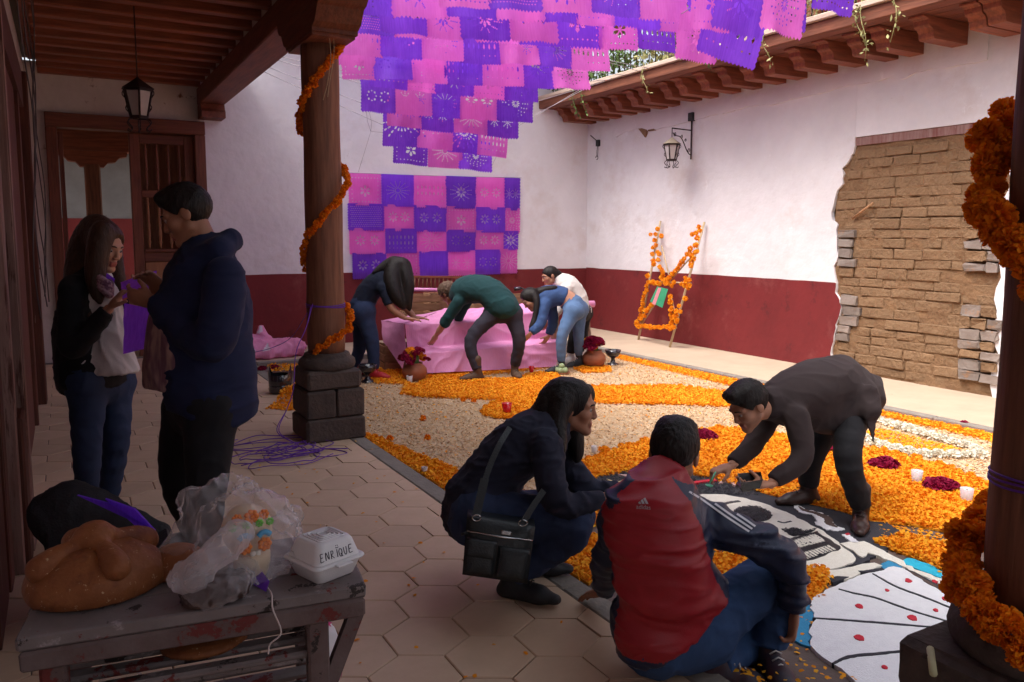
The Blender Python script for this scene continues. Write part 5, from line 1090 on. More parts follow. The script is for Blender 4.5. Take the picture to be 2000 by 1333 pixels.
# violet string: from the column down to a tangle
vsx = thing('violet_string', 'tangle of violet ribbon on the tiles beside the column plinth', 'string', G(590, 880)); random.seed(31)
mb = MB()
for k in range(15):
    c0 = G(560 + random.uniform(-55, 60), 882 + random.uniform(-14, 14), .006); a0 = random.uniform(0, 6.28); ra, rb = random.uniform(.08, .45), random.uniform(.04, .16); n_ = random.uniform(2.5, 6.5)
    pts = [c0 + np.array([ra * math.cos(t + a0) * .8 + .02 * math.sin(3 * t), rb * math.sin(t + a0) + .15 * math.cos(t * .5 + k), .004 + .02 * abs(math.sin(t * 2.2 + k))]) for t in np.linspace(0, n_, 9)]
    mb.tube(spline([q_ + np.random.normal(0, .012, 3) * (1, 1, .1) for q_ in pts], 4), .0035, 4)
mb.build('ribbon_tangle', VIO, vsx)
for off in (0, .02): MB().tube(spline([D(607, 600, 5.75) + off, D(598, 640, 5.6), D(578, 690, 5.5), D(573, 760, 5.45), D(560, 800, 5.4), D(541 + off * 200, 843, 5.3), D(580, 868, 5.35), D(595, 880, 5.3)], 6), .003, 4).build('ribbon_strand', VIO, vsx)
MB().tube(spline([G(595, 866, .05), G(612, 872, .02), G(615, 890, .005), G(640, 892, .005), G(678, 885, .005), G(650, 878, .006), G(620, 877, .006)], 6), .0035, 4).build('ribbon_strand', VIO, vsx)
MB().tube(spline([D(490, 690, 8.0), D(530, 680, 7.6), D(568, 660, 6.6), D(600, 612, 5.8)], 8), .003, 4).build('ribbon_strand', VIO, vsx)
tw = thing('hanging_twine', 'two thin strands of twine dangling down the left column front', 'twine', D(642, 0, 5.6))
for pts in (((638, 0), (642, 60), (646, 110), (640, 160), (631, 196)), ((639, 0), (650, 60), (652, 110), (644, 160), (640, 190))): MB().tube(spline([D(a, b, 5.42 + .001 * b) for a, b in pts], 6), .0025, 4).build('strand', CANE, tw)
# ================================================================== PINK STEPS, CRATES
random.seed(5); np.random.seed(5)
PINKC = paper_mat('pink_cloth', (.86, .36, .64), (.80, .31, .58), .12)
al = thing('pink_covered_steps', 'stepped altar being covered with a pink sheet by the four people', 'altar', G(940, 720, ZC))
rowsC = [[(795, 731, 8.72), (940, 724, 9.0), (1088, 716, 9.4)], [(792, 692, 8.74), (930, 682, 9.03), (1088, 669, 9.43)], [(796, 683, 9.02), (930, 672, 9.3), (1086, 659, 9.7)], [(790, 633, 9.03), (940, 627, 9.33), (1090, 601, 9.73)], [(868, 604, 9.6), (985, 600, 9.75), (1092, 566, 10.15)]]
def gridcloth(rows_, nu, nv, amp, f, seed):
    R_ = [spline([D(*p) for p in r], 12) for r in rows_]; R_ = [np.array([[np.interp(t, np.linspace(0, 1, len(r)), r[:, q]) for q in range(3)] for t in np.linspace(0, 1, nu)]) for r in R_]
    P = []
    for i in range(len(R_) - 1):
        for t in np.linspace(0, 1, nv, endpoint=False):
            P.append(R_[i] * (1 - t) + R_[i + 1] * t)
    P.append(R_[-1]); A = np.array(P); m = len(A)
    A[1:-1] = A[1:-1] * .8 + .1 * (A[2:] + A[:-2])
    V = A.reshape(-1, 3); Q = np.array([(j * nu + i, j * nu + i + 1, (j + 1) * nu + i + 1, (j + 1) * nu + i) for j in range(m - 1) for i in range(nu - 1)]); return crumple(V, Q, amp, f, seed=seed, a2=.5), Q
VQ = gridcloth(rowsC, 120, 18, .024, 3.1, 1.); skin_obj('pink_sheet', VQ, PINKC, al)
VQ = gridcloth([[(786, 722, 8.76), (792, 690, 8.8), (790, 633, 9.0)], [(765, 690, 9.0), (765, 660, 9.1), (766, 629, 9.2)], [(749, 668, 9.3), (747, 648, 9.35), (745, 626, 9.45)]], 24, 10, .012, 4, 3.); skin_obj('pink_sheet_flap', VQ, PINKC, al)
VQ = gridcloth([[(745, 626, 9.45), (766, 629, 9.2), (790, 633, 9.0)], [(790, 618, 9.6), (815, 616, 9.45), (868, 604, 9.6)]], 24, 10, .008, 4, 4.); skin_obj('pink_sheet_top', VQ, PINKC, al)
CRW = wood('crate_wood', (.36, .19, .10), (.23, .11, .055), 0, rough=.85, rand=.15)
def crate(o, ex, sz, lab):
    """slatted wooden crate: o = lower front left corner, ex = direction of the long side"""
    ex = _n([ex[0], ex[1], 0]); ey = np.array([-ex[1], ex[0], 0]); L_, W_, H_ = sz; R_ = np.stack([ex, ey, Z0], 1); t = thing('wooden_crate', lab, 'crate', o, 'wooden crates of the altar')
    def b(x, y, z, s): MB().box(o + ex * x + ey * y + Z0 * z, s, R_, bev=.003).build('slat', CRW, t)
    for y in (0, W_):
        for z in (H_ * .17, H_ * .5, H_ * .83): b(L_ / 2, y, z, (L_, .012, H_ * .27))
    for x in (0, L_):
        for z in (H_ * .17, H_ * .5, H_ * .83): b(x, W_ / 2, z, (.014, W_ - .013, H_ * .26))
    for x in (.02, L_ - .02):
        for y in (.02, W_ - .02): MB().box(o + ex * x + ey * y + Z0 * H_ / 2, (.026, .026, H_ * .99), R_).build('corner_post', CRW, t)
    for k in range(4): b(L_ / 2, W_ * (.15 + .233 * k), .012, (L_ - .03, W_ * .18, .010))
EX = D(1088, 716, 9.4) - D(795, 731, 8.72)
def cr(px, py, d, sz, lab): crate(D(px, py, d), EX, sz, lab)
cr(795, 625, 9.75, (.42, .34, .30), 'wooden crate behind the long-haired woman\'s hands'); cr(842, 624, 9.75 + .14, (.48, .34, .32), 'wooden crate left of the man in teal'); cr(1003, 632, 10.0, (.52, .34, .36), 'wooden crate between the man in teal and the woman in denim')
cr(925, 627, 9.95, (.42, .34, .33), 'wooden crate half hidden behind the man in teal')
z_ = ZC
for px, py, d, lab in ((752, 716, 9.15, 'low wooden crate under the left flap of the pink sheet'),): crate(np.array([*D(px, py, d)[:2], ZC]), EX, (.5, .34, .30), lab)
for k, x in enumerate((.55, 1.1)): crate(np.array([*(D(752, 716, 9.3)[:2] + _n(EX)[:2] * x), ZC]), EX, (.5, .34, .30), ['wooden crate under the pink sheet, left of the middle', 'wooden crate under the pink sheet, right of the middle'][k])
def roll(a, b, r, lab):
    t = thing('paper_roll', lab, 'roll', a, 'rolls of pink paper'); a = np.asarray(a); b = np.asarray(b); MB().tube([a, a + (b - a) * .5, b], r, 16).build('paper', PINKC, t); MB().tube([a - (b - a) * .002, b + (b - a) * .002], r * .45, 10).build('cardboard_core', CRW, t)
roll(D(806, 566, 9.75), D(872, 567, 9.9), .022, 'thin pink paper roll lying on the crates'); roll(D(1085, 596, 9.9), D(1160, 594, 10.1), .042, 'pink paper roll sticking out right of the woman in denim')
rk = thing('slatted_rack', 'low dark wooden rack with thin spindles behind the crates', 'rack', D(860, 600, 10.25))
for y_ in (541, 566): MB().bar(D(800, y_, 10.25), D(915, y_ + 1, 10.45), .03, .03).build('rail', WOODX, rk)
for k in range(15): x = 802 + k * 8; MB().tube([D(x, 540, 10.25 + .2 * k / 14), D(x, 568, 10.25 + .2 * k / 14)], .009, 6).build('spindle', WOODZ, rk)
for x in (801, 914): MB().tube([D(x, 540, 10.25 if x < 850 else 10.45), (*D(x, 540, 10.25 if x < 850 else 10.45)[:2], 0)], .016, 6).build('leg', WOODZ, rk)
b_ = thing('bottle', 'dark flat object lying on the crate beside the denim jacket', 'bottle', D(1010, 564, 10.1)); MB().tube([D(1004, 565, 10.1), D(1015, 564, 10.1), D(1019, 564, 10.12), D(1024, 565, 10.12)], [.025, .025, .012, .012], 12).build('glass', GLZ, b_)
st_ = thing('cane_bundle', 'short bundle of canes standing under the denim jacket', 'canes', G(1082, 700, ZC))
for k in range(5): MB().tube([D(1078 + 3 * k, 614, 9.55 + .02 * k), D(1077 + 3 * k, 664, 9.62)], .012, 6).build('cane', CANE, st_)
# stone block seen right of the altar and heap of chipped cellophane
lg = thing('wooden_log', 'upright weathered timber block behind the woman in denim', 'timber', G(1140, 668)); V1, Q1 = solid([cone(G(1140, 668) + Z0 * .05, G(1140, 668) + Z0 * .45, .1, .09)], .015, .02); skin_obj('trunk', (crumple(V1, Q1, .01, 9), Q1), wood('grey_log', (.25, .16, .12), (.15, .09, .07), 2), lg)

# ================================================================== BENCH AND WHAT LIES ON IT
BP = mat('peeling_white', (.23, .19, .185), (.15, .12, .115), 5, 8, 1.2, rough=.75, bump=.5, bscale=30, bdist=.006, spots=[((.17, .030, .025), 6.2, .575, .015), ((.035, .025, .022), 8.0, .585, .015), ((.34, .29, .29), 9., .60, .05)])
BPE = mat('peeling_edge', (.17, .125, .12), (.10, .055, .05), 6, 8, 1.2, rough=.75, bump=.6, bscale=30, bdist=.008, spots=[((.15, .026, .022), 6., .55, .02), ((.03, .02, .018), 7.0, .60, .02)])
ZB = .55; FL = G(28, 1250, ZB); FR = G(716, 1143, ZB); bx = _n(FR - FL); by = np.array([-bx[1], bx[0], 0]); BL = np.linalg.norm(FR - FL); BR_ = np.stack([bx, by, Z0], 1)
bn = thing('wooden_bench', 'worn slatted bench with peeling white and red paint in the foreground', 'bench', (FL[0], FL[1], 0))
def bb(x, y, z, s, name, m=BP, bev=.006): return MB().box(FL + bx * x + by * y + Z0 * (z - ZB), s, BR_, bev=bev, jit=.0015).build(name, m, bn)
BWd = .44
for k in range(3): bb(BL / 2, BWd * (k + .5) / 3, ZB - .018, (BL, BWd / 3 - .004, .036), 'top_board')
bb(BL / 2, .012, ZB - .064, (BL - .01, .024, .052), 'front_rail', BPE); bb(BL / 2, BWd - .012, ZB - .064, (BL - .01, .024, .052), 'back_rail', BPE)
bb(BL - .03, BWd / 2, ZB - .064, (.055, BWd - .052, .05), 'end_rail', BPE); bb(.04, BWd / 2, ZB - .064, (.05, BWd - .052, .05), 'end_rail', BPE)
for x in (.07, BL - .13):
    for y in (.05, BWd - .05): bb(x, y, (ZB - .092) / 2, (.058, .058, ZB - .092), 'leg', BPE)
for j, z in enumerate((.36, .17)):
    for k in range(5): bb(BL / 2 - .03, .06 + k * .08, z, (BL - .14, .045, .02), 'shelf_slat')
    for y in (.05, BWd - .05): bb(BL / 2 - .03, y + (.045 if y < .1 else -.045), z - .03, (BL - .27, .028, .03), 'shelf_rail')
MB().bar(FL + bx * (BL - .13) + by * .05 + Z0 * (-.36), FL + bx * (BL - .02) + by * .05 + Z0 * (-.09), .03, .04).build('brace', BPE, bn)
def onb(px, py, z=ZB): return G(px, py, z)
CRUST = mat('bread_crust', (.30, .105, .034), (.19, .055, .018), 6, 7, 1.3, rough=.45, rough2=.75, bump=.5, bscale=40, spec=.3, spots=[((.50, .33, .19), 70, .62, .03), ((.13, .032, .016), 5, .52, .16)])
def loaf(name, lab, c, r, h_, bones, seed=0):
    t = thing(name, lab, 'bread', c); pr_ = [ell(c + Z0 * h_ * .28, (r, r * .86, h_ * .82), k=.03)]
    V1, Q1 = solid(pr_, .008, .03, cuts=[(c + Z0 * .002, (0, 0, -1))], smooth=2); skin_obj('crumb', (crumple(V1, Q1, .004, 9, seed=seed), Q1), CRUST, t)
    if bones:
        pr_ = []
        top = h_ * 1.06; 
        for a_ in (.35, .35 + math.pi / 2):
            for sgn in (-1, 1):
                d_ = np.array([math.cos(a_), math.sin(a_), 0]) * sgn; pts = [c + d_ * r * u + Z0 * (h_ * .28 + h_ * .82 * math.sqrt(max(0, 1 - u * u)) - .002) for u in (.12, .35, .55, .78)]
                pr_ += chain(pts, [.026, .017, .024, .034], k=.012) 
        pr_.append(ell(c + Z0 * (top + .016), (.052, .05, .04), k=.012)); V1, Q1 = solid(pr_, .006, .015, smooth=2); skin_obj('bread_bones', (crumple(V1, Q1, .002, 14, seed=seed), Q1), CRUST, t)
    return t
loaf('sugar_bread', 'large round loaf with crossed dough bones on the bench left end', onb(190, 1150), .175, .125, True)
loaf('sugar_bread', 'smaller round loaf between the large loaf and the bagged skull', onb(345, 1120), .085, .075, False, 3)
loaf('sugar_bread', 'flat loaf lying on the shelf under the bench top', G(400, 1255, .371), .12, .035, False, 5)
def film(name, tint=(.9, .86, .88), a0=.16, a1=.75):
    m = bpy.data.materials.new(name); m.use_nodes = True; nt = m.node_tree; N = nt.nodes; L = nt.links; p = N['Principled BSDF']; out = N['Material Output']
    p.inputs['Base Color'].default_value = (*tint, 1); p.inputs['Roughness'].default_value = .16; p.inputs['Specular IOR Level'].default_value = .8
    t = N.new('ShaderNodeBsdfTransparent'); s = N.new('ShaderNodeMixShader'); lw_ = N.new('ShaderNodeLayerWeight'); lw_.inputs[0].default_value = .35
    tc = N.new('ShaderNodeTexCoord'); nz = N.new('ShaderNodeTexNoise'); nz.inputs['Scale'].default_value = 22; nz.inputs['Detail'].default_value = 5; L.new(tc.outputs['Object'], nz.inputs['Vector'])
    mr = N.new('ShaderNodeMapRange'); mr.inputs[3].default_value = a0; mr.inputs[4].default_value = a1; L.new(lw_.outputs['Facing'], mr.inputs[0]); L.new(mr.outputs[0], s.inputs[0])
    bp = N.new('ShaderNodeBump'); bp.inputs['Strength'].default_value = .8; bp.inputs['Distance'].default_value = .01; L.new(nz.outputs[0], bp.inputs['Height']); L.new(bp.outputs[0], p.inputs['Normal'])
    L.new(t.outputs[0], s.inputs[1]); L.new(p.outputs[0], s.inputs[2]); L.new(s.outputs[0], out.inputs[0]); return m
FILM = film('clear_film', (.85, .80, .83), .06, .50); FILM2 = film('milky_film', (.78, .70, .73), .25, .7)
# decorated skull bread in a clear bag
ck = onb(487, 1118); sk = thing('decorated_skull', 'cream coloured decorated skull with icing flowers in a clear bag', 'confection', ck)
CREAM = mat('cream_icing', (.70, .56, .40), (.60, .45, .30), 8, rough=.5, sss=.1)
sx_ = _n(np.array([RT[0], RT[1], 0]) * .55 - np.array([FW[0], FW[1], 0]) * .83); sy_v = np.array([-sx_[1], sx_[0], 0])   # facing direction and side
kk = .82
def SKp(f, s, z): return ck + kk * (sx_ * f + sy_v * s + Z0 * z)
V1, Q1 = solid([ell(SKp(-.01, 0, .155), np.array([.085, .078, .085]) * kk), ell(SKp(.03, 0, .075), np.array([.058, .055, .065]) * kk), cone(SKp(.04, 0, .03), SKp(.05, 0, .06), .05 * kk, .05 * kk), ell(SKp(.075, .032, .125), .022 * kk, sub=True), ell(SKp(.075, -.032, .125), .022 * kk, sub=True)], .006, .03, smooth=2); skin_obj('skull', (V1, Q1), CREAM, sk)
ICO = mat('icing_orange', (.85, .22, .01), rough=.5); ICB = mat('icing_blue', (.02, .35, .65), rough=.5); ICG = mat('icing_green', (.16, .55, .05), rough=.5); ICW = mat('icing_white', (.8, .75, .66), rough=.5)
def rosette(f, s, z, r, m, name):
    mb = MB(); c0 = SKp(f, s, z)
    for k in range(7): a_ = k * 6.283 / 7; mb.lathe([(r * .36 * math.sin(u), -r * .36 * math.cos(u)) for u in np.linspace(0, math.pi, 6)], c0 + (sy_v * math.cos(a_) + Z0 * math.sin(a_)) * r * .62 + sx_ * .004, 8)
    mb.lathe([(r * .3 * math.sin(u), -r * .3 * math.cos(u)) for u in np.linspace(0, math.pi, 6)], c0 + sx_ * .008, 8); mb.build(name, m, sk)
for s in (-1, 1):
    rosette(.078, .033 * s, .122, .021, ICO, 'icing_eye')
    MB().tube(spline([SKp(.082, (.012 + .04 * t) * s, .152 + .012 * math.sin(t * 3.1)) for t in (0, .35, .7, 1)], 4), .008, 8).build('icing_brow', ICB, sk)
    MB().tube([SKp(.082, .009 * s, .082), SKp(.086, .008 * s, .105)], .008, 8).build('icing_nose', ICW, sk)
rosette(.05, 0, .215, .022, ICO, 'icing_flower'); rosette(.035, .045, .21, .016, ICO, 'icing_flower'); rosette(.035, -.045, .21, .016, ICO, 'icing_flower')
for s in (-1, 1): rosette(.062, .022 * s, .192, .012, ICG, 'icing_leaf'); rosette(.045, .062 * s, .185, .012, ICG, 'icing_leaf')
def bag(name, lab, prims, m, amp, f, seed, h_=.009, floor_z=ZB + .003, cat='plastic bag'):
    V1, Q1 = solid(prims, h_, .035, smooth=2); V1 = crumple(V1, Q1, amp, f, seed=seed, a2=.7); V1[:, 2] = np.maximum(V1[:, 2], floor_z); o = link(name, mesh_np(name, V1, Q1, smooth=True), None, m); return tag(o, lab, cat)
bag('clear_bag', 'clear crinkled plastic bag wrapped over the decorated skull', [ell(SKp(-.01, 0, .125), (.135, .125, .135)), ell(SKp(-.02, .02, .05), (.15, .13, .06)), cone(D(430, 1020, 2.32), D(400, 985, 2.3), .075, .06), cone(D(430, 1020, 2.32), D(350, 1060, 2.25), .06, .04), cone(D(400, 985, 2.3), D(455, 970, 2.35), .05, .06)], FILM, .024, 12, 4.)
bag('knotted_bag', 'milky plastic bag neck knotted in front of the skull', chain([D(470, 1040, 2.12), D(430, 1075, 2.08), D(385, 1110, 2.05), D(378, 1130, 2.04)], [.03, .026, .018, .03]) + [ell(D(360, 1128, 2.06), (.045, .04, .03))], FILM2, .006, 18, 6., .006)
cb = onb(425, 1172); db = thing('dark_food', 'dark filling inside a clear bag at the bench front edge', 'food', cb)
V1, Q1 = solid([ell(cb + Z0 * .030, (.094, .068, .042), np.array(Matrix.Rotation(.3, 3, 'Z')))], .007, .02, smooth=1); V1 = crumple(V1, Q1, .010, 22, seed=3); V1[:, 2] = np.maximum(V1[:, 2], ZB + .004); skin_obj('filling', (V1, Q1), mat('mole_dark', (.035, .018, .016), (.07, .035, .03), 20, rough=.6, bump=.6, bscale=60), db)
bag('clear_bag', 'clear shiny bag around the dark filling at the bench edge', [ell(cb + Z0 * .035, (.098, .072, .045), np.array(Matrix.Rotation(.3, 3, 'Z'))), cone(cb + (.03, .05, .05), cb + (.13, .10, .04), .04, .03)], FILM, .010, 20, 8., .007)
bag('clear_bag', 'crumpled clear bag between the skull and the white box', [ell(onb(545, 1085) + Z0 * .05, (.07, .05, .06)), cone(onb(545, 1085) + Z0 * .07, onb(575, 1060) + Z0 * .09, .04, .03)], FILM, .012, 18, 9., .008)
bag('clear_bag', 'clear bag hanging from the bench shelf', [cone(D(245, 1245, 2.28), D(235, 1330, 2.28), .045, .05)], FILM, .012, 14, 12., .01, .2)
# foam box
FOAM = mat('white_foam', (.80, .79, .80), (.76, .75, .77), 40, rough=.45, bump=.12, bscale=300); INK = mat('marker_ink', (.02, .015, .04), rough=.5)
bxc = onb(634, 1118); fb = thing('foam_box', 'white foam takeaway box with hand-written name on the bench', 'box', bxc)
bang = math.radians(19); ux = np.array([math.cos(bang), math.sin(bang), 0]); uy = np.array([-ux[1], ux[0], 0])
def BXp(x, y, z): return bxc + ux * x + uy * y + Z0 * z
def rrect(hx_, hy_, z, r, n_=5): return [BXp(sx * (hx_ - r) + r * math.cos(a), sy * (hy_ - r) + r * math.sin(a), z) for sx, sy, a0 in ((1, 1, 0), (-1, 1, math.pi / 2), (-1, -1, math.pi), (1, -1, 1.5 * math.pi)) for a in np.linspace(a0, a0 + math.pi / 2, n_)]
def loft(rings, name, m, parent):
    n_ = len(rings[0]); vs = [p for r in rings for p in r]; MB().add(vs, [(i * n_ + k, i * n_ + (k + 1) % n_, (i + 1) * n_ + (k + 1) % n_, (i + 1) * n_ + k) for i in range(len(rings) - 1) for k in range(n_)] + [tuple(range(n_))[::-1], tuple((len(rings) - 1) * n_ + k for k in range(n_))], True).build(name, m, parent)
bh = .072
loft([rrect(.060, .060, 0, .02), rrect(.064, .064, .004, .022), rrect(.076, .076, .042, .02), rrect(.078, .078, .046, .02)], 'tray', FOAM, fb)
loft([rrect(.084, .084, .0465, .02), rrect(.086, .086, .050, .02), rrect(.084, .084, .0545, .02), rrect(.077, .077, .055, .02)], 'rim', FOAM, fb)
loft([rrect(.076, .076, .0552, .02), rrect(.074, .074, .060, .022), rrect(.062, .062, .100, .022), rrect(.056, .056, .108, .022), rrect(.048, .048, .110, .02)], 'lid', FOAM, fb)
for k, q_ in enumerate((.042, .033, .024, .015)): MB().tube(rrect(q_, q_, .1105 + .001 * k, .008) + [rrect(q_, q_, .1105 + .001 * k, .008)[0]], .0028, 5).build('lid_ridge', FOAM, fb)
MB().box(BXp(-.0, -.094, .0505), (.05, .018, .006), np.stack([ux, uy, Z0], 1), bev=.002).build('tab', FOAM, fb)
let = {'E': [[(.8, 1), (.1, 1), (0, .5), (0, 0), (.8, .03)], [(0, .52), (.6, .55)]], 'N': [[(0, 0), (.08, 1), (.75, .05), (.85, 1)]], 'R': [[(0, 0), (.1, 1)], [(.1, 1), (.6, .95), (.55, .6), (.1, .5), (.75, 0)]], 'I': [[(.3, 0), (.35, 1)]], 'Q': [[(.4, 1), (.05, .7), (.1, .15), (.5, 0), (.85, .35), (.75, .85), (.4, 1)], [(.5, .35), (.9, -.1)]], 'U': [[(0, 1), (.05, .25), (.4, 0), (.7, .25), (.75, 1)]]}
def lidp(u, v, off=.0012):   # on the sloping front side
    z = .060 + .038 * v; hx_ = .074 - .012 * v; return BXp(-.062 + .124 * u, -hx_ - off, z + .0003)
x = .02; mb = MB(); sp = .132
for ch in 'ENRIQUE':
    for stv in let[ch]:
        mb.tube(spline([lidp(x + a * sp * .72 + random.gauss(0, .003), .18 + b * .52 + .02 * math.sin(x * 9)) for a, b in stv], 4) if len(stv) > 2 else [lidp(x + a * sp * .72, .18 + b * .52) for a, b in stv], .0011, 5)
    x += sp * (.55 if ch == 'I' else 1.04)
for a in (-.02, .02): mb.tube([lidp(.48 + a, .92), lidp(.48 + a, .99)], .001, 5)
mb.tube([lidp(.48 + .035 * math.cos(t), .86 + .06 * math.sin(t)) for t in np.linspace(3.3, 6.1, 7)], .001, 5); mb.build('handwriting', INK, fb)
# string, violet paper scrap
mb = MB().tube(spline([onb(495, 1118) + Z0 * .01, onb(522, 1150) + Z0 * .004, D(531, 1163, 2.02), D(533, 1190, 1.98), D(549, 1235, 1.98), D(528, 1258, 1.98), D(524, 1278, 1.98)], 7), .0022, 5)
tag(mb.build('white_string', mat('string_white', (.62, .52, .50), rough=.8)), 'thin white string hanging over the bench front edge', 'string')
mb = MB().add([onb(478, 1135) + Z0 * .004, onb(520, 1160) + Z0 * .005, onb(527, 1150) + Z0 * .02, onb(500, 1120) + Z0 * .03], [(0, 1, 2, 3)]); tag(mb.build('violet_ribbon_scrap', PURP), 'scrap of violet ribbon beside the bagged food', 'ribbon')
# dark backpack standing behind the bench
BLK = mat('black_nylon', (.012, .011, .014), (.02, .018, .024), 12, rough=.7, bump=.4, bscale=120); pk = thing('backpack', 'slumped black backpack behind the bench with violet lining showing', 'backpack', G(200, 1215))
bc = G(190, 1085, .25); ex_ = np.array([RT[0], RT[1], 0]); ey_ = np.array([FW[0], FW[1], 0]); ey_ /= np.linalg.norm(ey_)
def PKp(x, y, z): return np.array([bc[0], bc[1], 0]) + ex_ * x + ey_ * y + Z0 * z
V1, Q1 = solid([ell(PKp(-.02, 0, .24), (.17, .12, .26)), ell(PKp(-.14, 0, .42), (.11, .10, .10)), cone(PKp(-.1, 0, .48), PKp(.26, -.02, .34), .07, .045), ell(PKp(.12, -.02, .22), (.14, .11, .2))], .011, .05, cuts=[((0, 0, .004), (0, 0, -1))], smooth=1); skin_obj('pack_body', (crumple(V1, Q1, .012, 9, seed=4.), Q1), BLK, pk)
for (a, b, c3, d3) in (((150, 968), (215, 985), (290, 1030), (240, 1010)), ((205, 975), (262, 995), (302, 1038), (280, 1042))):
    pts = [D(x_, y_, 2.62) for x_, y_ in (a, b, c3, d3)]; MB().add(pts + [p_ + ey_ * .01 for p_ in pts], [(0, 1, 2, 3), (4, 7, 6, 5), (0, 4, 5, 1), (1, 5, 6, 2), (2, 6, 7, 3), (3, 7, 4, 0)]).build('violet_lining', PURP, pk)
dk = thing('dark_cloth', 'dark folded cloth tip between the loaves and the backpack', 'cloth', D(300, 1055, 2.4))
pts = [D(268, 1062, 2.5), D(325, 1032, 2.5), D(328, 1048, 2.45), D(302, 1078, 2.4)]; MB().add(pts + [p_ + (.01, .03, -.02) for p_ in pts], [(0, 1, 2, 3), (4, 7, 6, 5), (0, 4, 5, 1), (1, 5, 6, 2), (2, 6, 7, 3), (3, 7, 4, 0)]).build('fold', BLK, dk)
# floral bag on the floor right of the bench
c_ = G(630, 1345) + Z0 * .10; V1, Q1 = solid([ell(c_, (.07, .07, .13))], .009, .02, smooth=1); V1 = crumple(V1, Q1, .008, 12, seed=2.); V1[:, 2] = np.maximum(V1[:, 2], .004); fbag = thing('floral_bag', 'white bag with magenta flowers on the floor behind the bench leg', 'bag', (c_[0], c_[1], 0))
skin_obj('bag_body', (V1, Q1), mat('white_vinyl', (.78, .74, .76), rough=.35), fbag)
MAG = mat('magenta_print', (.62, .02, .16), rough=.4); N1 = normals(V1, Q1)
for k in range(26):
    i = random.randrange(len(V1)); p_, n_ = V1[i], N1[i]
    if p_[2] < .02: continue
    t_ = _n(np.cross(n_, [0.3, .2, 1])); b2 = np.cross(n_, t_); vs = [p_ + n_ * .003] + [p_ + n_ * .0025 + (t_ * math.cos(a) + b2 * math.sin(a)) * (.02 if q_ % 2 else .009) for q_, a in enumerate(np.linspace(0, 6.283, 11)[:-1])]; MB().add(vs, [(0, 1 + q_, 1 + (q_ + 1) % 10) for q_ in range(10)]).build('printed_flower', MAG, fbag)
# chalk on the near plinth
p_ = G(1822, 1292, .53); mb = MB().tube([G(1817, 1268, .531), G(1823, 1316, .531)], .0085, 10); tag(mb.build('chalk_stick', mat('chalk', (.62, .60, .36), (.5, .48, .28), 30, rough=.9)), 'pale yellow chalk stick on the near stone plinth', 'chalk')
mb = MB().box(G(1805, 1281, .53), (.014, .012, .012), bev=.004, jit=.002); tag(mb.build('pebble', STONE), 'tiny pebble beside the chalk on the near plinth', 'pebble')
# ================================================================== PEOPLE
random.seed(11); np.random.seed(11)
def skinm(name, a, b): return mat(name, a, b, 14, 4, .8, rough=.5, spec=.4, sss=.12, bump=.06, bscale=150)
SK1 = skinm('skin_warm', (.43, .21, .13), (.38, .175, .105)); SK2 = skinm('skin_tan', (.38, .175, .105), (.33, .145, .082)); SK3 = skinm('skin_light', (.48, .25, .165), (.42, .205, .13))
LIP = mat('lips', (.30, .07, .06), rough=.4); EYEW = mat('eye_white', (.34, .29, .27), rough=.35); IRIS = mat('iris_dark', (.02, .012, .008), rough=.15)
def hairm(name, a, b, r=.5): return mat(name, a, b, 3, 5, 1.4, rough=r, spec=.25, bump=.5, bscale=9, bdist=.006, stretch=(26, 26, 2.0))
HAIRB = hairm('hair_black', (.008, .006, .006), (.020, .014, .012)); HAIRD = hairm('hair_dark_brown', (.035, .015, .009), (.075, .034, .020)); HAIRL = hairm('hair_light_brown', (.09, .05, .034), (.17, .105, .07), .6)
def denim(name, a, b): return mat(name, a, b, 5, 8, 1.3, rough=.85, bump=.35, bscale=380, bdist=.003, sheen=0.)
JEAN_B = denim('denim_blue', (.030, .075, .19), (.018, .045, .12)); JEAN_D = denim('denim_dark', (.016, .028, .070), (.026, .043, .105)); JEAN_L = denim('denim_light', (.105, .18, .32), (.06, .115, .23)); JEAN_C = denim('denim_charcoal', (.020, .018, .030), (.032, .029, .044)); DENJ = denim('denim_jacket', (.036, .078, .20), (.024, .055, .15))
def cloth(name, a, b=None, rough=.9, bs=420, sheen=.02): return mat(name, a, b or tuple(x * .75 for x in a), 5, 6, 1., rough=rough, bump=.25, bscale=bs, bdist=.003, sheen=sheen)
NAVY = cloth('navy_knit', (.011, .016, .060)); NAVY2 = cloth('navy_fleece', (.020, .022, .044)); BLACKC = cloth('black_cotton', (.010, .009, .012)); TEAL = cloth('teal_knit', (.008, .050, .055)); TEE = cloth('midnight_tee', (.012, .019, .042)); WHITEC = cloth('white_cotton', (.66, .62, .58), (.58, .54, .50)); BROWNC = cloth('brown_wool', (.036, .022, .022), (.026, .016, .017)); CREAMC = cloth('cream_blouse', (.56, .44, .40), (.48, .36, .33)); REDJ = mat('red_tricot', (.36, .012, .022), (.28, .008, .016), 6, 5, 1, rough=.42, spec=.4, bump=.15, bscale=300, sheen=.0); NAVJ = mat('navy_tricot', (.012, .018, .050), (.016, .024, .062), 6, 5, 1, rough=.42, spec=.4, bump=.15, bscale=300, sheen=.0); STR = cloth('white_stripe', (.75, .74, .78)); PATS = mat('patterned_shirt', (.36, .22, .20), (.16, .075, .10), 22, 2, 2.5, rough=.9, stretch=(1, 1, .25))
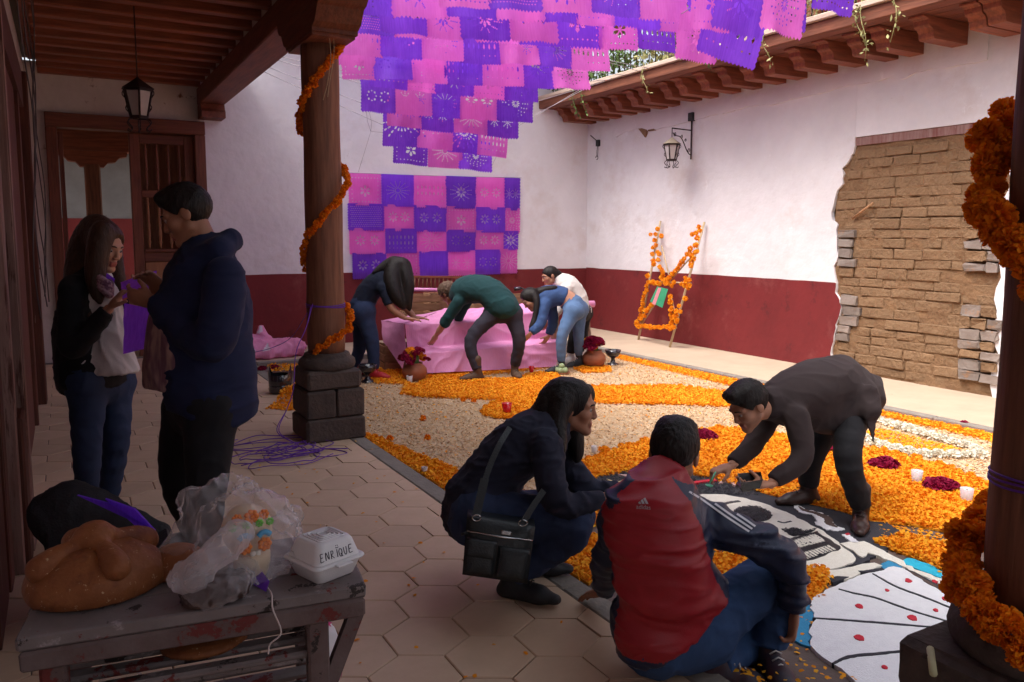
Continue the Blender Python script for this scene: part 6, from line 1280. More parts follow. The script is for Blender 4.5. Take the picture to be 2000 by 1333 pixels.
SOLE = mat('sole_white', (.62, .60, .58), rough=.6); SOLEB = mat('sole_dark', (.03, .025, .022), rough=.7); BOOTB = mat('boot_brown', (.045, .020, .015), (.028, .013, .011), 9, rough=.4, bump=.2, bscale=60); BOOTT = mat('boot_tan', (.115, .066, .042), (.08, .045, .028), 9, rough=.75); SHOER = mat('shoe_red', (.48, .020, .028), rough=.5); SHOEK = mat('shoe_black', (.014, .014, .017), (.03, .03, .034), 20, rough=.6); SHOEW = mat('shoe_white', (.66, .65, .66), rough=.6); SHOEM = mat('shoe_maroon', (.065, .020, .026), (.05, .05, .07), 8, 3, 2, rough=.55)

def frame(face, up=(0, 0, 1)):
    y = _n(face); x = _n(np.cross(y, up)); z = np.cross(x, y); return np.stack([x, y, z], 1)          # columns: right, forward, up
def head_prims(c, R_, s=1., nose=1., jaw=1.):
    L = lambda x, y, z: c + s * (R_ @ np.array([x, y, z])); E = lambda x, y, z, r, **k: ell(L(x, y, z), np.asarray(r) * s, R_, **k); p = []
    p += [E(0, -.014, .032, (.074, .094, .084)), E(0, .030, -.026, (.060, .058, .078))]
    for q in (-1, 1):
        p += [cone(L(.045 * q, .002, -.055), L(.012 * q, .066, -.098), .026 * s * jaw, .020 * s), E(.038 * q, .055, -.022, (.028, .026, .026)), E(.077 * q, -.012, -.006, (.010, .021, .031), k=.006 * s), cone(L(.012 * q, .082, .020), L(.048 * q, .066, .022), .013 * s, .010 * s)]
    p += [E(0, .070, -.102, (.022, .018, .016)), cone(L(0, .085, .010), L(0, .101 * nose, -.030), .0080 * s, .0115 * s, k=.010), E(.011, .097, -.036, (.009, .010, .008), k=.006), E(-.011, .097, -.036, (.009, .010, .008), k=.006), cone(L(-.016, .083, -.062), L(.016, .083, -.062), .008 * s, k=.008), cone(L(-.014, .081, -.074), L(.014, .081, -.074), .0092 * s, k=.008)]
    for q in (-1, 1): p.append(ell(L(.033 * q, .100, .001), np.array([.016, .017, .009]) * s, R_, k=.010, sub=True))
    p.append(cone(L(-.020, .098, -.0683), L(.020, .098, -.0683), .0026 * s, k=.004, sub=True))
    return p
def rot_to(d, nrm, a): return _n(d * math.cos(a) + nrm * math.sin(a))
def hand_prims(w, dirv, palm, thumb, s=1., curl=(.35, .4, .45, .5), spread=.06, th=(.4, .5)):
    """w: wrist, dirv: towards the fingers, palm: the side the palm faces, thumb: +1/-1 side of the thumb"""
    d = _n(dirv); n = _n(palm - d * (np.asarray(palm) @ d)); sd = np.cross(d, n) * thumb; p = []
    P = lambda a, b, c=0: w + s * (d * a + sd * b + n * c)
    p += [cone(P(-.015, 0), P(.04, .002), .026 * s, .036 * s, flat=(n, .52)), cone(P(.035, 0), P(.082, .002), .037 * s, .038 * s, flat=(n, .42)), cone(P(.03, .02, .006), P(.05, .03, .008), .016 * s, .012 * s)]
    for i, (o, L_, r) in enumerate(((.027, .072, .0088), (.009, .080, .0090), (-.0095, .075, .0086), (-.0270, .058, .0078))):
        a = P(.082, o); dd = _n(d + sd * spread * (1.2 - .8 * i)); ang = 0
        for f, sg in ((.45, 0), (.30, 1), (.25, 2)):
            ang += curl[i] * (1. if sg else .7); v = rot_to(dd, n, ang); b = a + v * L_ * f * s; p.append(cone(a, b, r * s * (1 - .08 * sg), r * s * (.93 - .09 * sg), k=.004)); a = b
    a = P(.022, .026, .004); v = _n(d * .75 + sd * .75 + n * th[0]); b = a + v * .042 * s; p.append(cone(a, b, .0125 * s, .0105 * s, k=.008)); v2 = _n(d * 1.0 + sd * .25 + n * th[1]); p.append(cone(b, b + v2 * .036 * s, .0102 * s, .0082 * s, k=.004)); return p
def foot_prims(ank, toe, ground, s=1., boot=0.):
    t = np.asarray(toe) - ank; t[2] = 0 if ground is not None else t[2]; t = _n(t); up_ = Z0
    if ground is None: ground = None
    hz = (ground + .032 * s) if ground is not None else ank[2] - .05 * s
    heel = np.array([ank[0], ank[1], hz]) - t * .045 * s; ball = heel + t * .155 * s + Z0 * .006; tp = heel + t * .222 * s
    p = [cone(heel, ball, .036 * s, .043 * s, flat=(up_, .85)), cone(ball, tp, .043 * s, .030 * s, flat=(up_, .70)), cone(heel + t * .02 + Z0 * .025 * s, ank + Z0 * .01, .040 * s, .040 * s), cone(heel + t * .03 * s + Z0 * .04 * s, ball + Z0 * .006, .036 * s, .030 * s)]
    if boot: p.append(cone(ank, ank + Z0 * boot, .043 * s, .047 * s))
    return p, t, hz - .032 * s

def person(lab, J, skin, top, bottom, shoe, hair, hd, vox=.010, girth=1., sleeve=.96, ts=1., shoulder=.045, hem=None, open_front=None, legs=True, pants_r=(.092, .062, .050), torso_r=(.145, .135, .150, .075), flat=.74, hs=1., hands=(), grounds=(0., 0.), tilt=None, folds=(.006, 9.), fst=(.8, .8, 1.5), leg_end=1., pcuts=(), boot=0., sole=None, long_back=None, collar=True, bare_arms=False, tops_extra=(), arm_r=(.062, .052, .040), name_top='jacket', name_bottom='jeans', hair_fn=None, pelvis_r=.125, soles_h=.02):
    """J: joints in world space.  A continuous body, then garments, shoes and hair over it"""
    base = np.array([J['pel'][0], J['pel'][1], min([g_ for g_ in grounds if g_ is not None])]); t = thing('person', lab, 'person', base)
    spine = [J['pel'], J['mid'], J['chest'], J['neck']]; lat = _n(J['shR'] - J['shL']); fwd = _n(np.cross(J['neck'] - J['pel'], lat)); hl = _n(J['hpR'] - J['hpL'])
    # ---- body: trunk and limbs, head, hands in one mesh
    g = .86
    b = chain(spine, [.13 * ts, .115 * ts, .12 * ts, .055], flat=(fwd, flat)) + [cone(J['hpL'], J['hpR'], .09), cone(J['shL'], J['shR'], shoulder * .9)]
    for s in 'LR':
        b += chain([J['sh' + s], J['el' + s], J['wr' + s]], [.046, .038, .026], n=3)
        if legs: b += chain([J['hp' + s], J['kn' + s], J['an' + s]], [.080, .052, .036], n=3)
    b += [cone(J['neck'], J['head'] - hd[1] * .02, .052, .050)]
    parts = [solid(b, .016, .03)]
    R_ = frame(hd[0], hd[1]); hc = J['head']; hp = head_prims(hc, R_, hs) + [cone(hc + R_ @ np.array([0, -.022, -.05]) * hs, J['neck'], .050 * hs, .058)]
    Vh, Qh = solid(hp, .0042 if vox < .011 else .006, .018, smooth=1); parts.append((Vh, Qh))
    for i, hspec in enumerate(hands):
        Vp = solid(hand_prims(*hspec[0], **hspec[1]), .0034 if vox < .011 else .005, .009); parts.append(Vp)
    V, Q, pid = join(parts); loc = (V[Q].mean(1) - hc) @ R_ / hs
    lipm = (pid == 1) & (np.abs(loc[:, 0]) < .023) & (loc[:, 1] > .074) & (loc[:, 2] < -.056) & (loc[:, 2] > -.083)
    skin_obj('body', (V, Q), [skin, LIP], t, lipm.astype(int))
    eb = MB(); ib = MB()
    for q in (-1, 1):
        e = hc + hs * (R_ @ np.array([.031 * q, .0735, .001])); eb.lathe([(.0125 * hs * math.sin(u), -.0125 * hs * math.cos(u)) for u in np.linspace(0, math.pi, 8)], e, 12)
        e2 = hc + hs * (R_ @ np.array([.0315 * q, .0808, .000])); ib.lathe([(  .0066 * hs * math.sin(u), -.0066 * hs * math.cos(u)) for u in np.linspace(0, math.pi, 6)], e2, 10)
    eb.build('eyes', EYEW, t); ib.build('irises', IRIS, t)
    br = MB()
    for q in (-1, 1): br.tube([hc + hs * (R_ @ np.array([x * q, y, z])) for x, y, z in ((.013, .0935, .022), (.026, .0925, .027), (.04, .084, .026), (.05, .074, .019))], [.0035, .004, .0035, .0015], 6)
    br.build('eyebrows', hair, t)
    # ---- top
    P = chain(spine, [torso_r[0] * ts, torso_r[1] * ts, torso_r[2] * ts, torso_r[3]], flat=(fwd, flat), k=.04) + [cone(J['shL'], J['shR'], shoulder * 1.35, k=.04), cone(J['hpL'], J['hpR'], pelvis_r * .9)]
    if hem is not None: P = [dict(p, clip=(p['clip'] or []) + [hem]) for p in P]
    if open_front is not None: P = [dict(p, clip=(p['clip'] or []) + [open_front]) for p in P]; tops_extra = [dict(p, clip=(p['clip'] or []) + [open_front]) for p in tops_extra]
    for s in 'LR':
        a, e, w = J['sh' + s], J['el' + s], J['wr' + s]
        if sleeve <= .5: wv = a + (e - a) * sleeve * 2; P += [cone(a, wv, arm_r[0], arm_r[0] * .98, clip=[(wv, wv - a)], k=.03)]
        else:
            wv = e + (w - e) * (sleeve - .5) * 2; ch = chain([a, e, wv], [arm_r[0], arm_r[1], arm_r[2]], n=4, k=.03); ch[-1]['clip'] = [(wv, wv - e)]; ch[-2]['clip'] = [(wv, wv - e)]; P += ch
    P += list(tops_extra)
    Vt, Qt = solid(P, vox, .03, smooth=1); Vt = crumple(Vt, Qt, folds[0], folds[1], st=fst, seed=J['pel'][0], a2=.5)
    mats_ = top if isinstance(top, (list, tuple)) else [top]; mi = None
    if len(mats_) > 1: mi = tilt(Vt[Qt].mean(1), J, lat, fwd)
    topo = skin_obj(name_top, (Vt, Qt), list(mats_), t, mi)
    # ---- legs and shoes
    if legs:
        P = [cone(J['hpL'], J['hpR'], pelvis_r, flat=(fwd, .9)), cone(J['pel'], J['pel'] + (J['mid'] - J['pel']) * .5, pelvis_r * 1.08, pelvis_r * 1.0, flat=(fwd, .85), clip=[(J['pel'] + (J['mid'] - J['pel']) * .55, J['mid'] - J['pel'])])]
        for s in 'LR':
            an = J['kn' + s] + (J['an' + s] - J['kn' + s]) * leg_end; ch = chain([J['hp' + s], J['kn' + s], an], pants_r, n=4, k=.02); ch[-1]['clip'] = [(an, an - J['kn' + s])]; P += ch
        Vb, Qb = solid(P, vox, .025, smooth=1); Vb = crumple(Vb, Qb, folds[0] * .55, folds[1] * 1.3, st=(1., 1., 1.1), seed=J['pel'][1])
        bl_ = skin_obj(name_bottom, (Vb, Qb), bottom, t)
        for i, s in enumerate('LR'):
            fp, td, gz = foot_prims(J['an' + s], J['to' + s], grounds[i], 1.0, boot); Vs, Qs = solid(fp, .007, .02, cuts=[((0, 0, gz), (0, 0, -1))] if grounds[i] is not None else (), smooth=1)
            cen = Vs[Qs].mean(1); sm_ = (cen[:, 2] < gz + soles_h).astype(int); so = skin_obj('shoe', (Vs, Qs), [shoe, sole or SOLEB], t, sm_)
            for k in range(4):
                c0 = J['an' + s] * (1, 1, 0) + td * (.035 + .022 * k) + Z0 * (gz + .118 - .013 * k); sd = np.cross(td, Z0); MB().tube([c0 - sd * .022 - Z0 * .008, c0 + Z0 * .004, c0 + sd * .022 - Z0 * .008], .003, 5).build('lace', sole or SOLEB, so)
    if hair_fn: hair_fn(t, hc, R_, hs)
    return t, topo, (Vt, Qt)
def cap_hair(m, vol=.012, line=(0, .078, .062), nrm=(0, .80, -.60), quiff=True, extra=None, strands=0, name='hair', vox=.006, amp=.0025):
    def fn(t, c, R_, s):
        L = lambda x, y, z: c + s * (R_ @ np.array([x, y, z])); cl = [(L(*line), R_ @ np.array(nrm))]; P = [ell(L(0, -.014, .032), (np.array([.074, .094, .084]) + vol) * s, R_, clip=cl)]
        if quiff: P += [cone(L(-.035, .06, .095), L(.035, .062, .095), .026 * s), ell(L(0, .0, .095), np.array([.07, .08, .04]) * s, R_)]
        for q in (-1, 1): P.append(ell(L(.078 * q, .0, -.03), np.array([.02, .035, .05]) * s, R_, k=.006, sub=True))
        if extra: P += extra(L, s)
        V, Q = solid(P, vox, .02, smooth=1); V = crumple(V, Q, amp, 38, st=(1.6, 1.6, .6), seed=3., a2=.9); skin_obj(name, (V, Q), m, t)
    return fn
def long_hair(m, locks, vol=.014, line=(0, .072, .075), nrm=(0, .95, -.30), fine=120, vox=.007, name='hair'):
    """locks: lists of (world points, radii, flat normal or None); fine: loose strands drawn along them"""
    def fn(t, c, R_, s):
        L = lambda x, y, z: c + s * (R_ @ np.array([x, y, z])); P = [ell(L(0, -.014, .034), (np.array([.075, .096, .086]) + vol) * s, R_, clip=[(L(*line), R_ @ np.array(nrm))])]
        for pts, rs, fl_ in locks: P += chain(pts, rs, flat=fl_, k=.03)
        V, Q = solid(P, vox, .025, smooth=1); V = crumple(V, Q, .0026, 30, st=(2., 2., .3), seed=5., a2=.9); o = skin_obj(name, (V, Q), m, t)
        mb = MB()
        for i in range(fine):
            pts, rs, fl_ = locks[i % len(locks)]; off = np.random.normal(0, 1, 3); off /= np.linalg.norm(off); S = spline([np.asarray(p) + off * r * random.uniform(.85, 1.12) for p, r in zip(pts, rs)] , 5)
            mb.tube(S, np.linspace(.0013, .0006, len(S)), 3)
        if fine: mb.build('hair_strands', m, t)
    return fn
def J_(**k): return {a: (D(*v) if len(v) == 3 else np.asarray(v)) for a, v in k.items()}
RTh = np.array([RT[0], RT[1], 0]); FWh = _n([FW[0], FW[1], 0])
def dirn(r, f, z): return _n(RTh * r + FWh * f + Z0 * z)

# ---- crouching woman in the dark hoodie
j = J_(pel=(945, 1000, 3.400), mid=(962, 930, 3.400), chest=(1022, 872, 3.400), neck=(1085, 838, 3.400), head=(1120, 795, 3.400), shR=(1066, 872, 3.230), elR=(1092, 985, 3.180), wrR=(1185, 972, 3.250), shL=(1082, 862, 3.580), elL=(1150, 960, 3.620), wrL=(1215, 955, 3.580), hpR=(935, 1008, 3.300), knR=(1120, 1026, 3.220), anR=(1005, 1122, 3.300), toR=(1062, 1150, 3.250), hpL=(950, 1002, 3.520), knL=(1128, 1010, 3.540), anL=(1030, 1112, 3.540), toL=(1085, 1130, 3.540))
hl_ = [([D(1098, 770, 3.420), D(1078, 795, 3.400), D(1068, 830, 3.360), D(1066, 855, 3.320)], [.07, .06, .045, .015], None), ([D(1102, 780, 3.340), D(1090, 820, 3.310), D(1093, 860, 3.260), D(1096, 892, 3.230)], [.034, .028, .018, .006], None), ([D(1140, 770, 3.500), D(1120, 820, 3.530), D(1125, 870, 3.520), D(1128, 900, 3.520)], [.05, .04, .025, .008], None), ([D(1070, 800, 3.450), D(1040, 822, 3.400), D(1015, 838, 3.360)], [.05, .028, .008], None)]
hood = [cone(D(1020, 842, 3.400), D(1075, 838, 3.320), .055, .06, k=.03), cone(D(1030, 838, 3.500), D(1080, 832, 3.520), .05, .055, k=.03), cone(D(1005, 858, 3.400), D(1040, 845, 3.400), .05, .065, k=.03), cone(D(905, 1010, 3.400), D(920, 970, 3.400), .09, .115, k=.05)]
pg, tg, vg = person('woman in a dark hoodie crouching on the kerb with a shoulder bag', j, SK2, NAVY2, JEAN_D, SHOEK, HAIRB, (dirn(.97, -.16, -.10), _n(Z0 + RTh * .12)), vox=.009, ts=1.12, torso_r=(.140, .125, .135, .08), tops_extra=hood, arm_r=(.060, .050, .036), hs=.95, hair_fn=long_hair(HAIRB, hl_, fine=420, vol=.010), grounds=(0., 0.), hands=[((D(1185, 972, 3.250), dirn(.9, .1, -.1), -Z0, 1), {}), ((D(1215, 955, 3.580), dirn(.9, 0, -.2), -Z0, -1), {})], folds=(.012, 11.), name_top='hoodie', pelvis_r=.135, pants_r=(.105, .078, .055))
# bag with strap
LEA = mat('black_leather', (.012, .015, .017), (.02, .024, .026), 14, rough=.42, bump=.3, bscale=140, coat=.1); MET = mat('steel', (.5, .5, .5), rough=.25, metal=1.)
hb = thing('shoulder_bag', 'black leather shoulder bag hanging at the crouching woman\'s hip', 'bag', D(975, 1138, 3.060))
def BG(u, v, w=0.): # u 0..1 left-right, v 0..1 bottom-top, w depth
    a = np.array([903, 1122]) * (1 - u) + np.array([1030, 1140]) * u; b_ = np.array([912, 1010]) * (1 - u) + np.array([1045, 1030]) * u; q = a * (1 - v) + b_ * v; return D(q[0], q[1], 3.06 - .03 * (1 - v)) + FWh * w
def slab(u0, u1, v0, v1, w0, w1, name, m, bul=.0):
    pr_ = []; n_ = 9; vs = []; fs = []
    for w_, bl_ in ((w0, -bul), (w1, 0)):
        for i in range(n_):
            for k in range(n_):
                u, v = i / (n_ - 1), k / (n_ - 1); e = min(1, 4 * min(u, 1 - u, v, 1 - v) + .15); vs.append(BG(u0 + (u1 - u0) * u, v0 + (v1 - v0) * v, w_ + bl_ * e))
    for q, o in ((0, 1), (n_ * n_, -1)):
        for i in range(n_ - 1):
            for k in range(n_ - 1): f = (q + i * n_ + k, q + (i + 1) * n_ + k, q + (i + 1) * n_ + k + 1, q + i * n_ + k + 1); fs.append(f if o > 0 else f[::-1])
    rim = [(i, 0) for i in range(n_)] + [(n_ - 1, k) for k in range(1, n_)] + [(i, n_ - 1) for i in range(n_ - 2, -1, -1)] + [(0, k) for k in range(n_ - 2, 0, -1)]; rid = [i * n_ + k for i, k in rim]
    for a, b_ in zip(rid, rid[1:] + rid[:1]): fs.append((a, b_, b_ + n_ * n_, a + n_ * n_))
    return MB().add(vs, fs, True).build(name, m, hb)
slab(0, 1, 0, 1, 0, .085, 'bag_body', LEA, .02); slab(.03, .47, .08, .66, -.026, -.01, 'front_pocket', LEA, .014); slab(.50, .97, .08, .62, -.026, -.01, 'front_pocket', LEA, .014); slab(.03, .47, .40, .70, -.040, -.03, 'pocket_flap', LEA, .006)
MB().tube([BG(.02, .80, -.025), BG(.5, .79, -.03), BG(.98, .80, -.025)], .004, 6).build('zip', MET, hb); slab(.52, .66, .84, .90, -.030, -.026, 'metal_badge', MET, .0)
MB().tube([BG(-.06, .70, -.01), BG(.03, .76, -.02)], .006, 6).build('zip_pull', LEA, hb)
def strap(pts, w_, name='strap'):
    S = spline(pts, 8); T = np.gradient(S, axis=0); T /= np.linalg.norm(T, axis=1)[:, None]; vs = []; 
    for p_, t_ in zip(S, T): sd = _n(np.cross(t_, FWh)); vs += [p_ - sd * w_ / 2, p_ + sd * w_ / 2, p_ + sd * w_ / 2 - FWh * .006, p_ - sd * w_ / 2 - FWh * .006]
    fs = []
    for i in range(len(S) - 1):
        for k in range(4): fs.append((4 * i + k, 4 * i + (k + 1) % 4, 4 * i + 4 + (k + 1) % 4, 4 * i + 4 + k))
    MB().add(vs, fs).build(name, LEA, hb)
strap([D(996, 835, 3.230), D(976, 868, 3.180), D(955, 915, 3.140), D(942, 960, 3.100), D(932, 1008, 3.060)], .022); strap([D(947, 935, 3.115), D(938, 972, 3.080), D(930, 1008, 3.050)], .032, 'strap_pad'); strap([D(1062, 958, 3.100), D(1040, 990, 3.060), D(1022, 1020, 3.030)], .024)
for q in ((931, 1012), (1021, 1022)): c0 = D(*q, 3.03); MB().tube([c0 + (RTh * math.cos(a) * .016 + Z0 * math.sin(a) * .012) for a in np.linspace(0, 6.283, 17)], .0028, 5).build('ring', MET, hb)

# ---- man in the red and navy track jacket, seated
j = J_(pel=(1322, 1222, 2.76), mid=(1296, 1120, 2.72), chest=(1278, 1020, 2.72), neck=(1296, 945, 2.78), head=(1317, 886, 2.86), shL=(1224, 985, 2.68), elL=(1194, 1075, 2.86), wrL=(1180, 1152, 3.12), shR=(1346, 1004, 2.78), elR=(1524, 1084, 2.74), wrR=(1552, 1190, 2.82), hpL=(1285, 1240, 2.72), knL=(1470, 1238, 3.0), anL=(1400, 1296, 2.78), toL=(1500, 1312, 2.78), hpR=(1368, 1222, 2.78), knR=(1518, 1128, 2.90), anR=(1502, 1262, 2.86), toR=(1540, 1290, 2.70))
def jacket_cols(C_, J, lat, fwd):
    # raglan: red back and collar, navy sleeves and shoulders
    ax = _n(J['neck'] - J['pel'])
    def uv(P): P = np.atleast_2d(P); return np.stack([(P - J['chest']) @ lat, (P - J['pel']) @ ax], 1)
    poly = uv(np.array([D(*p, 2.62) for p in ((1282, 905), (1330, 925), (1338, 965), (1352, 1005), (1376, 1060), (1394, 1108), (1420, 1140), (1450, 1200), (1450, 1290), (1200, 1290), (1172, 1180), (1180, 1080), (1196, 1005), (1212, 968), (1262, 935))])); back = (C_ - J['chest']) @ fwd
    red = inpoly(uv(C_), poly); d_arm = np.linalg.norm(C_ - J['elR'], axis=1); col_ = (np.linalg.norm(C_ - J['neck'], axis=1) < .115) & ((C_ - J['pel']) @ ax > .93 * np.linalg.norm(J['neck'] - J['pel'])); red = red | col_; return np.where(red & (d_arm > .12) & ((back < .04) | (uv(C_)[:, 1] > .9 * np.linalg.norm(J['neck'] - J['pel']))), 0, 1)
tors = [cone(D(1300, 1130, 2.70), D(1290, 1030, 2.69), .155, .15, k=.05), cone(D(1286, 958, 2.75), D(1300, 925, 2.80), .072, .066, clip=[(D(1300, 921, 2.80), _n(D(1302, 915, 2.82) - D(1290, 950, 2.76)))], k=.02), cone(D(1266, 1222, 2.72), D(1372, 1180, 2.76), .125, .115, k=.05, clip=[(D(1322, 1228, 2.70), dirn(.55, .1, -.82))])]
hd_ = (dirn(.30, .92, -.20), _n(Z0 + RTh * .10 + FWh * .12))
ph, th_, vh = person('man in a red and navy track jacket sitting on the kerb, seen from behind', j, SK2, [REDJ, NAVJ], JEAN_B, SHOEM, HAIRB, hd_, vox=.008, ts=1.05, torso_r=(.150, .142, .150, .07), flat=.72, tilt=jacket_cols, tops_extra=tors, hem=(D(1322, 1226, 2.70), dirn(.55, .1, -.82)), hair_fn=cap_hair(HAIRB, .012, (0, .070, .060), (0, .62, -.79), amp=.003), arm_r=(.064, .056, .042), grounds=(None, ZP), hs=1.02, folds=(.016, 9.), fst=(.45, .45, 1.9), pants_r=(.105, .078, .058), sleeve=.97, sole=SOLE, hands=[((D(1176, 1156, 3.14), _n(G(1132, 1166, .012) - D(1176, 1156, 3.14)), -Z0, -1), dict(curl=(.12, .12, .14, .16), spread=.16, th=(.1, .1))), ((D(1552, 1190, 2.82), dirn(-.12, -.1, -1), dirn(-.9, .1, 0), 1), dict(curl=(.75, .8, .85, .85)))], name_top='track_jacket', pelvis_r=.14)
# sleeve stripes and the emblem on the back follow the cloth
from mathutils.bvhtree import BVHTree
def on_cloth(VQ): return BVHTree.FromPolygons([tuple(v) for v in VQ[0]], [tuple(int(i) for i in f) for f in VQ[1]])
bv = on_cloth(vh)
def cast(px, py, off=.0025):
    o = Vector(CC); r_ = Vector(ray(px, py)).normalized(); hit = bv.ray_cast(o, r_)
    return None if hit[0] is None else np.array(hit[0]) - np.array(r_) * off * 1.4
def decal(name, polys, m, parent):
    mb = MB()
    for pl_ in polys:
        P = [cast(*p) for p in pl_]
        if any(p is None for p in P): continue
        mb.add(P, [tuple(range(len(P)))] if len(P) < 5 else [tuple(t) for t in tessellate_polygon([[Vector((*p, 0)) for p in pl_]])])
    if mb.v: mb.build(name, m, parent)
GREYP = cloth('grey_print', (.50, .44, .46)); 
def zt_(a, b): return (1130 + a * .385, 820 + b * .385)
decal('emblem_bars', [[zt_(*p) for p in q_] for q_ in (((303, 420), (312, 414), (318, 428), (306, 428)), ((315, 410), (325, 404), (336, 428), (322, 428)), ((328, 402), (338, 395), (355, 428), (341, 428)))], GREYP, ph)
cu = bpy.data.curves.new('t', 'FONT'); cu.body = 'adidas'; cu.size = 1; to = bpy.data.objects.new('t', cu); COL.objects.link(to); dg = bpy.context.evaluated_depsgraph_get(); tm = bpy.data.meshes.new_from_object(to.evaluated_get(dg)); bpy.data.objects.remove(to)
tv = np.array([v.co[:] for v in tm.vertices]); tv = (tv - tv.min(0)) / (tv.max(0) - tv.min(0) + 1e-9); mb = MB(); ok = True; vs = []
for v in tv: q_ = cast(*zt_(293 + 72 * v[0], 452 - 22 * v[1] + 5 * v[0])); vs.append(q_ if q_ is not None else CC); ok &= q_ is not None
if ok: mb.add(vs, [tuple(p.vertices) for p in tm.polygons]).build('emblem_lettering', GREYP, ph)
for k in range(3):
    a = [(1345 + 7 * k, 962 - 4 * k), (1368 + 7 * k, 976 - 4 * k), (1392 + 7 * k, 993 - 5 * k), (1416 + 7 * k, 1010 - 5 * k), (1440 + 7 * k, 1026 - 5 * k), (1462 + 6 * k, 1040 - 5 * k)]; S = spline(np.array(a, float), 6)
    A_ = []
    for q_ in S:
        u_, w_ = cast(*q_), cast(q_[0] + 2.6, q_[1] - 3)
        if u_ is None or w_ is None:
            if len(A_) > 6: break
            A_ = []; continue
        A_ += [u_, w_]
    if len(A_) > 3: MB().add(A_, [(2 * i, 2 * i + 2, 2 * i + 3, 2 * i + 1) for i in range(len(A_) // 2 - 1)]).build('sleeve_stripe', STR, ph)
MB().tube([D(1545 + 11 * math.cos(a), 1188 + 5 * math.sin(a), 2.815 + .03 * math.sin(a)) for a in np.linspace(0, 6.283, 17)], .008, 6).build('wristband', mat('leather_band', (.12, .07, .05), rough=.6), ph)

# ---- man in the brown jacket, bending over the picture
j = J_(pel=(1668, 782, 4.52), mid=(1622, 748, 4.42), chest=(1562, 768, 4.26), neck=(1508, 796, 4.14), head=(1462, 792, 4.04), shL=(1556, 818, 4.06), elL=(1566, 894, 4.0), wrL=(1505, 946, 3.95), shR=(1508, 800, 4.38), elR=(1470, 868, 4.34), wrR=(1428, 910, 4.22), hpL=(1670, 796, 4.42), knL=(1655, 890, 4.20), anL=(1682, 988, 4.28), toL=(1680, 1022, 4.05), hpR=(1646, 792, 4.66), knR=(1590, 880, 4.6), anR=(1578, 948, 4.64), toR=(1515, 962, 4.6))
tail = [cone(D(1640, 738, 4.5), D(1688, 765, 4.55), .125, .10, flat=(FWh, 1.0), k=.06), cone(D(1697, 770, 4.28), D(1706, 866, 4.20), .055, .006, flat=(FWh, .45), k=.02), cone(D(1690, 765, 4.36), D(1700, 800, 4.26), .06, .05, k=.03), cone(D(1684, 762, 4.48), D(1712, 780, 4.46), .085, .03, k=.03), cone(D(1640, 775, 4.40), D(1672, 806, 4.40), .13, .10, clip=[(D(1660, 812, 4.36), dirn(.25, 0, -1))], k=.05), cone(D(1690, 770, 4.62), D(1706, 850, 4.58), .07, .012, flat=(RTh, .3), k=.03), cone(D(1700, 755, 4.6), D(1712, 780, 4.6), .07, .03, k=.05), cone(D(1575, 790, 4.3), D(1660, 820, 4.42), .14, .10, k=.06), cone(D(1520, 790, 4.18), D(1498, 790, 4.12), .085, .088, clip=[(D(1486, 795, 4.1), D(1470, 795, 4.06) - D(1510, 792, 4.16))], k=.02)]
pi_, ti, vi = person('man in a long brown jacket bending over the flower carpet with a tray', j, SK1, BROWNC, BLACKC, BOOTB, HAIRB, (dirn(-.80, -.28, -.52), _n(Z0 * .8 - RTh * .5 - FWh * .15)), vox=.009, ts=1.05, torso_r=(.145, .145, .145, .08), flat=.82, tops_extra=tail, pelvis_r=.115, hair_fn=cap_hair(HAIRB, .014, (0, .075, .062), (0, .78, -.63), amp=.003), grounds=(ZP, ZP), arm_r=(.058, .048, .038), folds=(.008, 6.5), boot=.09, pants_r=(.088, .066, .055), name_bottom='trousers', sleeve=.95, hands=[((D(1500, 946, 3.94), dirn(-.95, 0, -.05), Z0 + RTh * .0, 1), dict(curl=(.35, .35, .4, .45), th=(.8, 1.0))), ((D(1428, 910, 4.22), dirn(-.85, -.1, -.25), -Z0, 1), dict(curl=(.5, .6, .65, .7), th=(.6, .5)))])
tr = thing('plastic_tray', 'black plastic tray held by the man in the brown jacket', 'tray', D(1462, 946, 3.92)); bpx = mat('black_tray', (.012, .012, .014), (.02, .02, .024), 9, rough=.25, coat=.2)
tc_ = [D(1440, 925, 3.98), D(1486, 922, 4.02), D(1490, 938, 3.88), D(1446, 944, 3.84)]; lo_ = [p_ * .8 + np.mean(tc_, 0) * .2 - Z0 * .045 for p_ in tc_]; n4 = [0, 1, 2, 3]; inn = [p_ * .92 + np.mean(tc_, 0) * .08 for p_ in tc_]; lin = [p_ * .75 + np.mean(tc_, 0) * .25 - Z0 * .040 for p_ in tc_]
MB().add(tc_ + lo_ + inn + lin, [(0, 1, 5, 4), (1, 2, 6, 5), (2, 3, 7, 6), (3, 0, 4, 7), (4, 5, 6, 7), (0, 8, 9, 1), (1, 9, 10, 2), (2, 10, 11, 3), (3, 11, 8, 0), (8, 12, 13, 9), (9, 13, 14, 10), (10, 14, 15, 11), (11, 15, 12, 8), (12, 15, 14, 13)]).build('shell', bpx, tr)
MB().box(D(1456, 950, 3.93), (.10, .07, .03), frame(RTh), bev=.01).build('lower_cup', bpx, tr)
so_ = thing('plastic_spoon', 'green plastic spoon between the fingers of the man in brown', 'spoon', D(1385, 945, 4.14)); GRN = mat('green_plastic', (.10, .46, .28), rough=.3); a_ = D(1398, 922, 4.16); b_ = D(1386, 944, 4.14)
MB().tube([a_, b_], .0042, 6).build('handle', GRN, so_); MB().lathe([(.0, -.006), (.014, -.002), (.017, .003), (.012, .001), (0, -.003)], D(1385, 949, 4.14), 14, sy=1.5).build('spoon_bowl', GRN, so_)
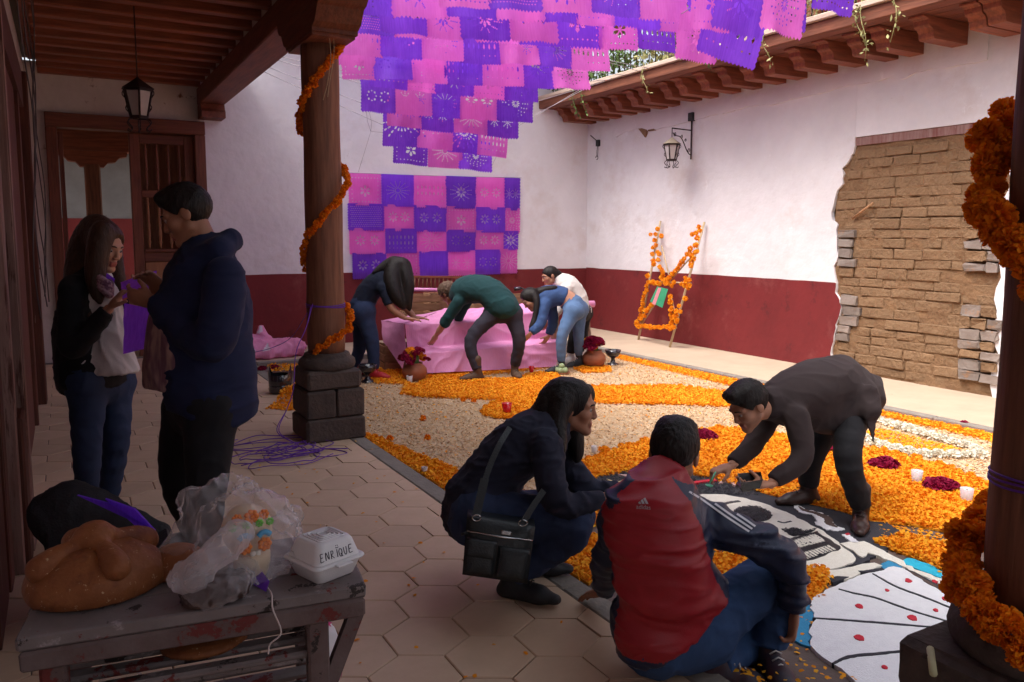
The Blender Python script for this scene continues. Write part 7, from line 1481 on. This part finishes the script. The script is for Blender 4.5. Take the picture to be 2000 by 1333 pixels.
# ---- standing woman at the left
j = J_(pel=(192, 728, 4.2), mid=(172, 650, 4.2), chest=(168, 580, 4.2), neck=(186, 530, 4.19), head=(203, 482, 4.16), shR=(142, 566, 4.04), elR=(142, 678, 4.0), wrR=(214, 602, 4.02), shL=(196, 562, 4.38), elL=(235, 650, 4.36), wrL=(262, 588, 4.22), hpR=(172, 748, 4.12), knR=(170, 880, 4.08), anR=(172, 990, 4.16), toR=(215, 1005, 4.05), hpL=(222, 746, 4.30), knL=(226, 872, 4.28), anL=(208, 985, 4.36), toL=(250, 995, 4.25))
hl_ = [([D(190, 450, 4.2), D(168, 490, 4.2), D(158, 540, 4.16), D(158, 590, 4.12), D(172, 618, 4.08)], [.085, .075, .068, .05, .02], None), ([D(200, 450, 4.08), D(190, 500, 4.06), D(186, 550, 4.05), D(195, 590, 4.03)], [.05, .045, .035, .012], None), ([D(215, 452, 4.26), D(222, 500, 4.28), D(232, 545, 4.26), D(240, 575, 4.25)], [.045, .035, .025, .01], None)]
nfa = dirn(.95, -.30, 0); openA = (D(196, 650, 4.06), nfa)
pa, ta, va = person('woman with long brown hair in dark jacket and white blouse holding violet paper', j, SK3, BLACKC, JEAN_D, SHOEK, HAIRD, (dirn(.90, -.30, -.30), _n(Z0 + RTh * .2)), vox=.009, ts=.92, torso_r=(.168, .140, .145, .07), open_front=openA, tops_extra=[cone(D(160, 640, 4.18), D(170, 740, 4.18), .14, .15, clip=[((0, 0, D(190, 765, 4.2)[2]), (0, 0, -1))], k=.05)], hem=((0, 0, D(190, 748, 4.2)[2]), (0, 0, -1)), hair_fn=long_hair(HAIRD, hl_, fine=150), grounds=(0., 0.), hands=[((D(214, 602, 4.02), dirn(.55, .2, .7), dirn(.6, .3, -.4), -1), dict(curl=(.45, .5, .5, .5))), ((D(262, 588, 4.22), dirn(.3, -.2, .6), dirn(-.7, -.2, .2), 1), {})], folds=(.008, 8.), pants_r=(.092, .064, .050))
hz_ = ((0, 0, D(230, 727, 4.17)[2]), (0, 0, -1)); lat_ = _n(np.cross(nfa, Z0))
Vx, Qx = solid(chain([j['neck'] - Z0 * .02, j['chest'], j['mid'], D(196, 735, 4.19)], [.06, .135, .135, .15], flat=(nfa, .86)) + [cone(D(205, 590, 4.17), D(214, 660, 4.17), .085, .09), cone(D(212, 660, 4.17), D(228, 735, 4.17), .095, .115)], .009, .05, cuts=[hz_, (j['mid'] + nfa * .03, -nfa)], smooth=1)
skin_obj('blouse', (crumple(Vx, Qx, .010, 11, st=(1.4, 1.4, .5), seed=3.), Qx), mat('white_blouse', (.70, .63, .63), (.62, .55, .55), 8, rough=.9, bump=.2, bscale=300), pa)
sc_ = MB(); 
for k in range(4): sc_.tube(spline([D(182, 532 + 5 * k, 4.10), D(198, 545 + 6 * k, 4.02), D(214, 556 + 7 * k, 4.06), D(216, 548 + 5 * k, 4.16)], 6), .018, 8)
sc_.build('scarf', mat('patterned_scarf', (.40, .24, .28), (.14, .05, .09), 40, 2, 2.5, rough=.9), pa)
vp = thing('violet_paper', 'folded violet paper held between the standing woman and man', 'paper', D(270, 690, 4.0))
def sheet3(pts, name, parent, m, n_=14, amp=.010):
    a, b, c, d = [D(*p) for p in pts]; V = np.array([(a * (1 - u) + b * u) * (1 - v) + (d * (1 - u) + c * u) * v for v in np.linspace(0, 1, n_) for u in np.linspace(0, 1, n_)]); Q = np.array([(i * n_ + k, i * n_ + k + 1, (i + 1) * n_ + k + 1, (i + 1) * n_ + k) for i in range(n_ - 1) for k in range(n_ - 1)]); skin_obj(name, (crumple(V, Q, amp, 6, seed=2.), Q), m, parent)
sheet3([(242, 592, 4.0), (296, 604, 3.96), (290, 680, 3.94), (240, 692, 3.98)], 'paper_fall', vp, PURP); sheet3([(236, 552, 4.12), (305, 528, 4.02), (300, 560, 3.95), (240, 585, 3.98)], 'paper_top', vp, PURP); sheet3([(188, 520, 4.18), (225, 545, 4.1), (222, 560, 4.1), (190, 545, 4.16)], 'paper_edge', vp, PURP, 8, .006)

# ---- man in the navy hooded cardigan
j = J_(pel=(404, 768, 3.66), mid=(396, 668, 3.64), chest=(398, 570, 3.66), neck=(404, 484, 3.66), head=(364, 420, 3.62), shL=(440, 540, 3.46), elL=(412, 672, 3.38), wrL=(298, 588, 3.56), shR=(388, 535, 3.88), elR=(352, 655, 3.96), wrR=(322, 570, 3.88), hpL=(412, 800, 3.56), knL=(404, 932, 3.50), anL=(400, 1062, 3.56), toL=(350, 1082, 3.52), hpR=(372, 798, 3.80), knR=(350, 925, 3.76), anR=(388, 1040, 3.86), toR=(340, 1056, 3.82))
openB = (D(318, 690, 3.5), dirn(-.97, -.06, -.04))
hem_z = D(440, 812, 3.6)[2]
cardi = [cone(D(385, 620, 3.64), D(390, 735, 3.64), .185, .20, flat=(FWh, .9), k=.06), cone(D(440, 600, 3.66), D(452, 790, 3.62), .10, .105, clip=[((0, 0, hem_z), (0, 0, -1))], k=.06), cone(D(410, 700, 3.64), D(420, 790, 3.62), .17, .16, flat=(FWh, 1.0), clip=[(D(420, 800, 3.62), _n(dirn(-.35, 0, -1)))], k=.06), cone(D(425, 492, 3.55), D(452, 468, 3.66), .06, .055, k=.03), cone(D(420, 488, 3.80), D(454, 468, 3.72), .055, .05, k=.03), cone(D(395, 505, 3.55), D(425, 490, 3.56), .05, .06, k=.03)]
pb, tb, vb = person('heavy man in a navy hooded cardigan looking down at violet paper', j, SK2, NAVY, BLACKC, SHOEK, HAIRB, (dirn(-.88, -.16, -.38), _n(Z0 - RTh * .25)), vox=.010, ts=1.25, girth=1.2, torso_r=(.155, .155, .155, .08), flat=.90, hem=(D(420, 806, 3.62), dirn(-.3, 0, -1)), open_front=openB, tops_extra=cardi, hair_fn=cap_hair(HAIRB, .013, (0, .075, .060), (0, .74, -.67)), grounds=(0., 0.), hs=1.08, arm_r=(.088, .074, .052), pants_r=(.118, .086, .068), pelvis_r=.145, hands=[((D(298, 588, 3.56), dirn(-.9, .2, .15), dirn(0, .8, .3), -1), dict(curl=(.4, .45, .5, .5), s=1.08)), ((D(322, 570, 3.88), dirn(-.65, -.2, .75), dirn(-.3, -.9, 0), -1), dict(curl=(.5, .55, .6, .6), s=1.05))], folds=(.010, 6.5), name_top='cardigan', name_bottom='trousers')

Vx, Qx = solid(chain([j['neck'] - Z0 * .03, j['chest'], D(388, 650, 3.64), D(384, 760, 3.64)], [.07, .15, .19, .19], flat=(FWh, .88)) + [cone(D(345, 640, 3.62), D(330, 750, 3.62), .10, .095)], .011, .06, cuts=[((0, 0, D(310, 756, 3.6)[2]), (0, 0, -1))], smooth=1)
skin_obj('shirt', (crumple(Vx, Qx, .008, 9, seed=4.), Qx), PATS, pb)

# ---- four people covering the steps
j = J_(pel=(708, 596, 8.8), mid=(722, 568, 8.8), chest=(745, 550, 8.8), neck=(766, 541, 8.78), head=(782, 527, 8.75), shR=(748, 563, 8.64), elR=(764, 602, 8.62), wrR=(792, 622, 8.62), shL=(764, 556, 8.94), elL=(790, 598, 8.92), wrL=(810, 620, 8.86), hpR=(710, 612, 8.7), knR=(726, 666, 8.66), anR=(731, 722, 8.68), toR=(765, 730, 8.6), hpL=(702, 608, 8.92), knL=(704, 668, 8.94), anL=(690, 722, 9.02), toL=(715, 732, 8.95))
hl_ = [([D(772, 516, 8.76), D(766, 545, 8.68), D(772, 575, 8.62), D(788, 600, 8.62)], [.085, .09, .075, .03], None), ([D(788, 520, 8.74), D(796, 550, 8.68), D(796, 580, 8.66), D(800, 606, 8.66)], [.075, .065, .05, .015], None), ([D(768, 512, 8.78), D(748, 522, 8.74), D(728, 534, 8.68)], [.06, .04, .012], None)]
person('woman with very long black hair in a dark tee leaning over the steps', j, SK1, TEE, JEAN_D, SHOER, HAIRB, (dirn(.70, .15, -.7), _n(Z0 + RTh * .9)), vox=.013, ts=1.05, torso_r=(.135, .130, .140, .07), flat=.8, sleeve=.42, hair_fn=long_hair(HAIRB, hl_, fine=90, vox=.012), grounds=(ZC, ZC), hands=[((D(792, 622, 8.62), dirn(.9, 0, -.1), -Z0, 1), dict(curl=(.1,) * 4)), ((D(810, 620, 8.86), dirn(.9, 0, -.1), -Z0, -1), dict(curl=(.1,) * 4))], name_top='tee_shirt', pants_r=(.108, .075, .052), pelvis_r=.145, sole=SHOER, folds=(.008, 8.))
j = J_(pel=(985, 600, 8.68), mid=(952, 568, 8.75), chest=(915, 566, 8.9), neck=(892, 578, 9.0), head=(876, 574, 9.08), shL=(896, 590, 8.80), elL=(872, 626, 8.86), wrL=(852, 655, 8.95), shR=(922, 570, 9.1), elR=(898, 615, 9.25), wrR=(890, 650, 9.3), hpL=(966, 612, 8.72), knL=(920, 664, 8.62), anL=(932, 722, 8.6), toL=(890, 738, 8.5), hpR=(1000, 612, 8.7), knR=(1014, 664, 8.68), anR=(1006, 714, 8.78), toR=(1016, 730, 8.6))
person('man in a teal sweater bending with legs apart in front of the pink steps', j, SK1, TEAL, JEAN_C, BOOTT, HAIRL, (dirn(-.55, .5, -.62), _n(Z0 * .7 - RTh * .6 + FWh * .4)), vox=.013, ts=1.1, torso_r=(.150, .145, .150, .08), flat=.85, sleeve=.62, hair_fn=cap_hair(HAIRL, .022, (0, .078, .05), (0, .8, -.6), amp=.012, vox=.009), grounds=(ZC, ZC), hands=[((D(852, 655, 8.95), dirn(-.5, .2, -.85), dirn(-.6, .6, 0), 1), dict(curl=(.25,) * 4, spread=.15)), ((D(890, 650, 9.3), dirn(-.3, .3, -.9), dirn(-.6, .6, 0), -1), {})], name_top='sweater', pants_r=(.098, .068, .055), boot=.11, folds=(.008, 8.))
j = J_(pel=(1118, 594, 9.2), mid=(1095, 578, 9.2), chest=(1068, 580, 9.18), neck=(1052, 588, 9.14), head=(1036, 585, 9.08), shL=(1064, 596, 9.04), elL=(1055, 632, 8.98), wrL=(1036, 652, 8.92), shR=(1076, 588, 9.34), elR=(1080, 628, 9.36), wrR=(1072, 656, 9.36), hpL=(1120, 608, 9.1), knL=(1098, 656, 9.0), anL=(1096, 706, 9.06), toL=(1070, 720, 9.0), hpR=(1130, 604, 9.3), knR=(1130, 654, 9.3), anR=(1130, 692, 9.44), toR=(1110, 704, 9.35))
hl_ = [([D(1042, 572, 9.05), D(1048, 590, 9.0), D(1046, 610, 8.98), D(1043, 630, 8.97)], [.045, .028, .022, .018], None), ([D(1043, 626, 8.97), D(1040, 640, 8.97), D(1038, 646, 8.97)], [.022, .03, .006], None), ([D(1050, 572, 9.12), D(1068, 566, 9.1), D(1086, 562, 9.1)], [.05, .03, .02], None)]
person('woman with braids in a short denim jacket and light ripped jeans bending left', j, SK3, DENJ, JEAN_L, SHOEK, HAIRB, (dirn(-.70, -.20, -.65), _n(Z0 * .6 - RTh * .8)), vox=.012, ts=.95, torso_r=(.10, .130, .140, .07), flat=.8, hem=(D(1100, 582, 9.2), D(1120, 592, 9.2) - D(1080, 575, 9.2)), pelvis_r=.125, hair_fn=long_hair(HAIRB, hl_, fine=30, vox=.011), grounds=(ZC, ZC), hands=[((D(1036, 652, 8.92), dirn(-.6, .2, -.7), dirn(-.6, .5, 0), 1), {}), ((D(1072, 656, 9.36), dirn(-.5, .2, -.8), dirn(-.6, .5, 0), -1), {})], pants_r=(.095, .062, .046), sole=SOLE, folds=(.007, 9.), name_top='denim_jacket')
j = J_(pel=(1130, 596, 9.78), mid=(1122, 575, 9.78), chest=(1106, 558, 9.76), neck=(1090, 549, 9.74), head=(1074, 540, 9.7), shL=(1106, 566, 9.6), elL=(1090, 604, 9.56), wrL=(1074, 628, 9.5), shR=(1098, 558, 9.94), elR=(1082, 598, 9.96), wrR=(1066, 620, 9.9), hpL=(1132, 612, 9.7), knL=(1122, 654, 9.62), anL=(1114, 690, 9.66), toL=(1096, 698, 9.6), hpR=(1140, 610, 9.9), knR=(1138, 654, 9.9), anR=(1132, 686, 9.98), toR=(1112, 694, 9.9))
bunl = [([D(1082, 534, 9.7), D(1089, 536, 9.72), D(1092, 538, 9.72)], [.04, .035, .028], None)]
person('person in a white shirt with hair tied back behind the woman in denim', j, SK2, WHITEC, BLACKC, SHOEW, HAIRB, (dirn(-.93, -.25, -.25), _n(Z0 - RTh * .25)), vox=.012, ts=1.0, torso_r=(.135, .135, .145, .07), flat=.85, hair_fn=long_hair(HAIRB, bunl, vol=.006, line=(0, .078, .055), nrm=(0, .8, -.6), fine=12, vox=.009), grounds=(ZC, ZC), hands=[((D(1074, 628, 9.5), dirn(-.6, 0, -.7), dirn(-.6, .5, 0), 1), {}), ((D(1066, 620, 9.9), dirn(-.6, 0, -.7), dirn(-.6, .5, 0), -1), {})], sole=SOLE, name_top='shirt', name_bottom='trousers', folds=(.008, 9.))
